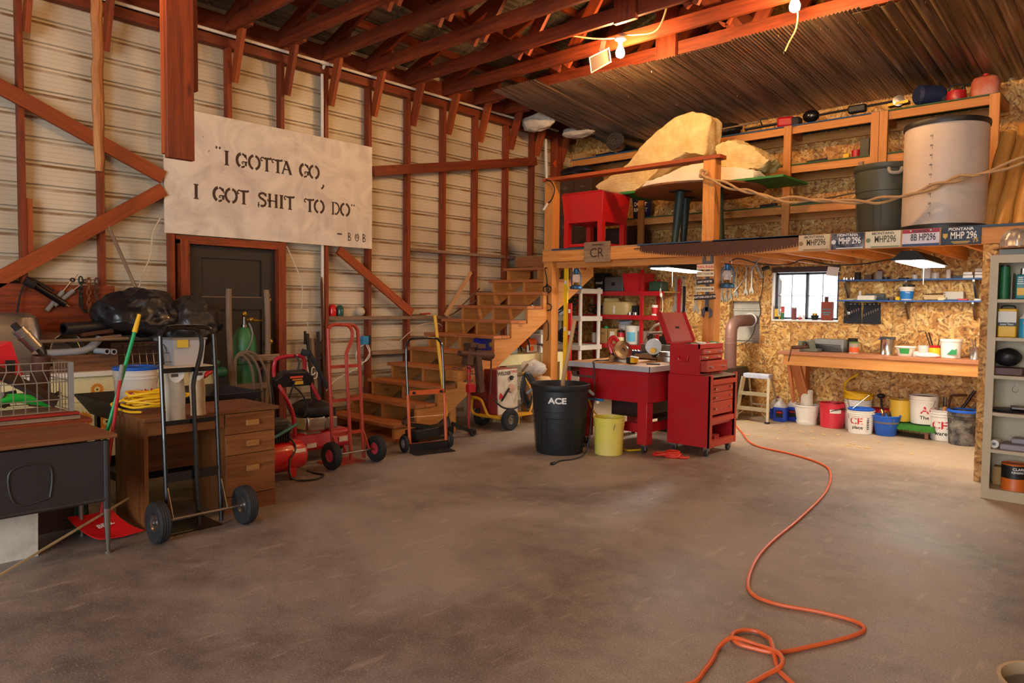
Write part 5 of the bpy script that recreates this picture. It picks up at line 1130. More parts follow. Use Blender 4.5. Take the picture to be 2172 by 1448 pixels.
for x, y in ((3.58, 6.19), (2.86, 6.19), (3.58, 7.1), (2.86, 7.1)):
    link('leg', MB().box(x-.055, x+.055, y-.055, y+.055, .09, .51), tr_, rt, bev=.004)
    wheel(rt, (x, y, .042), (1, 0, 0), .042, .03, M['grey'], .4, 16, grooves=False); link('caster_fork', MB().bx((x, y, .075), (.045, .05, .03)), M['steel'], rt)
link('lower_rail', MB().box(2.9, 3.55, 6.17, 6.21, .20, .29), tr_, rt); link('lower_rail', MB().box(3.56, 3.60, 6.2, 7.2, .20, .29), tr_, rt)
for z, x in ((.79, 2.64), (.74, 2.72)): link('clamp_bracket', MB().box(x, x+.06, 6.12, 6.30, z-.03, z+.02), M['steel'], rt)
link('drawer_slide', MB().bx((2.88, 6.12, .72), (.24, .04, .02)), M['steel'], rt)
carton('wooden_box', 'dark wooden box on the lower rails of the red table', 3.25, 6.75, .30, (.5, .6, .19), M['dark_wood'])
single('offcut_board', 'pale plywood offcut leaning inside the red table', 'board', MB().obox((3.50, 6.75, .40), (.01, 0, 0), (0, .3, 0), (.02, 0, .10)), M['grey_wood'], (3.5, 6.75, .3))
single('blue_strip', 'blue and white strip hanging below the red table skirt', 'strip', MB().box(2.92, 3.12, 6.12, 6.135, .475, .50), pm('#3C8AC0', .5), (3, 6.12, .47))
t = thing('appliance_lead', 'black cord with plug running from the circular saw to the floor', 'cord', (3.2, 5.9, .0))
link('cord', MB().tube(spl([(3.02, 6.55, .88), (2.98, 6.3, .88), (3.02, 6.09, .885), (3.04, 6.06, .84), (3.07, 6.05, .6), (3.24, 5.76, .38), (3.29, 5.68, .22), (3.28, 5.62, .04), (3.28, 5.45, .008), (3.24, 5.28, .008), (3.28, 5.16, .008)], 7), .007, 7), M['black'], t); link('plug', MB().tube([(3.28, 5.16, .015), (3.285, 5.10, .015)], .015, 8), M['black'], t)
single('garden_hose', 'yellow hose trailing under the red table', 'hose', MB().tube(spl([(2.95, 6.11, .48), (3.02, 6.09, .38), (3.14, 6.08, .28), (3.22, 6.08, .1), (3.3, 6.2, .012), (3.42, 6.14, .012), (3.5, 6.3, .012)], 6), .009, 7), M['yellow'], (3.1, 6.1, 0))
# tools on the red table
t = thing('circular_saw', 'red handled circular saw with round grey guard on the red table', 'circular saw', (3.1, 6.55, .866))
o_ = V(3.15, 6.42, .99); ax = V(.75, -.45, .35)
link('guard', MB().lathe([(.02, -.02), (.10, -.02), (.105, 0), (.10, .02), (.06, .025), (.06, .015), (.02, .015)], 26, o_, ax, cap0=False, cap1=False), M['chrome'], t); link('blade', MB().lathe([(.001, -.001), (.085, -.001), (.085, .001), (.001, .001)], 26, o_, ax), M['steel'], t)
link('motor', MB().tube([(2.98, 6.48, .93), (3.10, 6.44, .97)], .05, 16), M['black'], t); link('handle', MB().tube(spl([(3.02, 6.42, .95), (2.98, 6.42, 1.05), (3.0, 6.46, 1.12), (3.06, 6.48, 1.06), (3.10, 6.46, 1.0)], 4), .026, 10), M['red'], t)
link('base_plate', MB().obox((3.14, 6.46, .90), V(.12, .08, -.03), V(-.03, .06, .04), V(.004, 0, .005)), M['steel'], t)
ms = thing('miter_saw', 'grey and yellow miter saw at the back of the red table', 'miter saw', (3.3, 6.95, .866))
link('turntable', MB().lathe([(.001, 0), (.16, 0), (.16, .05), (.13, .06), (.13, .10), (.001, .10)], 28, (3.40, 6.98, .866)), M['steel'], ms); link('bed', MB().bx((3.25, 7.02, .90), (.62, .12, .06)), M['steel'], ms, bev=.01)
link('fence', MB().bx((3.25, 7.07, .98), (.58, .02, .10)), M['steel'], ms); link('arm', MB().bar((3.22, 6.95, .90), (3.20, 6.86, 1.14), .05, .06), M['black'], ms, bev=.01)
link('motor', MB().tube([(3.36, 6.95, 1.16), (3.56, 6.98, 1.16)], .055, 16), M['yellow'], ms); link('blade_guard', MB().lathe([(.001, -.02), (.085, -.02), (.09, .0), (.085, .02), (.001, .02)], 26, (3.26, 6.84, 1.02), (.55, -.8, 0)), M['steel'], ms)
link('slide_rails', MB().tube([(3.18, 6.86, 1.16), (3.5, 7.1, 1.18)], .016, 10), M['steel'], ms); link('knob', MB().cyl((3.28, 6.80, .98), (3.30, 6.77, .98), .03), M['yellow'], ms)
t = thing('bench_grinder', 'yellow and grey power tool on the box behind the miter saw', 'power tool', (3.05, 7.6, 1.0)); link('body', MB().tube([(3.0, 7.52, 1.24), (3.16, 7.52, 1.24)], .07, 18), M['yellow'], t); link('base', MB().bx((3.08, 7.52, 1.14), (.18, .12, .06)), M['iron'], t, bev=.01); link('hose', MB().tube(spl([(3.0, 7.5, 1.26), (2.9, 7.4, 1.2), (2.86, 7.3, 1.0), (2.9, 7.2, .9)], 5), .02, 8), M['steel'], t)
link('stand', MB().bx((3.08, 7.52, .556), (.2, .2, 1.11)), M['black'], t)
t = thing('battery', 'yellow and black tool battery lying on the red table', 'battery', (3.30, 6.32, .866)); link('case', MB().bx((3.33, 6.32, .90), (.10, .07, .065)), M['black'], t, bev=.01); link('band', MB().bx((3.365, 6.31, .903), (.045, .074, .05)), M['yellow'], t)
single('cardboard_flat', 'flattened piece of cardboard on the red table', 'cardboard', MB().bx((2.88, 6.82, .872), (.26, .22, .008), .3), M['cork'], (2.88, 6.82, .866))
single('plywood_offcut', 'thin plywood offcut on the red table left of the saw', 'offcut', MB().bx((2.98, 6.62, .875), (.20, .14, .012), -.2), M['fir'], (2.98, 6.6, .866))
single('blue_carton', 'small dark blue carton behind the circular saw', 'box', MB().bx((2.95, 6.99, .91), (.14, .05, .08)), pm('#24407A', .5), (2.95, 6.99, .866))
for k in range(4): single('loose_part', 'grey metal part in the heap behind the cardboard', 'part', MB().tube(spl([(2.78+.04*k, 7.0, .89), (2.82+.04*k, 7.04, .95), (2.88+.04*k, 7.02, .89)], 4), .012, 7), M['steel'], (2.8+.04*k, 7.0, .866), 'parts on the red table')
single('pliers', 'black pliers lying near the right end of the red table', 'pliers', MB().bar((3.48, 6.36, .872), (3.60, 6.42, .872), .03, .012), M['iron'], (3.55, 6.4, .866))
# tool chest
tcst = thing('tool_cabinet', 'tall red rolling tool cabinet with open bottom bay', 'tool cabinet', (3.9, 6.72, 0))
cr = paint('#B20E18', .38, dirt=.35, coat=.2, name='chest_red', scale=5); cf = paint('#B03A26', .45, dirt=.35, name='chest_front_red', scale=6)
c = MB().box(3.68, 3.70, 6.45, 7.0, .09, .785); c.box(3.70, 4.14, 6.45, 6.475, .09, .785); c.box(3.70, 4.14, 6.975, 7.0, .09, .785); c.box(3.70, 4.12, 6.475, 6.975, .09, .11); c.box(3.70, 4.12, 6.475, 6.975, .30, .32)
link('case', c, cr, tcst)
link('top_tray', MB().box(3.69, 4.14, 6.47, 6.98, .77, .785), pm('#8A7A62', .6, dirt=.5), tcst)
for y in (6.45, 6.975): link('front_post', MB().box(4.12, 4.15, y, y+.025 if y > 6.6 else y+.035, .09, .80), cf, tcst)
dz = ((.70, .745, .03), (.62, .695, 0), (.53, .615, 0), (.40, .525, 0))
for z0, z1, o_ in dz:
    d = link('drawer', MB().box(3.75, 4.125+o_, 6.49, 6.97, z0, z1), cf, tcst, bev=.003)
    if not o_:
        for y in (6.56, 6.88): link('knob', MB().cyl((4.125, y, (z0+z1)/2), (4.15, y, (z0+z1)/2), .012, n=10), M['chrome'], d)
link('bay_lip', MB().box(4.10, 4.14, 6.485, 6.975, .325, .375), cf, tcst); link('base_rail', MB().box(4.10, 4.145, 6.485, 6.975, .09, .155), cf, tcst)
link('bay_back', MB().box(3.71, 3.72, 6.48, 6.97, .11, .30), M['black'], tcst)
for x, y in ((3.74, 6.5), (4.09, 6.5), (3.74, 6.95), (4.09, 6.95)): wheel(tcst, (x, y, .038), (1, 0, 0), .038, .026, M['grey'], .4, 16, grooves=False); link('caster_fork', MB().bx((x, y, .07), (.05, .045, .04)), M['steel'], tcst)
single('red_wood_block', 'worn red block lying in the open bay of the tool cabinet', 'block', MB().bx((4.03, 6.70, .145), (.12, .16, .07), .2), M['red2'], (4.03, 6.7, .11))
up = thing('tool_chest', 'red tool chest with raised lid standing on the rolling cabinet', 'tool chest', (3.86, 6.68, .786))
c = MB().box(3.69, 3.71, 6.45, 6.92, .788, 1.09); c.box(3.71, 4.02, 6.45, 6.47, .788, 1.09); c.box(3.71, 4.02, 6.90, 6.92, .788, 1.09); c.box(3.71, 4.02, 6.47, 6.90, .788, .80); c.box(4.0, 4.025, 6.45, 6.92, 1.045, 1.09)
link('case', c, cr, up)
link('tray', MB().box(3.71, 4.0, 6.47, 6.90, 1.05, 1.06), M['black'], up)
for z0, z1, o_ in ((.99, 1.04, .02), (.935, .985, 0), (.82, .925, .06)):
    d = link('drawer', MB().box(3.74, 4.025+o_, 6.48, 6.90, z0, z1), cf, up, bev=.003)
    for y in (6.56, 6.82): link('knob', MB().bx((4.035+o_, y, (z0+z1)/2), (.022, .04, .014)), M['chrome'], d)
ld = MB().tf(Matrix.Translation((3.69, 0, 1.09)) @ Matrix.Rotation(-.42, 4, 'Y')).box(-.03, 0, 6.44, 6.925, 0, .33); ld.box(0, .03, 6.44, 6.445, 0, .33); ld.box(0, .03, 6.92, 6.925, 0, .33)
lid = link('lid', ld, cr, up); link('lid_lining', MB().tf(Matrix.Translation((3.69, 0, 1.09)) @ Matrix.Rotation(-.42, 4, 'Y')).box(.0, .004, 6.45, 6.915, .01, .325), paint('#A8504A', .55, dirt=.3), up); link('lid_latch', MB().tf(Matrix.Translation((3.69, 0, 1.09)) @ Matrix.Rotation(-.42, 4, 'Y')).box(.004, .014, 6.66, 6.72, .15, .17), M['iron'], up)
link('side_handle', MB().tube(spl([(3.80, 6.45, .98), (3.80, 6.43, .95), (3.81, 6.43, .925), (3.89, 6.43, .925), (3.90, 6.43, .95), (3.90, 6.45, .98)], 4), .008, 8), cr, up)
for k, (x, y, m_) in enumerate(((3.80, 6.52, 'iron'), (3.84, 6.60, 'grey_wood'), (3.88, 6.68, 'white'), (3.95, 6.76, 'white'), (3.90, 6.80, 'red'), (3.93, 6.86, 'green'), (3.78, 6.74, 'iron'))): single('hand_tool', 'small hand tool heaped in the open top of the red tool chest', 'tool', MB().tube([(x, y-.04, 1.075+.01*(k % 3)), (x+.05, y+.05, 1.085)], .014, 8), M[m_], (x, y, 1.06), 'tools in the chest top')
P = []
for k in range(3): P += [(3.87+(.09-.015*k)*math.cos(a), 6.24+(.08-.01*k)*math.sin(a), .012+.018*k) for a in [2*PI*i/10 for i in range(10)]]
single('red_hose', 'small heap of red hose on the floor at the tool cabinet foot', 'hose', MB().tube(spl(P+[(3.74, 6.14, .012), (3.68, 6.22, .012), (3.76, 6.28, .014), (3.98, 6.2, .012), (4.02, 6.28, .012)], 4), .012, 8), pm('#D03020', .45, dirt=.2), (3.87, 6.24, 0))

# ================================================================== lanterns, wrenches, tool rules
def lantern(x, y, zt, lab):
    t = thing('lantern', lab, 'lantern', (x, y, zt-.30), 0, 'hurricane lanterns hung under the loft'); bl = pm('#2E5A80', .4, .5, dirt=.5); z = zt-.30
    link('fuel_tank', MB().lathe([(.001, 0), (.075, 0), (.082, .01), (.08, .035), (.055, .05), (.03, .06)], 24, (x, y, z)), bl, t)
    link('burner', MB().lathe([(.03, .06), (.035, .075), (.02, .09)], 18, (x, y, z)), M['brass'], t)
    link('glass_globe', MB().lathe([(.033, .085), (.05, .12), (.052, .145), (.036, .19)], 24, (x, y, z), cap0=False, cap1=False), M['glass'], t)
    link('chimney', MB().lathe([(.04, .19), (.042, .2), (.03, .205), (.032, .25), (.02, .262), (.001, .265)], 20, (x, y, z)), bl, t)
    for s_ in (-1, 1): link('side_tube', MB().tube(spl([(x+s_*.065, y, z+.03), (x+s_*.075, y, z+.10), (x+s_*.07, y, z+.19), (x+s_*.035, y, z+.24)], 4), .007, 7), bl, t)
    link('wire_bail', MB().tube(spl([(x-.06, y, z+.2), (x-.035, y, z+.32), (x, y, zt+.045), (x+.035, y, z+.32), (x+.06, y, z+.2)], 4), .003, 5), M['steel'], t)
lantern(*(1.735, 7.450, 1.668)[:2], 2.0-.04, 'blue hurricane lantern hung by the left loft post')
lantern(*(3.793, 7.450, 1.654)[:2], 2.0-.04, 'blue hurricane lantern hung right of the wrench sign post')
wr = paint('#BEB6A8', .32, .45, dirt=.4, name='wrench_steel')
def wrench(x, z0, z1, s_, lab, y=9.485, group='wrenches hung on the back wall'):
    t = thing('wrench', lab, 'wrench', (x, y, z0), 0, group)
    link('shaft', MB().prism([(-.012*s_, z0+.05*s_), (.012*s_, z0+.05*s_), (.009*s_, z1-.03*s_), (-.009*s_, z1-.03*s_)], (x, y+.006, 0), (1, 0, 0), (0, 0, 1), .012), wr, t)
    J = [(-.012, .09), (.012, .09), (.032, .05), (.036, .01), (.022, -.012), (.014, .025), (-.006, .03), (-.018, -.005), (-.034, .015), (-.032, .055)]
    link('open_jaw', MB().prism([(a*s_, z0+b*s_) for a, b in J], (x, y+.008, 0), (1, 0, 0), (0, 0, 1), .016), wr, t)
    link('ring', MB().lathe([(.014*s_, -.007), (.026*s_, -.007), (.026*s_, .007), (.014*s_, .007)], 16, (x, y, z1), (0, 1, 0), cap0=False, cap1=False), wr, t)
for i, (px, pb, pt_, s_, w_) in enumerate(((1432, 664, 588, 1.5, 'leftmost'), (1449, 663, 588, 1.5, 'second'), (1476, 663, 580, 1.35, 'third'))):
    a = (1.995, 9.485, 1.358) if i == 0 else ((2.125, 9.485, 1.367) if i == 1 else (2.328, 9.485, 1.370)); wrench(a[0], a[2], a[2]+.50, s_, w_+' of the three big wrenches left of the sign post')
for i, (a, L, w_) in enumerate((((2.722, 9.485, 1.527), .42, 'shortest half hidden'), ((2.785, 9.485, 1.527), .44, 'second'), ((2.847, 9.485, 1.553), .46, 'third'), ((2.929, 9.485, 1.592), .42, 'fourth'), ((3.070, 9.485, 1.618), .44, 'fifth and longest'), ((3.150, 9.485, 1.643), .38, 'last'))):
    wrench(a[0], a[2], a[2]+L*.9, .85+.1*(i > 1), w_+' wrench right of the sign post, counting from it')
tr = thing('tool_rules_sign', 'joke sign of five small planks on an old wrench fixed to the loft post', 'sign', (3.618, 7.280, 1.712))
zc = 1.66
m = MB().bx((3.645, 7.285, zc), (.035, .012, .50)); 
for s_, z in ((1, 1.93), (-1, 1.42)):
    m.prism([(-.03, 0), (.03, 0), (.065, .03*s_), (.06, .10*s_), (.03, .12*s_), (.035, .05*s_), (-.025, .05*s_), (-.035, .115*s_), (-.06, .09*s_), (-.065, .03*s_)], (3.645, 7.291, z-.03*s_), (1, 0, 0), (0, 0, 1), .012)
link('old_wrench', m, paint('#5E5C66', .55, .5, dirt=.4), tr)
for k, (tx_, z, bgc, fg, tilt, w_) in enumerate((('TOOL RULES', 1.885, '#D8C8A8', 'print_red', 0, .20), ("DON'T TOUCH 'EM", 1.81, '#E0D4B4', 'print_black', 0, .20), ("DON'T MOVE 'EM", 1.725, '#2A2A30', 'print_white', .05, .20), ("DON'T BORROW 'EM", 1.645, '#E0D4B4', 'print_black', 0, .21), ("DON'T EVEN LOOK AT 'EM", 1.56, '#2E2626', 'print_white', .06, .25))):
    u = V(math.cos(tilt), 0, math.sin(tilt)); v = V(-math.sin(tilt), 0, math.cos(tilt)); c0 = V(3.625, 7.270, z)
    p = link('plank', MB().obox(c0, u*w_/2, V(0, .006, 0), v*.028), pm(bgc, .7, dirt=.2), tr)
    m = MB(); m.text(tx_, .036 if k < 1 else .030, c0+V(0, -.0062, 0), u, v, .72 if k else .95, .03 if k == 0 else .02); link('lettering', m, M[fg], p)

# ================================================================== shelves in the corner under the loft
rs = thing('red_shelf_unit', 'red steel shelf unit against the strand board in the corner', 'shelf unit', (1.3, 9.2, 0))
for x, y in ((.56, 9.0), (1.70, 9.0), (.56, 9.44), (1.70, 9.44), (2.05, 9.44)): link('upright', MB().box(x, x+.045, y, y+.03, 0, 1.98 if y < 9.2 else 1.85), M['red'], rs)
for z in (1.66, 1.315, .885):
    s_ = link('shelf', MB().box(.56, 2.09, 9.01, 9.46, z-.012, z+.006), M['cork'], rs); link('shelf_lip', MB().box(.56, 2.09, 8.985, 9.0, z-.055, z+.008), M['red'], rs)
ws_ = thing('white_shelf_unit', 'white plastic shelf unit beside the stairs in the corner', 'shelf unit', (.7, 8.6, 0))
for x, y in ((.32, 8.45), (1.05, 8.45), (.32, 8.9), (1.05, 8.9)): link('upright', MB().tube([(x, y, 0), (x, y, 1.72)], .028, 12), M['white'], ws_)
for z in (1.70, 1.30, .88, .4): link('shelf', MB().box(.28, 1.09, 8.41, 8.94, z-.07, z), M['white'], ws_, bev=.004)
def on_red(z): return z+.009
t = carton('game_box', 'black carton with white letters on the top red shelf', .93, 9.15, 1.669, (.16, .2, .28), pm('#1A1A1C', .5)); m = MB(); m.text('good', .06, (.94, 9.049, 1.80), (1, 0, 0), (0, 0, 1), 1, .02); link('lettering', m, M['print_white'], t)
t = carton('tool_case', 'dark grey plastic case with latch on the top red shelf', 1.20, 9.16, 1.669, (.34, .22, .22), pm('#5E5A56', .5, dirt=.2), bev=.015); link('latch', MB().bx((1.20, 9.045, 1.78), (.05, .012, .05)), M['black'], t)
t = thing('red_tub', 'red plastic tub on the top red shelf', 'tub', (1.52, 9.2, 1.669)); link('body', tray(MB(), 1.37, 1.69, 9.02, 9.4, 1.669, 1.93, .03, .005), pm('#D01A20', .4), t)
carton('green_case', 'dark green case at the right end of the top red shelf', 1.88, 9.2, 1.669, (.22, .2, .14), pm('#2E4A36', .5), bev=.02)
t = thing('wrapped_block', 'yellowish wrapped bale on the middle red shelf', 'bale', (1.23, 9.18, 1.324))
link('bale', MB().rings([[V(1.23+math.copysign(abs(math.cos(a))**.35, math.cos(a))*.24*f, 9.18+math.copysign(abs(math.sin(a))**.35, math.sin(a))*.15*f, z+(.06*max(0, -math.cos(a))**2 if z > 1.5 else 0)) for a in [2*PI*i/28 for i in range(28)]] for z, f in ((1.324, .95), (1.34, 1), (1.49, 1), (1.515, .9), (1.52, .1))]), paint('#C8AC70', .5, dirt=.3, coat=.2), t); link('label', MB().bx((1.235, 9.028, 1.40), (.03, .004, .12)), M['white'], t)
t = thing('cable_heap', 'tangled dark cables on the left of the middle red shelf', 'cables', (.82, 9.15, 1.324)); rr = random.Random(5); link('cable', MB().tube(spl([(.82+rr.uniform(-.14, .14), 9.12+rr.uniform(-.08, .12), 1.34+rr.uniform(0, .12)) for _ in range(16)], 5), .009, 6), M['black'], t)
can('brass_can', 'tall brass coloured can behind the red upright', 1.63, 9.18, 1.324, .05, .18, M['brass'])
can('paint_can', 'small white and red can on the middle red shelf right end', 1.90, 9.08, 1.324, .045, .15, M['white'], bands=((.15, .75, M['print_red']),))
for k, x in enumerate((1.50, 1.56, 1.60)): can('bearing', 'shiny round metal part at the front of the middle red shelf', x, 9.05+.03*(k % 2), 1.324, .025, .04, M['chrome'], 'parts on the middle red shelf')
carton('dark_box', 'dark carton on the middle red shelf behind the round parts', 1.52, 9.2, 1.324, (.10, .12, .14), M['black'])
can('grey_cup', 'small pale cup at the left of the lowest red shelf', .84, 9.10, .894, .045, .15, M['white'])
t = carton('nail_carton', 'brown printed carton on the lowest red shelf', 1.02, 9.12, .894, (.19, .2, .22), M['cork']); m = MB(); m.text('NAIL', .05, (1.05, 9.019, 1.04), (1, 0, 0), (0, 0, 1), .8); link('printing', m, M['print_black'], t)
t = carton('label_carton', 'brown carton with white label next to the nail carton', 1.20, 9.13, .894, (.13, .2, .22), M['cork']); link('label', MB().bx((1.21, 9.028, 1.03), (.08, .003, .09)), M['white'], t)
t = thing('glove', 'bright green cap lying on the nail carton', 'cap', (1.05, 9.1, 1.115)); link('cap', MB().ball((1.05, 9.1, 1.13), (.03, .03, .02), 12, 6), pm('#22C060', .5), t)
can('red_label_can', 'dark can with red and cream label on the lowest red shelf', 1.32, 9.10, .894, .05, .20, M['black'], bands=((.05, .5, M['cream']), (.5, .85, M['red'])))
b = bucket('white pail with light blue label on the lowest red shelf', 1.50, 9.16, .894, .105, .125, .27, M['white']); m = MB().grid(10, 1, lambda u, v: ((.110+.012*v)*math.cos(-1.9+1.1*u), (.110+.012*v)*math.sin(-1.9+1.1*u), .04+.14*v)); link('label_band', m, pm('#6FC0DC', .5), b, world=False)
b = bucket('white lidded pail at the back of the lowest red shelf', 1.24, 9.34, .894, .10, .11, .27, M['white']); link('lid', MB().lathe([(.001, .27), (.118, .27), (.118, .285), (.001, .285)], 24), M['white'], b, world=False)
t = thing('sanding_disc', 'pale blue round disc lying on the white pail', 'disc', (1.27, 9.3, 1.18)); link('disc', MB().lathe([(.02, 0), (.10, .01), (.11, .035), (.10, .06), (.02, .07)], 24, (1.27, 9.3, 1.182), (.0, -.25, 1)), pm('#B8C4D0', .5), t)
carton('grey_box', 'grey brown box at the right of the lowest red shelf', 1.66, 9.2, .894, (.11, .2, .2), pm('#8A7A70', .6))
for k, (z, lab) in enumerate(((1.31, 'black cable tangle on the upper white shelf'), (.89, 'yellow and black cable tangle on the lower white shelf'))):
    t = thing('cable_tangle', lab, 'cables', (.7, 8.6, z)); rr = random.Random(15+k); P = [(.75+rr.uniform(-.22, .22), 8.55+rr.uniform(-.1, .2), z+.015+rr.uniform(0, .28)) for _ in range(18)]
    link('cable', MB().tube(spl(P, 5), .008, 6), M['black'], t); link('reel', MB().lathe([(.03, -.03), (.10, -.03), (.10, .03), (.03, .03)], 22, (.62, 8.6, z+.11), (.4, -.9, 0), cap0=False, cap1=False), M['black'] if k else M['steel'], t)
    if k: link('connector', MB().tube([(.88, 8.45, z+.22), (.92, 8.43, z+.05)], .022, 8), M['yellow'], t)
t = thing('work_lamp', 'small clip lamp bulb hanging from the red shelf right end', 'lamp', (2.068, 8.960, 1.616)); a = V((2.068, 8.960, 1.616)); link('bulb', MB().ball(a, (.02, .02, .035), 12, 8), M['white'], t); link('cord', MB().tube(spl([a+V(0, 0, .03), a+V(-.01, 0, .09), a+V(-.03, .02, .03), a+V(0.03, 0, -.1), a+V(.02, 0, -.35)], 5), .004, 6), M['white'], t)
single('chainsaw_bar', 'black toothed strap hanging right of the red shelf', 'strap', MB().box(2.12, 2.16, 9.47, 9.485, 1.2, 1.75), M['black'], (2.14, 9.48, 1.2))

# ================================================================== stove, ladder, workbench
sv = thing('wood_stove', 'dark steel wood stove with brown stovepipe beside the vent panel', 'stove', (3.0, 8.85, 0))
sm_ = paint('#4E4844', .45, .7, dirt=.5, name='stove_steel')
link('body', MB().prism([(-.30, .16), (.18, .16), (.36, .36), (.36, .50), (.29, .66), (-.30, .66)], (2.86, 9.42, 0), (1, 0, 0), (0, 0, 1), .72), sm_, sv, bev=.006)
for x, y in ((2.62, 8.76), (2.98, 8.76), (2.62, 9.36), (2.98, 9.36)): link('leg', MB().box(x-.02, x+.02, y-.02, y+.02, 0, .17), sm_, sv)
pp = pm('#8A6458', .5, .3, dirt=.35); link('stovepipe', MB().tube(spl([(3.08, 9.05, .65), (3.08, 9.05, .9), (3.08, 9.05, 1.10), (3.08, 9.08, 1.20), (3.09, 9.18, 1.265), (3.10, 9.35, 1.275), (3.11, 9.56, 1.28)], 5), .078, 22), pp, sv)
for z in (.98, 1.06): link('pipe_seam', MB().lathe([(.079, -.006), (.082, 0), (.079, .006)], 22, (3.08, 9.05, z), cap0=False, cap1=False), pp, sv)
link('wall_collar', MB().lathe([(.08, -.01), (.10, -.01), (.10, .012), (.08, .012)], 22, (3.11, 9.55, 1.28), (0, 1, 0), cap0=False, cap1=False), M['white'], sv)
lad = thing('step_ladder', 'small aluminium three step ladder with paint spattered top', 'step ladder', (3.42, 9.1, 0)); al = pm('#C8B898', .45, .5, dirt=.4); w2 = lambda x, z: (3.46+x*(.165+.05*(.56-z)/.56))
link('top_step', MB().box(3.29, 3.63, 8.99, 9.13, .545, .605), paint('#C8CCD8', .5, dirt=.4, dirtcol=(.2, .3, .6)), lad, bev=.008)
for s_ in (-1, 1):
    link('front_rail', MB().bar((w2(s_, 0), 8.88, 0), (w2(s_, .56), 9.0, .56), .03, .05), al, lad); link('rear_rail', MB().bar((w2(s_, 0)-.02*s_, 9.36, 0), (w2(s_, .56)-.02*s_, 9.12, .56), .02, .02), al, lad)
    link('foot', MB().bx((w2(s_, 0), 8.88, .012), (.045, .06, .024)), M['black_matte'], lad); link('brace', MB().bar((w2(s_, .0), 8.9, .05), (3.46+s_*.08, 8.93, .17), .015, .01), al, lad)
for z, y in ((.18, 8.93), (.37, 8.97)): link('step', MB().box(w2(-1, z), w2(1, z), y-.04, y+.05, z-.04, z), al, lad)
link('rear_brace', MB().bar((w2(-1, .2), 9.29, .18), (w2(1, .2), 9.29, .18), .012, .02), al, lad)
wbn = thing('workbench', 'long fir workbench built along the strand board wall under the window', 'workbench', (4.9, 9.17, 0))
link('top', MB().box(3.80, 6.19, 8.85, 9.48, .885, .925), M['bench'], wbn, bev=.003); link('front_beam', MB().box(3.86, 6.19, 8.87, 8.91, .755, .885), M['fir'], wbn); link('back_beam', MB().box(3.86, 6.19, 9.44, 9.48, .755, .885), M['fir2'], wbn)
for x in (3.92, 6.1): link('leg', MB().box(x, x+.04, 9.34, 9.48, 0, .885), M['fir2'], wbn); link('brace', MB().bar((x+.06, 8.93, .80), (x+.06, 9.44, .10), .04, .12, up=(1, 0, 0)), M['fir2'], wbn)
link('hanging_cleat', MB().bar((3.90, 8.96, .76), (3.90, 9.14, .28), .035, .06), M['fir2'], wbn)
# bench top things
bv = thing('bench_vise', 'old green grey vise with rusty screw on the left bench end', 'vise', (4.05, 8.95, .925)); gv = pm('#6A6A58', .55, .4, dirt=.5)
link('base', MB().bx((4.14, 9.0, .945), (.22, .16, .04)), gv, bv, bev=.01); link('fixed_jaw', MB().bar((4.14, 9.02, .95), (4.12, 9.0, 1.06), .12, .08), gv, bv, bev=.012); link('moving_jaw', MB().bar((4.04, 8.95, .97), (4.05, 8.95, 1.055), .10, .05), gv, bv, bev=.01)
link('screw', MB().tube([(3.98, 8.83, .975), (4.12, 8.98, .985)], .022, 12), M['rust'], bv); link('handle', MB().tube([(3.98, 8.82, .99), (3.95, 8.80, .80)], .008, 8), M['rust'], bv)
carton('grey_carton', 'open grey carton of metal strips behind the vise', 4.28, 9.30, .925, (.36, .22, .15), M['grey'])
for k in range(6): single('metal_strip', 'dark metal strip lying in the heap behind the bench vise', 'metal strip', MB().bar((4.02+.01*k, 9.10+.02*k, .94+.015*k), (4.45, 9.16-.015*k, .935+.015*k), .03, .006), M['iron'], (4.2, 9.1, .93), 'strips behind the vise')
can('sieve_tin', 'tall perforated dark tin behind the vise on the bench', 4.53, 9.30, .925, .055, .17, M['iron']); t = can('screw_jar', 'green lidded jar with orange label right of the vise', 4.60, 9.12, .925, .055, .12, glass('jar_plastic', (.5, .4, .3), .2, .8), bands=((.1, .6, M['orange']),), lid=(1.02, 1.12, pm('#5E7A2A', .5)))
t = can('flour_tin', 'tall bright metal tin with black rag on top on the bench', 4.94, 9.22, .925, .078, .18, M['chrome']); link('rag', MB().bx((0, 0, .19), (.16, .15, .025), .2), M['black'], t, world=False, bev=.006); link('blue_cloth', MB().bx((-.06, -.03, .175), (.05, .06, .012)), M['blue'], t, world=False)
b = bucket('white margarine tub with green label on the bench', 5.17, 9.06, .925, .075, .105, .11, M['white'], False, 'tub', name='tub'); m = MB().grid(10, 1, lambda u, v: ((.083+.018*v)*math.cos(-2.0+1.1*u), (.083+.018*v)*math.sin(-2.0+1.1*u), .03+.06*v)); link('label', m, pm('#2E9A4A', .5), b, world=False)
can('glass_jar', 'clear ribbed glass jar between the white tub and red tin', 5.32, 9.20, .925, .06, .12, M['plastic']); can('glass_jar', 'small clear jar with brown contents by the red tin', 5.28, 9.05, .925, .03, .06, M['plastic'])
t = can('red_tin', 'red and yellow tin of pencils and rulers on the bench', 5.44, 9.16, .925, .06, .13, M['red'], bands=((.1, .8, M['yellow']),))
for a, b_ in (((-.02, 0, .05), (-.10, .0, .28)), ((0, 0, .05), (-.07, .02, .27)), ((.02, 0, .05), (.04, .01, .20))): link('ruler', MB().bar(a, b_, .02, .006), M['iron'], t, world=False)
b = bucket('white lidded pail with green mountain label on the bench', 5.60, 9.16, .925, .095, .105, .19, M['white'], False, name='pail', cat='pail'); link('lid', MB().lathe([(.001, .19), (.112, .188), (.112, .205), (.001, .208)], 28), M['white'], b, world=False)
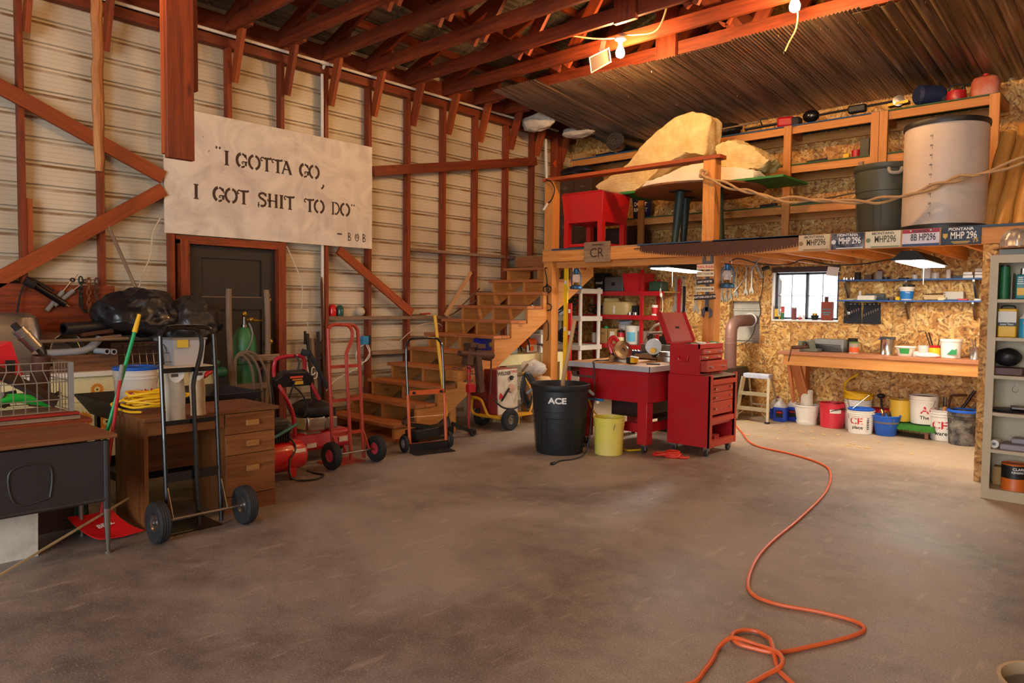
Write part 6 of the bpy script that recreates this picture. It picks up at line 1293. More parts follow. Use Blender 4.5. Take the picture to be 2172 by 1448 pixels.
m = MB().prism([(-.05, 0), (.045, 0), (.045, .07), (.02, .05), (0, .06)], (.03, -.104, .04), (1, 0, 0), (0, 0, 1), .001); link('label', m, M['green'], b, world=False)
t = can('ribbed_tin', 'ribbed bare tin can of brushes at the right bench end', 5.84, 9.12, .925, .06, .13, M['steel']); 
for a, b_ in (((0, 0, .05), (-.05, 0, .22)), ((.01, .01, .05), (-.02, .02, .20))): link('brush', MB().bar(a, b_, .018, .008), M['grey_wood'], t, world=False)
can('dark_bottle', 'dark bottle half hidden by the partition on the bench', 6.0, 9.2, .925, .03, .16, M['iron'])
single('plastic_wrap', 'crumpled clear wrap in front of the glass jar on the bench', 'wrap', crumple((5.40, 9.0, .952), (.12, .06, .026), 33, 24, 10, .25), M['plastic'], (5.4, 9.0, .925), smooth=80)
# blue shelves
for z, nm in ((1.80, 'upper'), (1.555, 'lower')):
    t = thing('wall_shelf', nm+' long narrow blue wall shelf right of the window', 'shelf', (5.1, 9.4, z)); link('board', MB().box(4.33, 6.19, 9.28, 9.49, z-.016, z), pm('#2A5EA8', .5, dirt=.4), t, bev=.002)
    for x in (4.40, 5.08, 5.75): link('bracket', MB().prism([(0, 0), (.19, 0), (.19, -.02), (.03, -.20), (0, -.20)], (x, 9.485, z-.017), (0, -1, 0), (0, 0, 1), -.02), M['steel'], t)
def sm(kind, lab, x, z, s, col, y=9.38, cat=None, group=None, rnd_=False):
    mb = MB().lathe([(.001, 0), (s[0]/2, 0), (s[0]/2, s[2]*.96), (s[0]*.46, s[2]), (.001, s[2])], 18, (x, y, z)) if rnd_ else MB().bx((x, y, z+s[2]/2), s)
    return single(kind, lab, cat or kind.split('_')[-1], mb, col if not isinstance(col, str) else pm(col, .5, dirt=.2), (x, y, z), group, bev=0 if rnd_ else .004)
U, L_ = 1.801, 1.556
for k, x in enumerate((4.38, 4.41, 4.46, 4.49)): sm('chrome_socket', 'small shiny socket at the left end of the upper blue shelf', x, U, (.022, .022, .03), M['chrome'], group='sockets on the upper shelf', rnd_=True)
for k in range(3): sm('spool', 'short dark spool stacked beside the sockets', 4.535, U+.031*k, (.07, .07, .03), M['iron'], group='stacked spools', rnd_=True)
sm('tape_roll', 'silver and red tape roll standing on the upper blue shelf', 4.78, U, (.07, .05, .10), M['grey']); sm('paper_packet', 'maroon packet against the tape roll', 4.77, U, (.05, .01, .12), '#7A1A24', 9.43, 'packet'); sm('black_puck', 'flat black round tin right of the tape roll', 4.85, U, (.07, .07, .03), M['black'], rnd_=True); sm('brown_carton', 'brown carton left of the tape roll', 4.66, U, (.08, .08, .06), '#5A3A2A')
for k, x in enumerate((5.0, 5.04, 5.08)): sm('dark_fitting', 'small dark knob on the upper blue shelf middle', x, U, (.03, .03, .02), M['iron'], group='knobs on the upper shelf', rnd_=True)
sm('small_jar', 'low clear jar left of the tall glass on the upper shelf', 5.16, U, (.06, .06, .05), M['plastic'], rnd_=True); sm('tall_glass', 'tall clear box like glass on the upper shelf', 5.28, U, (.09, .08, .17), M['plastic']); sm('low_glass', 'low clear tumbler on the upper shelf behind the pull cord', 5.37, U, (.08, .08, .07), M['plastic'], rnd_=True)
sm('pill_bottle', 'white round bottle on the upper blue shelf', 5.50, U, (.05, .05, .10), M['white'], rnd_=True); sm('black_case', 'flat black case right of the white bottle', 5.60, U, (.11, .09, .03), M['black'])
for i, x in enumerate((5.70, 5.81, 5.93)):
    for k in range(3 if i else 2):
        w_ = ('left', 'middle', 'right')[i]; r_ = ('bottom', 'second', 'top')[k]
        sm('parts_case', r_+' clear parts case in the '+w_+' stack on the upper shelf', x-.004*k, U+.036*k, (.10-.01*k, .12, .034), glass('case_%d%d' % (i, k), ((.8, .72, .62), (.78, .70, .6), (.7, .85, .85))[i], .2, .65))
sm('parts_tin', 'small tin of parts at the right end of the upper shelf', 6.05, U, (.06, .06, .04), M['steel'], rnd_=True); sm('tan_box', 'plain tan box at the far right of the upper shelf', 6.12, U, (.07, .08, .06), '#A8906A')
sm('white_tray', 'white plastic tray on the lower blue shelf', 4.66, L_, (.19, .10, .055), '#E4DCCC', 9.34); sm('grey_tray', 'dark grey tray behind the white one', 4.72, L_, (.22, .08, .08), '#5A5652', 9.44); sm('black_wallet', 'flat dark case right of the white tray', 4.84, L_, (.12, .08, .03), '#2A343C', 9.36)
sm('yellow_level', 'tiny yellow and black tool on the lower blue shelf', 5.0, L_, (.04, .05, .04), M['yellow'], 9.34, 'tool'); sm('brown_bag', 'little brown bag left of the yellow tool', 4.93, L_, (.05, .05, .04), '#6A4A2A', 9.36)
for k, x in enumerate((4.42, 4.47, 4.52)): sm('paper_slip', 'loose slip of paper at the left of the lower blue shelf', x, L_, (.08, .06, .008+.006*k), '#D8CCB8', 9.36+.02*k, 'paper', 'papers on the lower shelf')
sm('glue_bottle', 'small white nozzle bottle behind the white tray', 4.55, L_, (.03, .03, .11), M['white'], 9.44, rnd_=True)
b = bucket('white plastic tub with bright blue label on the lower blue shelf', 5.08, 9.385, L_, .062, .078, .14, M['white'], False, name='tub', cat='tub'); link('label_band', MB().lathe([(.0655, .015), (.0765, .105), (.0755, .105), (.0645, .015)], 24, cap0=False, cap1=False), pm('#1C7AC0', .5), b, world=False); link('lid', MB().lathe([(.001, .14), (.084, .138), (.084, .155), (.001, .158)], 24), M['white'], b, world=False)
m = MB(); m.bent_text('Putty', .022, (0, 0, 0), .0755, -1.2, .09, 1, .01); link('lettering', m, M['print_white'], b, world=False)
sm('dark_lump', 'dark lump resting on the blue labelled tub', 5.10, L_+.159, (.11, .09, .025), M['iron'], 9.385, 'lump')
t = thing('wire_basket', 'low rusty wire rack with papers on the lower blue shelf', 'rack', (5.36, 9.4, L_)); link('rack', MB().tube([(5.26, 9.34, L_+.07), (5.48, 9.34, L_+.08), (5.48, 9.46, L_+.08), (5.26, 9.46, L_+.07)], .004, 6, closed=True), M['rust'], t); link('papers', MB().bx((5.37, 9.4, L_+.035), (.20, .10, .05)), pm('#C8A878', .7), t)
sm('cardboard_sleeve', 'flat pale cardboard sleeve on the lower blue shelf', 5.55, L_, (.20, .08, .10), '#C8BCA8', 9.44); sm('tin_snips', 'red handled snips at the front of the lower blue shelf', 5.66, L_, (.10, .04, .02), M['red'], 9.32); sm('blue_packet', 'dark blue flat packet left of the red snips', 5.55, L_, (.14, .05, .012), '#24386A', 9.32); sm('tape_measure', 'light tan block on the lower blue shelf by the rack', 5.46, L_, (.08, .06, .035), '#C8B48A', 9.33, 'block')
for k, x in enumerate((5.80, 5.86, 5.91)): sm('white_ring', 'white ring or scrap near the right end of the lower blue shelf', x, L_, (.08, .08, .02), M['white'], 9.35+.02*k, group='scraps on the lower shelf', rnd_=True)
for i, x in enumerate((4.46, 4.68)):
    t = thing('wrench_roll', ('left' if i == 0 else 'right')+' black cloth wrench pouch hanging below the blue shelf', 'tool pouch', (x, 9.48, 1.27))
    link('cloth', MB().grid(6, 6, lambda u, v: (x-.10+.20*u+.012*(v-.5)*(1-2*u), 9.48+.004*math.sin(u*9), 1.27+.255*v), th=(0, -.008, 0)), pm('#1E2026', .85), t)
    for k in range(7): z = 1.375+.012*k; link('wrench_tip', MB().prism([(-.003, -.02), (.003, -.02), (.005, .004), (.009, .018), (.003, .012), (-.003, .012), (-.009, .018), (-.005, .004)], (x-.085+.026*k, 9.4705, z), (1, 0, 0), (0, 0, 1), .003), M['chrome'], t)
    link('label', MB().bx((x, 9.471, 1.508), (.07, .003, .016)), M['grey'], t)
    for s_ in (-.075, .075): link('grommet', MB().lathe([(.004, 0), (.009, 0), (.009, .003), (.004, .003)], 10, (x+s_, 9.47, 1.51), (0, -1, 0)), M['brass'], t)
# sill things
def sill(kind, lab, px_, h, r, cols, cat='can'):
    x = 3.47+(px_-1646)*.00607; t = thing(kind, lab, cat, (x, 9.515, 1.303)); n = len(cols)
    for k, (f, c_) in enumerate(cols): z0 = 1.303+h*(cols[k-1][0] if k else 0); link('body' if k == 0 else 'band', MB().lathe([(.001, z0), (r, z0), (r, 1.303+h*f), (.001, 1.303+h*f)], 16, (x, 9.515, 0)), M[c_] if c_ in M else pm(c_, .5), t)
sill('spray_bottle', 'black and yellow bottle at the left of the window sill', 1649, .17, .022, ((.2, 'black'), (.8, 'yellow'), (.9, 'black'), (1, 'black'))); sill('glue_tube', 'tiny amber bottle on the window sill', 1656, .06, .014, ((.7, 'brass'), (1, 'white')), 'bottle')
sill('red_green_can', 'red and green round carton on the window sill', 1663, .17, .022, ((.5, '#2A6A3A'), (.55, '#D8B83C'), (1, '#C8403A'))); sill('soup_can', 'maroon and grey tin in the middle of the window sill', 1688, .16, .03, ((.9, '#7A2E2A'), (1, 'steel')))
sill('white_jar', 'little white jar with red mark on the window sill', 1700, .055, .018, ((.5, 'red'), (1, 'white')), 'jar'); sill('white_cup', 'short white cup next to the jar on the window sill', 1708, .06, .018, ((1, 'white'),), 'cup')
t = thing('kettle', 'small dark kettle shaped pot on the window sill', 'pot', (3.99, 9.515, 1.303)); link('body', MB().lathe([(.001, 0), (.035, 0), (.05, .055), (.047, .06), (.001, .06)], 18, (3.99, 9.515, 1.303)), M['iron'], t); link('lid', MB().lathe([(.001, .06), (.03, .06), (.03, .085), (.001, .09)], 18, (3.99, 9.515, 1.303)), M['brass'], t)
t = thing('oil_can', 'old rectangular rusty oil tin with blue print on the window sill', 'tin', (4.16, 9.515, 1.303)); link('body', MB().box(4.075, 4.215, 9.48, 9.545, 1.303, 1.535), paint('#8E3A20', .5, .3, dirt=.6), t, bev=.005); link('spout', MB().box(4.11, 4.15, 9.50, 9.53, 1.535, 1.60), M['rust'], t)
m = MB(); m.text('PRESTONE', .03, (4.145, 9.479, 1.44), (1, 0, 0), (0, 0, 1), .8, .01); m.bx((4.145, 9.4785, 1.40), (.10, .001, .012)); m.bx((4.145, 9.4785, 1.375), (.08, .001, .010)); link('printing', m, pm('#2A8A9A', .5), t)
single('picture_card', 'torn paper card pinned askew on the window head', 'card', MB().obox((4.21, 9.468, 1.915), (.07, 0, -.01), (0, .001, 0), (.012, 0, .055)), M['white'], (4.21, 9.47, 1.9))
# floor things below the bench
def jug(x, y, capc, lab, fillz=.18):
    t = thing('washer_fluid_jug', lab, 'jug', (x, y, 0)); R = lambda s_, z: [V(x+math.copysign(abs(math.cos(a))**.6, math.cos(a))*s_*.085, y+math.copysign(abs(math.sin(a))**.6, math.sin(a))*s_*.07, z) for a in [2*PI*i/22 for i in range(22)]]
    link('body', MB().rings([R(.9, 0), R(1, .012), R(1, fillz), R(.97, fillz+.002)]), pm('#2846B8', .3), t); link('neck', MB().rings([R(.97, fillz+.003), R(.85, .21), R(.4, .26), R(.27, .27)]), M['plastic'], t)
    link('cap', MB().cyl((x, y, .27), (x, y, .295), .022, n=14), capc, t); link('label', MB().bx((x+.015, y-.071, .10), (.09, .003, .09)), M['black'], t); link('label_text', MB().bx((x+.015, y-.073, .12), (.07, .002, .02)), M['red'], t)
jug(3.70, 9.22, M['white'], 'front blue washer fluid jug with white cap by the step ladder'); jug(3.58, 9.40, pm('#8A2A9A', .5), 'blue fluid jug with purple cap behind the ladder leg', .13); jug(3.80, 9.39, M['white'], 'rear blue fluid jug with clear cap at the bench leg')
pl = thing('plant_pot', 'pale grey plastic plant pot with ridged band under the bench', 'plant pot', (4.02, 9.27, 0)); link('body', MB().lathe([(.001, .02), (.115, .02), (.118, .04), (.15, .22), (.158, .225), (.158, .24), (.148, .24), (.112, .04), (.001, .04)], 36, (4.02, 9.27, 0)), M['white'], pl); link('saucer', MB().lathe([(.001, 0), (.118, 0), (.128, .03), (.128, .04), (.11, .035), (.001, .03)], 36, (4.02, 9.27, 0)), M['white'], pl)
single('plastic_cylinder', 'short fat white plastic pipe standing in the plant pot', 'pipe', MB().lathe([(.066, 0), (.072, 0), (.072, .38), (.066, .38)], 26, (4.01, 9.28, .042), cap0=False, cap1=False), paint('#E2D8C6', .5, dirt=.3, dirtcol=(.4, .3, .18)), (4.01, 9.28, .04))
b = bucket('red plastic bucket with white paper label below the workbench', 4.339, 9.24, 0, .132, .15, .30, pm('#D02A38', .45, dirt=.3)); m = MB().grid(8, 1, lambda u, v: ((.1465+.003*v)*math.cos(-1.45+.9*u), (.1465+.003*v)*math.sin(-1.45+.9*u), .185+.045*v)); link('label', m, M['white'], b, world=False)
t = thing('black_pan', 'black plastic drain pan tipped into the red bucket', 'pan', (4.42, 9.22, .30)); link('pan', MB().lathe([(.08, 0), (.13, .09), (.14, .09), (.14, .10), (.125, .10), (.075, .01)], 26, (4.346, 9.25, .27), (.35, -.2, -.9)), M['black_gloss'], t)
b = bucket('tall white bucket with yellow hose coil on top behind the front one', 4.603, 9.33, 0, .135, .152, .36, M['white'])
HX = 4.603; P = []
for k in range(4): P += [(HX+(.15+.008*(k % 2))*math.cos(a), 9.33+(.13)*math.sin(a), .375+.018*k) for a in [2*PI*i/12 for i in range(12)]]
single('yellow_hose', 'coil of yellow hose with loose end on the tall white bucket', 'hose', MB().tube(spl(P+[(HX-.08, 9.2, .45), (HX-.14, 9.26, .50), (HX-.12, 9.3, .58), (HX-.02, 9.36, .66)], 4), .013, 8), M['yellow'], (4.7, 9.33, .36))
b = bucket('front white bucket with red letters and blue insert below the bench', 4.725, 9.05, 0, .128, .148, .27, M['white'], handle=.9); ace(b, 0, 0, .128, .148, .27, facing(4.66, 9.05)-.38, .105, True, wd='place'); link('blue_insert', MB().lathe([(.10, .27), (.138, .272), (.145, .285), (.13, .295), (.115, .285), (.10, .22), (.001, .22)], 30, cap0=False), M['blue'], b, world=False)
m = MB()
for k in range(7): m.grid(3, 1, lambda u, v: ((.1385+.012*v)*math.cos(-.80+.18*u), (.1385+.012*v)*math.sin(-.80+.18*u), .06+.02*k+.012*v))
link('bar_code', m, M['print_black'], b, world=False)
for k, (a, b_) in enumerate((((4.64, 9.02, .28), (4.78, 9.16, .44)), ((4.60, 9.04, .28), (4.58, 9.02, .38)))): single('bent_rod', ('long' if k == 0 else 'short')+' thin metal rod sticking out of the blue insert', 'rod', MB().tube([a, b_], .006, 6), M['steel'], a)
b = bucket('small blue plastic bucket with spout full of metal bits', 4.987, 9.10, 0, .105, .15, .235, M['blue'], False, handle=2.4, fill=.7)
b = bucket('red bucket half hidden behind the small blue bucket', 4.871, 9.36, 0, .12, .14, .27, M['red'])
t = thing('drain_plunger', 'black headed plunger like rod standing in the rear red bucket', 'plunger', (4.88, 9.36, .1)); link('rod', MB().tube([(4.89, 9.36, .03), (4.85, 9.36, .40)], .012, 8), M['iron'], t); link('head', MB().ball((4.85, 9.36, .42), (.045, .045, .03), 14, 8), M['black'], t)
for k in range(5): rr = random.Random(70+k); a = V(4.987+rr.uniform(-.07, .07), 9.10+rr.uniform(-.07, .07), .18); single('pipe_fitting', 'metal fitting poking out of the small blue bucket', 'fitting', MB().tube([a, a+V(rr.uniform(-.05, .05), rr.uniform(-.05, .05), .10)], .012, 8), M[('steel', 'brass', 'orange')[k % 3]], a, 'fittings in the blue bucket')
ts = thing('turf_stool', 'low stool topped with green artificial turf under the bench', 'stool', (5.2, 9.27, 0)); link('turf_top', MB().grid(30, 14, lambda u, v: (4.93+.56*u, 9.08+.38*v, .145+.006*math.sin(u*97+v*57)+(-.04 if u in (0, 1) or v in (0,) else 0)), th=(0, 0, -.02)), grass_mat(), ts, smooth=60)
for x, y in ((5.0, 9.42), (5.40, 9.14), (5.40, 9.42)): link('leg', MB().box(x-.018, x+.018, y-.018, y+.018, .006, .13), paint('#A0604A', .6, dirt=.4), ts); link('foot', MB().box(x-.045, x+.045, y-.025, y+.025, 0, .008), M['rust'], ts)
b = bucket('yellow metal pail standing on the turf stool', 5.081, 9.30, .158, .112, .12, .245, pm('#E0B43A', .4, dirt=.25), False, name='pail', cat='pail')
b = bucket('white bucket with red letters on the turf stool', 5.329, 9.28, .158, .130, .15, .32, M['white'], handle=2.6, fill=.95); ace(b, 0, 0, .130, .15, .32, facing(5.32, 9.28)+.38, .11, True, zf=.5, word='AC', wd='The help')
b = bucket('open white bucket of old tools right of the turf stool', 5.540, 9.26, 0, .13, .15, .34, M['white'], handle=2.8); ace(b, 0, 0, .13, .15, .34, facing(5.58, 9.26)-.33, .12, True, zf=.5)
b = bucket('black mud caked bucket with blue rim next to the partition', 5.758, 9.10, 0, .135, .155, .36, paint('#3A3632', .85, dirt=.9, scale=9, dirtcol=(.35, .30, .24), bump=.8), handle=1.2); link('blue_rim', MB().lathe([(.145, .35), (.163, .352), (.165, .37), (.15, .378), (.14, .365)], 32, cap0=False, cap1=False), M['blue'], b, world=False)
for k, (a, b_, m_, lab) in enumerate((((5.56, 9.26, .1), (5.80, 9.38, .56), 'dark_wood', 'dark wooden handle leaning from the tool bucket'), ((5.60, 9.22, .1), (5.90, 9.38, .52), 'grey_wood', 'grey wooden handle leaning from the tool bucket'), ((5.52, 9.22, .1), (5.57, 9.12, .38), 'fir', 'pale wooden hammer handle in the tool bucket'), ((5.58, 9.2, .1), (5.64, 9.12, .38), 'steel', 'bright steel pipe end in the tool bucket'), ((5.50, 9.45, .0), (5.50, 9.45, .46), 'steel', 'galvanised spring like pipe standing behind the buckets'))): single('long_stick', lab, 'handle', MB().tube([a, b_], .018, 8), M[m_], a)
t = thing('saw_frame', 'rusty bow saw frame sticking out of the tool bucket', 'saw', (5.62, 9.3, .3)); link('frame', MB().tube(spl([(5.58, 9.28, .12), (5.58, 9.30, .46), (5.64, 9.32, .50), (5.74, 9.32, .51)], 4), .012, 8), M['rust'], t)

# ================================================================== metal cabinet at the right
mc = thing('steel_bookcase', 'tall grey steel bookcase at the right edge in front of the partition', 'bookcase', (6.8, 6.76, 0)); gc = pm('#B8A684', .45, dirt=.2)
c = MB().box(6.355, 6.375, 6.60, 6.93, 0, 1.87); c.box(7.24, 7.26, 6.60, 6.93, 0, 1.87); c.box(6.375, 7.24, 6.91, 6.93, 0, 1.87); c.box(6.375, 7.24, 6.60, 6.91, 1.855, 1.87); c.box(6.355, 6.41, 6.597, 6.60, 0, 1.87); c.box(7.2, 7.26, 6.597, 6.60, 0, 1.87); c.box(6.41, 7.2, 6.597, 6.60, 1.81, 1.87); c.box(6.41, 7.2, 6.597, 6.60, 0, .075)
link('case', c, gc, mc)
SH = (1.535, 1.245, .955, .67, .385, .08)
for z in SH: link('shelf', MB().box(6.376, 7.239, 6.603, 6.909, z-.025, z), gc, mc)
m = MB(); m.bx((6.62, 6.596, 1.84), (.06, .002, .012)); link('maker_plate', m, M['steel'], mc)
hh = thing('hard_hat', 'ribbed silver hard hat on top of the steel bookcase', 'hard hat', (6.50, 6.75, 1.90)); link('shell', MB().rings([[V(6.50+(.105*f)*math.cos(a)*(1+.025*math.cos(9*a)), 6.75+(.13*f)*math.sin(a)*(1+.025*math.cos(9*a)), z) for a in [2*PI*i/54 for i in range(54)]] for z, f in ((1.93, 1.08), (1.975, 1.06), (2.02, .95), (2.055, .72), (2.075, .4), (2.08, .05))]), paint('#DCD6CE', .28, .75, dirt=.15), hh)
link('brim', MB().lathe([(.10, 0), (.155, -.012), (.16, -.006), (.11, .012)], 40, (6.50, 6.75, 1.93), sy=1.15, cap0=False, cap1=False), paint('#C8A890', .3, .9, dirt=.2), hh); link('red_stripe', MB().bx((6.585, 6.70, 1.975), (.01, .08, .012), -.4), M['red'], hh)
single('flat_case', 'flat grey case under the hard hat', 'case', MB().bx((6.55, 6.76, 1.893), (.30, .22, .044)), M['grey'], (6.55, 6.76, 1.87))
def cb_can(*a, **k): return can(*a, **k)
cb_can('green_canister', 'tall dark green canister on the top bookcase shelf', 6.43, 6.74, SH[0], .036, .25, pm('#1E6A3A', .5), lid=(.9, 1.05, M['black'])); single('thin_book', 'thin grey panel standing next to the green canister', 'panel', MB().bx((6.485, 6.76, SH[0]+.10), (.006, .14, .20)), M['grey'], (6.485, 6.76, SH[0]))
t = thing('solvent_can', 'teal rectangular solvent can with yellow square on the top shelf', 'can', (6.56, 6.72, SH[0])); link('body', MB().bx((6.565, 6.72, SH[0]+.095), (.115, .07, .19)), pm('#1E7A7A', .4), t, bev=.012); link('spout', MB().cyl((6.55, 6.72, SH[0]+.19), (6.55, 6.72, SH[0]+.235), .018, n=14), M['steel'], t)
m = MB().mat(0).bx((6.545, 6.684, SH[0]+.06), (.05, .002, .055)); m.mat(1)
for k in range(4): m.bx((6.54, 6.684, SH[0]+.12+.015*k), (.04-.004*k, .002, .006))
link('label', m, [M['yellow'], M['print_white']], t)
t = thing('thinner_can', 'yellow and white square can on the second bookcase shelf', 'can', (6.46, 6.72, SH[1])); link('body', MB().bx((6.465, 6.73, SH[1]+.11), (.12, .08, .22)), M['yellow'], t, bev=.008); link('white_label', MB().bx((6.465, 6.689, SH[1]+.155), (.118, .003, .085)), M['white'], t); link('black_label', MB().bx((6.465, 6.688, SH[1]+.10), (.118, .003, .028)), M['black'], t); link('handle', MB().tube(spl([(6.42, 6.73, SH[1]+.22), (6.43, 6.73, SH[1]+.24), (6.50, 6.73, SH[1]+.24), (6.51, 6.73, SH[1]+.22)], 4), .006, 6), M['iron'], t)
m = MB(); m.text('Lacquer Thinner', .02, (6.465, 6.6865, SH[1]+.10), (1, 0, 0), (0, 0, 1), .65, .01); link('lettering', m, M['print_white'], t)
t = cb_can('spray_can', 'turquoise spray can with red oval on the second bookcase shelf', 6.575, 6.70, SH[1], .034, .145, pm('#2A9AC0', .4)); link('cone', MB().lathe([(.034, .145), (.02, .165), (.012, .17), (.01, .185), (.001, .187)], 18), M['white'], t, world=False); link('red_oval', MB().grid(6, 1, lambda u, v: (.0345*math.cos(-1.7+.9*u), .0345*math.sin(-1.7+.9*u), .105+.02*v)), M['red'], t, world=False)
single('welding_helmet', 'black curved helmet like shape on the third bookcase shelf', 'helmet', crumple((6.47, 6.76, SH[2]+.135), (.09, .10, .07), 8, 26, 14, .08), M['black'], (6.47, 6.76, SH[2]+.05), smooth=80); single('brown_case', 'flat dark red brown case under the black helmet', 'case', MB().bx((6.49, 6.74, SH[2]+.03), (.18, .16, .055)), pm('#5A342E', .5), (6.49, 6.74, SH[2]), bev=.004); cb_can('white_cup', 'white cup cut by the picture edge on the third shelf', 6.63, 6.70, SH[2], .03, .09, M['white'])
single('black_disc', 'flat black disc on the fourth bookcase shelf', 'disc', MB().lathe([(.001, 0), (.11, 0), (.12, .02), (.02, .03), (.001, .03)], 28, (6.49, 6.75, SH[3])), M['black'], (6.49, 6.75, SH[3])); single('paper_sheets', 'grey sandpaper sheets laid over the black disc', 'paper', MB().bx((6.60, 6.74, SH[3]+.04), (.18, .16, .012), .2), M['grey'], (6.6, 6.74, SH[3]+.03)); single('key_ring', 'small wire ring hung under the third bookcase shelf', 'ring', MB().tube([(6.55+.02*math.cos(a), 6.598, .86+.024*math.sin(a)) for a in [2*PI*i/14 for i in range(14)]], .002, 5, closed=True).tube([(6.55, 6.598, .885), (6.55, 6.598, .935)], .0015, 5), M['steel'], (6.55, 6.6, .84))
single('paper_roll', 'small pale roll of tape on the fifth bookcase shelf', 'roll', MB().lathe([(.012, -.05), (.032, -.05), (.032, .05), (.012, .05)], 20, (6.42, 6.72, SH[4]+.033), (0, 1, 0), cap0=False, cap1=False), M['white'], (6.42, 6.72, SH[4])); single('grey_books', 'grey folded cloth on the fifth bookcase shelf', 'cloth', MB().bx((6.56, 6.74, SH[4]+.022), (.20, .2, .044)).bx((6.60, 6.78, SH[4]+.065), (.16, .12, .04)), pm('#9A9298', .7), (6.56, 6.74, SH[4]), bev=.01)
t = cb_can('paint_can', 'black and orange paint can on the lowest bookcase shelf', 6.55, 6.72, SH[5], .085, .20, pm('#D86A1C', .4), bands=((.45, .95, M['black']),)); m = MB(); m.bent_text('CLARK+', .026, (0, 0, 0), .0855, -.95, .165, 1.1, .02); m.bent_text('KENSINGTON', .022, (0, 0, 0), .0855, -.9, .14, .9, .02); link('lettering', m, M['print_white'], t, world=False)
single('brown_box', 'plain brown box behind the paint can', 'box', MB().bx((6.46, 6.85, SH[5]+.07), (.12, .1, .14)), M['cork'], (6.46, 6.85, SH[5]))

# ================================================================== loft goods
pwz = thing('parts_washer', 'red steel parts washer tub on legs in the loft', 'parts washer', (1.85, 7.75, 2.168)); lr = paint('#B81018', .38, dirt=.3, coat=.2, name='washer_tub_red', scale=4)
link('tub', tray(MB(), 1.50, 2.15, 7.42, 8.02, 2.50, 2.86, .03), lr, pwz, bev=.004); link('lid', MB().prism([(0, 0), (.65, 0), (.62, .02), (.03, .02)], (1.5, 8.02, 2.862), (1, 0, 0), (0, 0, 1), .60), lr, pwz)
for x, y in ((1.56, 7.48), (2.09, 7.48), (1.56, 7.96), (2.09, 7.96)): link('leg', MB().box(x-.035, x+.035, y-.035, y+.035, 2.19, 2.52), lr, pwz)
link('lower_rail', MB().box(1.53, 2.12, 7.45, 7.48, 2.20, 2.235), lr, pwz); link('lower_rail', MB().box(2.06, 2.12, 7.48, 7.98, 2.20, 2.235), lr, pwz)
for x, y in ((1.56, 7.48), (2.09, 7.48), (1.56, 7.96), (2.09, 7.96)): link('glide', MB().cyl((x, y, 2.168), (x, y, 2.19), .02, n=10), M['steel'], pwz)
fc = thing('filing_cabinet', 'dark brown steel filing cabinet behind the red washer in the loft', 'filing cabinet', (.75, 8.75, 2.168)); bm = pm('#4A3426', .5, dirt=.3); link('case', MB().box(.46, 1.10, 8.62, 8.9, 2.168, 3.34), bm, fc)
for x in (.47, .79):
    for z in (2.2, 2.77): d = link('drawer', MB().box(x, x+.30, 8.605, 8.62, z, z+.54), bm, fc, bev=.003); link('handle', MB().box(x+.11, x+.19, 8.59, 8.605, z+.40, z+.43), M['steel'], d)
single('tool_bag', 'black cloth bag slumped on top of the filing cabinet', 'bag', crumple((.72, 8.76, 3.43), (.30, .13, .09), 17, 30, 12, .2, .2), M['black'], (.72, 8.76, 3.34), smooth=80)
single('warning_diamond', 'orange diamond shaped warning plate hanging on the left wall by the corner', 'sign', MB().obox((.125, 9.02, 3.66), (.003, 0, 0), (0, .055, .055), (0, -.055, .055)), M['orange'], (.125, 9.02, 3.6))
single('corner_pipe', 'white plastic pipe standing upright in the loft corner', 'pipe', MB().tube([(.22, 8.72, 2.17), (.18, 8.66, 3.98)], .022, 10), M['white'], (.22, 8.72, 2.17))
t = thing('trouble_light', 'black cord with pale plug hung over the left end of the red rail', 'cord', (1.4, 7.27, 2.68)); link('cord', MB().tube(spl([(1.36, 7.268, 3.06), (1.45, 7.265, 3.02), (1.51, 7.265, 2.92), (1.46, 7.268, 2.80), (1.40, 7.268, 2.76)], 5), .008, 7), M['black'], t); link('plug', MB().tube([(1.40, 7.268, 2.76), (1.33, 7.268, 2.68)], .016, 8), M['white'], t)
rtb = thing('round_table', 'round topped table with dark green legs in the loft', 'table', (3.03, 8.2, 2.168)); link('tabletop', MB().lathe([(.001, 0), (.74, 0), (.78, .01), (.78, .03), (.001, .03)], 48, (3.03, 8.2, 2.845)), wood('#A06A3E', '#7E4E2A', .6, 'table_underside', knots=False), rtb)
for x, y in ((2.9, 7.85), (3.5, 7.85), (2.65, 8.5), (3.2, 8.5)): a = math.atan2(y-8.2, x-3.03); link('leg', MB().tube([(x, y, 2.168), (x-.08*math.cos(a), y-.08*math.sin(a), 2.845)], .04, 14, rs=[.038, .055]), pm('#1E3A38', .45, dirt=.3), rtb); link('leg_plate', MB().bx((x-.08*math.cos(a), y-.08*math.sin(a), 2.84), (.2, .2, .012), a), M['iron'], rtb)
single('green_board', 'long board with green edge lying on the round table', 'board', MB().box(2.02, 4.2, 7.88, 8.6, 2.877, 2.90), [paint('#2A7A34', .6, dirt=.4)], (3.1, 8.2, 2.877))
def fluff():
    m, t, b = nt('glass_wool'); n = N(t); tc = n('TexCoord'); a = n('TexNoise', i_Vector=tc.outputs['Object'], i_Scale=7.0, i_Detail=8.0, i_Roughness=.7); mp = n('Mapping', i_Vector=tc.outputs['Object'], i_Scale=(8, 30, 90)); s2 = n('TexNoise', i_Vector=mp.outputs[0], i_Scale=1.0, i_Detail=4.0)
    t.links.new(n.mix(n.ramp(a.outputs[0], [(.35, 0), (.7, 1)]), hexc('#E4CE98'), hexc('#C8A868')), b.inputs['Base Color']); b.inputs['Roughness'].default_value = .95
    bp = n('Bump', i_Strength=.7, i_Distance=.02, i_Height=s2.outputs[0]); t.links.new(bp.outputs[0], b.inputs['Normal']); return m
FL_ = fluff()
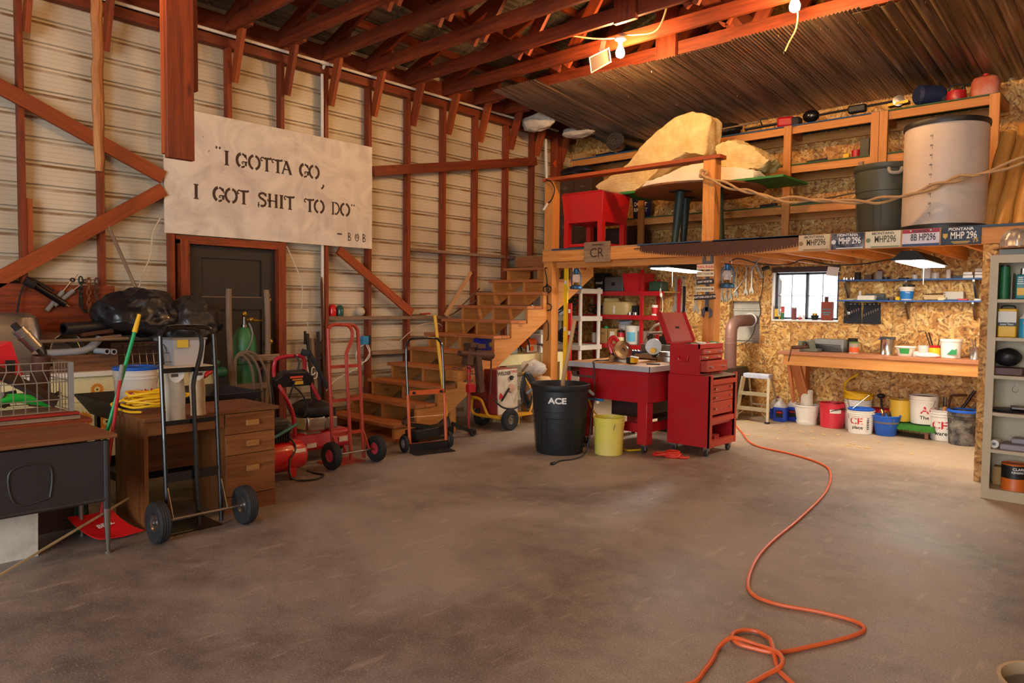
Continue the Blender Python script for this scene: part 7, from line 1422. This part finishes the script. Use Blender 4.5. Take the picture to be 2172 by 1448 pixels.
def batt(lab, poly, y0, y1, seed, mat=FL_, n=70, m=14):
    q = random.Random(seed); L = [0]
    for i in range(len(poly)): a, b = poly[i], poly[(i+1) % len(poly)]; L.append(L[-1]+math.hypot(b[0]-a[0], b[1]-a[1]))
    pts = []
    for k in range(n):
        d = L[-1]*k/n; i = max(j for j in range(len(poly)) if L[j] <= d+1e-9); f = (d-L[i])/(L[i+1]-L[i]); a, b = poly[i], poly[(i+1) % len(poly)]; pts.append((a[0]+(b[0]-a[0])*f, a[1]+(b[1]-a[1])*f))
    for _ in range(0): pts = [((pts[i-1][0]+2*pts[i][0]+pts[(i+1) % n][0])/4, (pts[i-1][1]+2*pts[i][1]+pts[(i+1) % n][1])/4) for i in range(n)]
    cx, cz_ = sum(p[0] for p in pts)/n, sum(p[1] for p in pts)/n; R = []; jit = [q.uniform(-1, 1) for _ in range(n)]
    for j in range(m+1):
        v = j/m; f = 1-(.03 if j in (0, m) else 0); R.append([V(cx+(x-cx)*f+.012*math.sin(9*v+k*.5)+.008*q.uniform(-1, 1), y0+(y1-y0)*v+.006*q.uniform(-1, 1), max(2.902, cz_+(z-cz_)*f+.012*math.sin(7*v+k*.37)+.010*q.uniform(-1, 1))) for k, (x, z) in enumerate(pts)])
    return single('insulation_batt', lab, 'insulation', MB().rings(R), mat, (cx, (y0+y1)/2, 2.9), smooth=55)
batt('big yellow insulation batt humped over the loft table', [(1.66, 3.02), (1.74, 2.91), (2.30, 2.91), (2.62, 3.12), (3.0, 3.30), (3.27, 3.24), (3.31, 3.62), (3.27, 3.68), (3.06, 3.77), (2.82, 3.74), (2.58, 3.60), (2.36, 3.44), (2.22, 3.27), (2.05, 3.20)], 7.9, 8.22, 3)
batt('smaller yellow insulation batt at the right end of the loft table', [(3.36, 3.08), (3.90, 2.99), (4.0, 3.10), (3.82, 3.24), (3.6, 3.37), (3.36, 3.34)], 7.95, 8.35, 5); batt('white folded insulation piece under the big yellow batt', [(2.36, 2.905), (3.9, 2.905), (3.88, 2.97), (3.33, 3.12), (3.2, 3.16), (2.75, 3.07), (2.42, 3.0)], 7.89, 8.45, 8, paint('#E8DCC4', .95, dirt=.2, bump=.6))
gt = thing('garbage_can', 'dark green plastic garbage can beside the white drum in the loft', 'garbage can', (5.24, 7.85, 2.169)); brute(gt, paint('#3E4236', .5, dirt=.35), 0); link('grip', MB().tube(spl([(.10, -.27, .62), (.13, -.31, .57), (.2, -.28, .57), (.2, -.22, .62)], 4), .016, 8), M['grey'], gt, world=False)
for k, (a, b_) in enumerate((((5.22, 7.85, 2.3), (5.42, 7.95, 3.02)), ((5.1, 7.8, 2.3), (5.05, 7.7, 2.90)))): single('old_stick', ('long' if k == 0 else 'short')+' wooden handle poking out of the loft garbage can', 'handle', MB().bar(a, b_, .05, .03), M['grey_wood'], a)
dr = thing('plastic_drum', 'large whitish plastic drum with black rims in the loft', 'drum', (5.79, 7.68, 2.169)); link('body', MB().lathe([(.001, .0), (.325, 0), (.335, .03), (.34, .1), (.34, .9), (.335, .96), (.001, .965)], 48), paint('#C4B4A4', .45, dirt=.3, scale=3), dr, world=False)
for z in (.02, .95): link('rim', MB().lathe([(.33, -.02), (.348, -.02), (.352, .0), (.348, .025), (.33, .025)], 48, (0, 0, z), cap0=False, cap1=False), M['black'], dr, world=False)
m = MB(); da = facing(5.79, 7.68)+.12
for k in range(9): m.bent_text('%d' % (55-5*k), .022, (0, 0, 0), .3405, da-.45, .82-.085*k, 1.2, .02); m.bent_text('|', .02, (0, 0, 0), .3405, da-.43, .80-.085*k, 1.2, .02)
link('scale_marks', m, M['print_black'], dr, world=False)
for k, (a, b_, r, lab) in enumerate((((6.13, 7.72, 2.17), (6.22, 8.0, 3.06), .07, 'short peeled log leaning next to the drum'), ((6.26, 7.66, 2.17), (6.37, 7.98, 3.10), .07, 'second peeled log from the drum'), ((6.42, 7.58, 2.17), (6.52, 7.95, 3.42), .08, 'tall peeled log at the right edge of the picture'), ((6.62, 7.5, 2.17), (6.72, 7.9, 3.3), .07, 'tallest peeled log beyond the picture edge'))):
    a, b_ = V(a), V(b_); single('peeled_log', lab, 'log', MB().tube([a+(b_-a)*i/8+V(.006*math.sin(i*2+k), 0, 0) for i in range(9)], r, 14, rs=[r*(1.1-.02*i) for i in range(9)]), M['log'], a)
RP = [(3.57, 7.25, 2.93), (3.57, 7.25, 2.87), (3.74, 7.25, 2.79), (3.96, 7.25, 2.69), (4.16, 7.25, 2.63), (4.41, 7.25, 2.54), (4.65, 7.25, 2.515), (4.92, 7.25, 2.48), (5.22, 7.25, 2.445), (5.42, 7.25, 2.45), (5.65, 7.25, 2.48), (5.84, 7.25, 2.54), (6.01, 7.25, 2.58), (6.18, 7.25, 2.60), (6.45, 7.25, 2.68), (6.8, 7.25, 2.82)]
rm_ = paint('#C29C6E', .9, dirt=.35, scale=40, bump=.8, name='manila_rope'); rp = thing('guard_rope', 'thick twisted tan rope strung along the loft edge from the post', 'rope', (3.57, 7.25, 2.5)); C_ = spl(RP, 14)
for s_ in (0, PI): link('strand', MB().tube([p+V(0, .014*math.cos(i*.22+s_), .016*math.sin(i*.22+s_)+.012*math.sin(s_+i*.06)) for i, p in enumerate(C_)], .0125, 8), rm_, rp)
link('knot', MB().tube(spl([(3.55, 7.27, 2.90), (3.54, 7.262, 2.86), (3.60, 7.25, 2.86), (3.62, 7.262, 2.91), (3.56, 7.25, 2.92)], 5), .014, 8), rm_, rp)
# licence plates, saw, brand board
PL = (('MONTANA', 'MHP296', '#C8B89A', '#4A3A30', '#8A6A44', 'leftmost plate, faded tan with dark letters'), ('MONTANA', 'MHP 296', '#232B3C', '#E4E4E8', '#C8CCD2', 'second plate from left, peeling dark blue'), ('MONTANA', 'MHP296', '#CDC6AC', '#46402E', '#6A7A5A', 'middle plate, pale cream with grey letters'), ('IDAHO', '8B HP296', '#C8C0C4', '#2A2430', '#9A1E34', 'fourth plate with red top and blue foot'), ('MONTANA', 'MHP 296', '#1C2434', '#E8E4DC', '#C8A03C', 'rightmost plate, dark blue with white letters and badge'))
for k, (st_, no, bgc, fg, ac2, lab) in enumerate(PL):
    x = 4.775+.311*k; z = 2.09; t = thing('licence_plate', lab, 'licence plate', (x, 7.27, 2.015)); link('plate', MB().bx((x, 7.274, z), (.302, .006, .152), 0), paint(bgc, .4, .2, dirt=.5 if k < 2 else .25, scale=12, dirtcol=(.55, .55, .58) if k == 1 else None), t, bev=.003)
    m = MB(); m.text(st_, .034, (x, 7.2705, z+.055), (1, 0, 0), (0, 0, 1), 1.1, .02); m.text(no, .085, (x+.02, 7.2705, z-.0), (1, 0, 0), (0, 0, 1), .62 if len(no) < 8 else .58, .015); link('lettering', m, pm(fg, .5, dirt=0), t)
    m = MB()
    if k == 3: m.bx((x, 7.2708, z+.058), (.296, .001, .034)); link('blue_band', MB().bx((x, 7.2707, z-.064), (.296, .001, .022)), pm('#24406A', .5), t)
    elif k == 4:
        m.bx((x, 7.2708, z-.052), (.14, .001, .008)); m.bx((x, 7.2708, z-.064), (.11, .001, .006)); m.prism([(-.018, .022), (.018, .022), (.018, -.004), (0, -.026), (-.018, -.004)], (x-.118, 7.271, z), (1, 0, 0), (0, 0, 1), .0008); m.text('75', .045, (x+.11, 7.270, z-.045), (1, .0, .2), (-.1, 0, 1), 1, .02)
    else: m.bx((x+.02, 7.2708, z-.066), (.24, .001, .010)); m.prism([(.022*math.cos(i*.6), .022*math.sin(i*.6)) for i in range(10)], (x-.125, 7.271, z-.005), (1, 0, 0), (0, 0, 1), .0008)
    link('emblem', m, pm(ac2, .5, dirt=.1), t)
    for s_ in (-.08, .08): link('screw', MB().cyl((x+s_, 7.271, z+.062), (x+s_, 7.267, z+.062), .008, n=8), M['steel'], t)
sw_ = thing('crosscut_saw', 'long rusty two man crosscut saw nailed along the loft beam', 'saw', (3.7, 7.27, 2.05)); T_ = [(2.79, 2.155), (2.79, 2.085)]; q = 0; x = 2.79
while x < 4.63:
    d = lambda x: 2.085-.085*math.sin(PI*min(1, (x-2.79)/1.95))**.8+.0*x if x > 2.8 else 2.085
    dp_ = .022 if q % 5 else .035; T_ += [(x+.008, d(x+.008)), (x+.012, d(x+.012)+dp_), (x+.018, d(x+.018)+dp_), (x+.022, d(x+.022))]; x += .03; q += 1
T_ += [(4.64, 2.06), (4.64, 2.17)]; link('blade', MB().prism(T_, (0, 7.277, 0), (1, 0, 0), (0, 0, 1), .005), paint('#5A3A2C', .6, .5, dirt=.5, scale=8), sw_); link('tang', MB().bx((2.75, 7.274, 2.12), (.08, .006, .012)), M['rust'], sw_)
cs = thing('brand_board', 'small brown wooden board with burned cattle brand on the loft beam', 'sign', (2.19, 7.26, 1.98)); link('board', MB().bx((2.19, 7.262, 2.105), (.38, .022, .245)), M['grey_wood'], cs, bev=.003); m = MB(); m.text('CR', .16, (2.19, 7.2505, 2.09), (1, 0, 0), (0, 0, 1), 1, .0); m.bx((2.19, 7.2505, 2.19), (.14, .001, .012)); link('lettering', m, pm('#3A2418', .8, dirt=0), cs)
# things on the loft shelves
S3, S2, S1 = 3.681, 3.206, 2.716
t = thing('foil_roll', 'roll of shiny foil bubble wrap on the top loft shelf', 'roll', (1.34, 9.1, S3)); link('outer_wrap', MB().rings([[V(1.34+.155*f*math.cos(a)*(1+.03*math.sin(7*a+y*9)), y, S3+.135+.13*f*math.sin(a)*(1+.03*math.sin(5*a+y*7))) for a in [2*PI*i/40 for i in range(40)]] for y, f in ((8.82, .97), (8.84, 1), (9.1, 1.0), (9.45, 1.0))]), paint('#8E8880', .25, 1.0, dirt=.4, bump=1.0, scale=4), t, smooth=50)
m = MB(); m.tube([(1.34+(.02+.0045*i)*math.cos(i*.62)*1.05, 8.815, S3+.135+(.02+.0034*i)*math.sin(i*.62)) for i in range(32)], .006, 6); link('spiral_edge', m, M['chrome'], t)
carton('small_carton', 'small pale carton with scribble at the left of the top loft shelf', .58, 9.05, S3, (.24, .14, .08), M['cork']); single('dark_case', 'dark flat case behind the foil roll', 'case', MB().bx((.95, 9.2, S3+.03), (.30, .2, .06)), M['black'], (.95, 9.2, S3))
single('black_machine', 'bulky black machine right of the insulation on the top loft shelf', 'machine', crumple((2.85, 9.15, S3+.10), (.24, .14, .10), 27, 28, 12, .2, .2), M['iron'], (2.85, 9.15, S3), smooth=60); single('long_bar', 'thin pale bar lying on the top loft shelf', 'bar', MB().tube([(2.6, 9.02, S3+.10), (3.4, 9.02, S3+.12)], .012, 7), M['grey_wood'], (3, 9.02, S3+.1))
t = thing('hedge_trimmer', 'red and dark hedge trimmer on the top loft shelf', 'trimmer', (3.75, 9.1, S3)); link('motor', MB().bx((3.72, 9.08, S3+.07), (.20, .14, .13), .2), M['red'], t, bev=.03); link('engine', MB().bx((3.84, 9.1, S3+.06), (.12, .14, .11)), M['iron'], t, bev=.02); link('bar', MB().bar((3.2, 9.05, S3+.06), (3.64, 9.06, S3+.07), .06, .02), M['iron'], t); link('handle', MB().tube(spl([(3.45, 9.02, S3+.05), (3.42, 9.02, S3+.14), (3.5, 9.05, S3+.15)], 4), .01, 6), M['iron'], t)
t = thing('string_trimmer', 'long black string trimmer lying along the top loft shelf', 'string trimmer', (4.5, 9.05, S3)); link('shaft', MB().tube([(4.02, 9.02, S3+.08), (5.0, 9.02, S3+.10)], .014, 8), M['black'], t); link('head', MB().ball((4.05, 9.02, S3+.085), (.10, .08, .075), 16, 8), M['black_gloss'], t); link('grip', MB().bx((4.58, 9.02, S3+.08), (.20, .08, .09)), M['black'], t, bev=.02); link('gear_case', MB().lathe([(.001, -.05), (.06, -.04), (.06, .04), (.001, .05)], 18, (5.02, 9.0, S3+.085), (.3, -1, 0)), M['steel'], t); link('guard', MB().bar((4.92, 9.0, S3+.05), (5.13, 9.0, S3+.06), .10, .03), M['brass'], t)
single('sleeping_bag', 'dark blue rolled sleeping bag on the top loft shelf', 'sleeping bag', MB().lathe([(.001, -.14), (.08, -.15), (.105, -.12), (.11, 0), (.105, .12), (.08, .15), (.001, .14)], 24, (5.30, 9.12, S3+.125), (.7, .7, 0)), pm('#18244A', .7, bump=.6), (5.3, 9.12, S3)); single('dark_bundle', 'dark bundle slumped right of the blue roll', 'bundle', crumple((5.43, 9.22, S3+.07), (.12, .10, .07), 41, 24, 10, .15, .2), M['iron'], (5.43, 9.22, S3), smooth=60)
t = thing('gas_can', 'small round red metal gas can on the top loft shelf', 'gas can', (5.57, 9.08, S3)); link('body', MB().lathe([(.001, 0), (.09, 0), (.098, .03), (.09, .10), (.04, .12), (.001, .125)], 24, (5.57, 9.08, S3+.005)), M['red'], t); link('handle', MB().tube(spl([(5.49, 9.08, S3+.10), (5.52, 9.08, S3+.18), (5.62, 9.08, S3+.17), (5.65, 9.08, S3+.1)], 4), .010, 7), M['black'], t); link('spout', MB().tube(spl([(5.60, 9.08, S3+.12), (5.66, 9.1, S3+.17), (5.72, 9.1, S3+.15)], 4), .012, 7), M['black'], t)
t = thing('fuel_jug', 'faded orange plastic fuel jug at the right end of the top loft shelf', 'fuel jug', (5.83, 9.1, S3)); link('body', MB().rings([[V(5.83+math.copysign(abs(math.cos(a))**.55, math.cos(a))*.13*f, 9.1+math.copysign(abs(math.sin(a))**.55, math.sin(a))*.09*f, S3+z) for a in [2*PI*i/26 for i in range(26)]] for z, f in ((.002, .95), (.02, 1), (.15, 1), (.20, .85), (.225, .4), (.226, .1))]), paint('#B8583A', .45, dirt=.4, dirtcol=(.55, .45, .38)), t); link('cap', MB().cyl((5.83, 9.1, S3+.22), (5.83, 9.1, S3+.245), .03, n=14), M['red'], t)
single('ammo_box', 'olive steel box on the middle loft shelf by the double post', 'box', MB().bx((4.68, 9.08, S2+.10), (.10, .18, .20)), pm('#3E3E2E', .5), (4.68, 9.08, S2), bev=.004); single('red_cup', 'red and dark round part left of the olive box', 'part', MB().lathe([(.001, 0), (.05, 0), (.05, .09), (.001, .09)], 16, (4.57, 9.06, S2)), M['red'], (4.57, 9.06, S2)); single('yellow_block', 'small yellow block on the middle loft shelf', 'block', MB().bx((4.47, 9.05, S2+.03), (.06, .05, .06)), M['yellow'], (4.47, 9.05, S2)); single('old_plane', 'small dark tool at the left of the middle loft shelf', 'tool', MB().bar((4.02, 9.03, S2+.015), (4.25, 9.03, S2+.025), .04, .025), M['iron'], (4.1, 9.03, S2))
b = bucket('dark blue bucket with white slogan on the low loft shelf', 1.60, 9.17, S1, .125, .145, .33, pm('#1C2A5E', .45), handle=.6); m = MB(); m.bent_text('DO IT', .075, (0, 0, 0), .140, -1.25, .20, 1, .025, slope=.06); m.bent_text('RIGHT', .075, (0, 0, 0), .136, -1.25, .12, 1, .025, slope=.06); link('lettering', m, M['print_white'], b, world=False)
t = thing('dark_cupboard', 'low dark wooden cupboard under the loft shelf', 'cupboard', (1.5, 8.85, 2.168)); link('case', MB().box(1.28, 1.66, 8.72, 9.3, 2.168, 2.56), M['dark_wood'], t); link('door', MB().box(1.30, 1.64, 8.70, 8.72, 2.19, 2.54), M['dark_wood'], t, bev=.004)
for k in range(2): single('steel_rod', ('upper' if k else 'lower')+' thin steel rod lying on the low loft shelf', 'rod', MB().tube([(3.95, 9.0, S1+.012), (4.85, 9.06, S1+.02+.10*k)], .010, 7), M['steel'], (4.4, 9.03, S1+.01))
single('oak_offcut', 'dark offcut on the low loft shelf left of the post', 'offcut', MB().bar((3.45, 9.02, S1+.02), (3.66, 9.02, S1+.03), .05, .03), M['dark_wood'], (3.5, 9.02, S1))
for k, (c_, r_) in enumerate((((.5, 8.1, 4.08), (.28, .12, .12)), ((.75, 8.75, 4.02), (.3, .15, .08)))): single('insulation_tuft', ('front' if k == 0 else 'rear')+' tuft of white insulation stuffed at the top of the left wall', 'insulation', crumple(c_, r_, 51+k, 26, 12, .25), paint('#D8CCB8', .95, bump=.6), c_, smooth=80)
# cables and lamp parts under the roof and the loft
t = thing('flood_light', 'square metal flood light frame hanging left of the bare bulb', 'flood light', (2.72, 6.42, 3.95)); fr2 = MB(); P = [(2.70, 6.36, 4.08), (2.92, 6.40, 4.14), (2.92, 6.44, 4.01), (2.70, 6.40, 3.93)]; fr2.tube(P, .009, 6, closed=True); link('frame', fr2, M['white'], t); link('glass', MB().add(P, [(0, 1, 2, 3)]), glass('dusty_pane', (.6, .5, .4), .2, .3), t); link('bracket', MB().bar((2.82, 6.40, 4.12), (2.84, 6.42, 4.24), .05, .05), M['steel'], t)
single('lamp_cable', 'brown cable looping between the bulb and the trusses', 'cable', MB().tube(spl([(2.62, 6.1, 4.26), (2.80, 6.3, 4.24), (2.98, 6.42, 4.235), (3.1, 6.44, 4.25), (3.0, 6.46, 4.28), (3.2, 6.5, 4.24), (3.45, 6.46, 4.21), (3.65, 6.3, 4.3), (3.8, 6.1, 4.42)], 6), .009, 7), pm('#A8906A', .6), (3.2, 6.4, 4.2)); single('loose_wire', 'loose brown wire dangling below the sheet metal ceiling by the upper bulb', 'wire', MB().tube(spl([(4.72, 6.45, 4.3), (4.80, 6.6, 4.15), (4.76, 6.72, 4.0), (4.66, 6.8, 3.9), (4.62, 6.82, 3.84)], 6), .008, 7), pm('#A8906A', .6), (4.7, 6.6, 3.9))
single('power_festoon', 'black cord sagging under the loft joists towards the right lamp', 'cord', MB().tube(spl([(3.74, 7.6, 1.95), (3.85, 7.6, 1.985), (4.0, 7.9, 1.93), (4.12, 8.3, 1.95), (4.3, 8.3, 1.995), (4.58, 8.3, 1.93), (4.92, 8.3, 1.93), (5.2, 8.2, 1.96), (5.5, 8.1, 1.98)], 6), .007, 6), M['black'], (4.5, 8.2, 1.93)); t = thing('clip_lamp', 'grey bar shaped lamp hung slanting left of the window', 'lamp', (3.9, 8.3, 1.8)); link('bar', MB().bar((3.72, 8.3, 2.0), (3.82, 8.3, 1.80), .035, .025), M['grey'], t); link('head', MB().tube([(3.82, 8.28, 1.90), (3.90, 8.28, 1.92)], .025, 10), M['black'], t)
single('hanging_string', 'thin black cord hanging down past the vent panel', 'cord', MB().tube(spl([(3.75, 8.4, 1.98), (3.5, 9.0, 1.96), (3.32, 9.46, 1.92), (3.30, 9.48, 1.7), (3.27, 9.48, 1.52), (3.28, 9.49, 1.38), (3.22, 9.48, 1.22), (3.19, 9.48, 1.10), (3.1, 9.46, .98), (2.9, 9.4, .90)], 6), .005, 6), M['black'], (3.3, 9.4, 1.2)); single('grey_lead', 'pale lead slanting down left of the clip lamp', 'lead', MB().tube([(3.76, 7.7, 1.62), (4.05, 7.7, 1.99)], .006, 6), M['steel'], (3.8, 7.7, 1.6))
# orange cord and the pail in front
OC = [(3.36, 8.6, .01), (3.75, 8.0, .01), (4.19, 7.36, .01), (4.67, 7.16, .01), (5.03, 6.92, .01), (5.23, 6.59, .01), (5.44, 5.88, .01), (5.57, 5.03, .01), (5.64, 4.39, .01), (5.71, 4.0, .01), (5.82, 3.65, .01), (5.92, 3.49, .01), (6.06, 3.46, .01), (6.24, 3.51, .01), (6.39, 3.52, .01), (6.455, 3.46, .01), (6.43, 3.33, .01), (6.34, 3.12, .01), (6.26, 2.97, .01), (6.17, 2.935, .01), (6.10, 2.93, .012), (6.05, 2.985, .012), (6.06, 3.06, .012), (6.11, 3.095, .012), (6.16, 3.08, .012), (6.21, 3.02, .025), (6.28, 2.90, .012), (6.33, 2.82, .01), (6.43, 2.74, .01), (6.5, 2.66, .01), (6.52, 2.5, .01), (6.42, 2.42, .01), (6.28, 2.5, .01), (6.3, 2.72, .01), (6.33, 2.84, .026), (6.28, 2.93, .028), (6.18, 2.97, .012), (6.08, 2.93, .028), (6.06, 2.84, .01), (6.09, 2.73, .01), (6.11, 2.62, .01), (6.12, 2.48, .01), (6.0, 2.3, .01)]
single('extension_cord', 'orange extension cord winding across the concrete floor', 'cord', MB().tube(spl(OC, 8), .0095, 8), pm('#E0622E', .45, dirt=.1), (5.5, 5, 0))
b = bucket('pale metal pail cut off by the lower right picture corner', 7.23, 2.62, 0, .12, .145, .36, pm('#C8AE8A', .4, .3, dirt=.3), False, fill=.9, name='pail', cat='pail')
for k in range(26):
    rr = random.Random(200+k); x, y = rr.uniform(3.3, 5.6), rr.uniform(7.8, 9.0)
    if k < 26: single('wood_shaving', 'curl of pale wood shaving scattered on the floor before the bench', 'wood shaving', MB().obox((x, y, .004), V(.03, 0, 0) @ Matrix.Rotation(k, 3, 'Z'), V(0, .012, 0) @ Matrix.Rotation(k, 3, 'Z'), (0, 0, .003)), pm('#D8B078', .8), (x, y, 0), 'shavings on the floor')
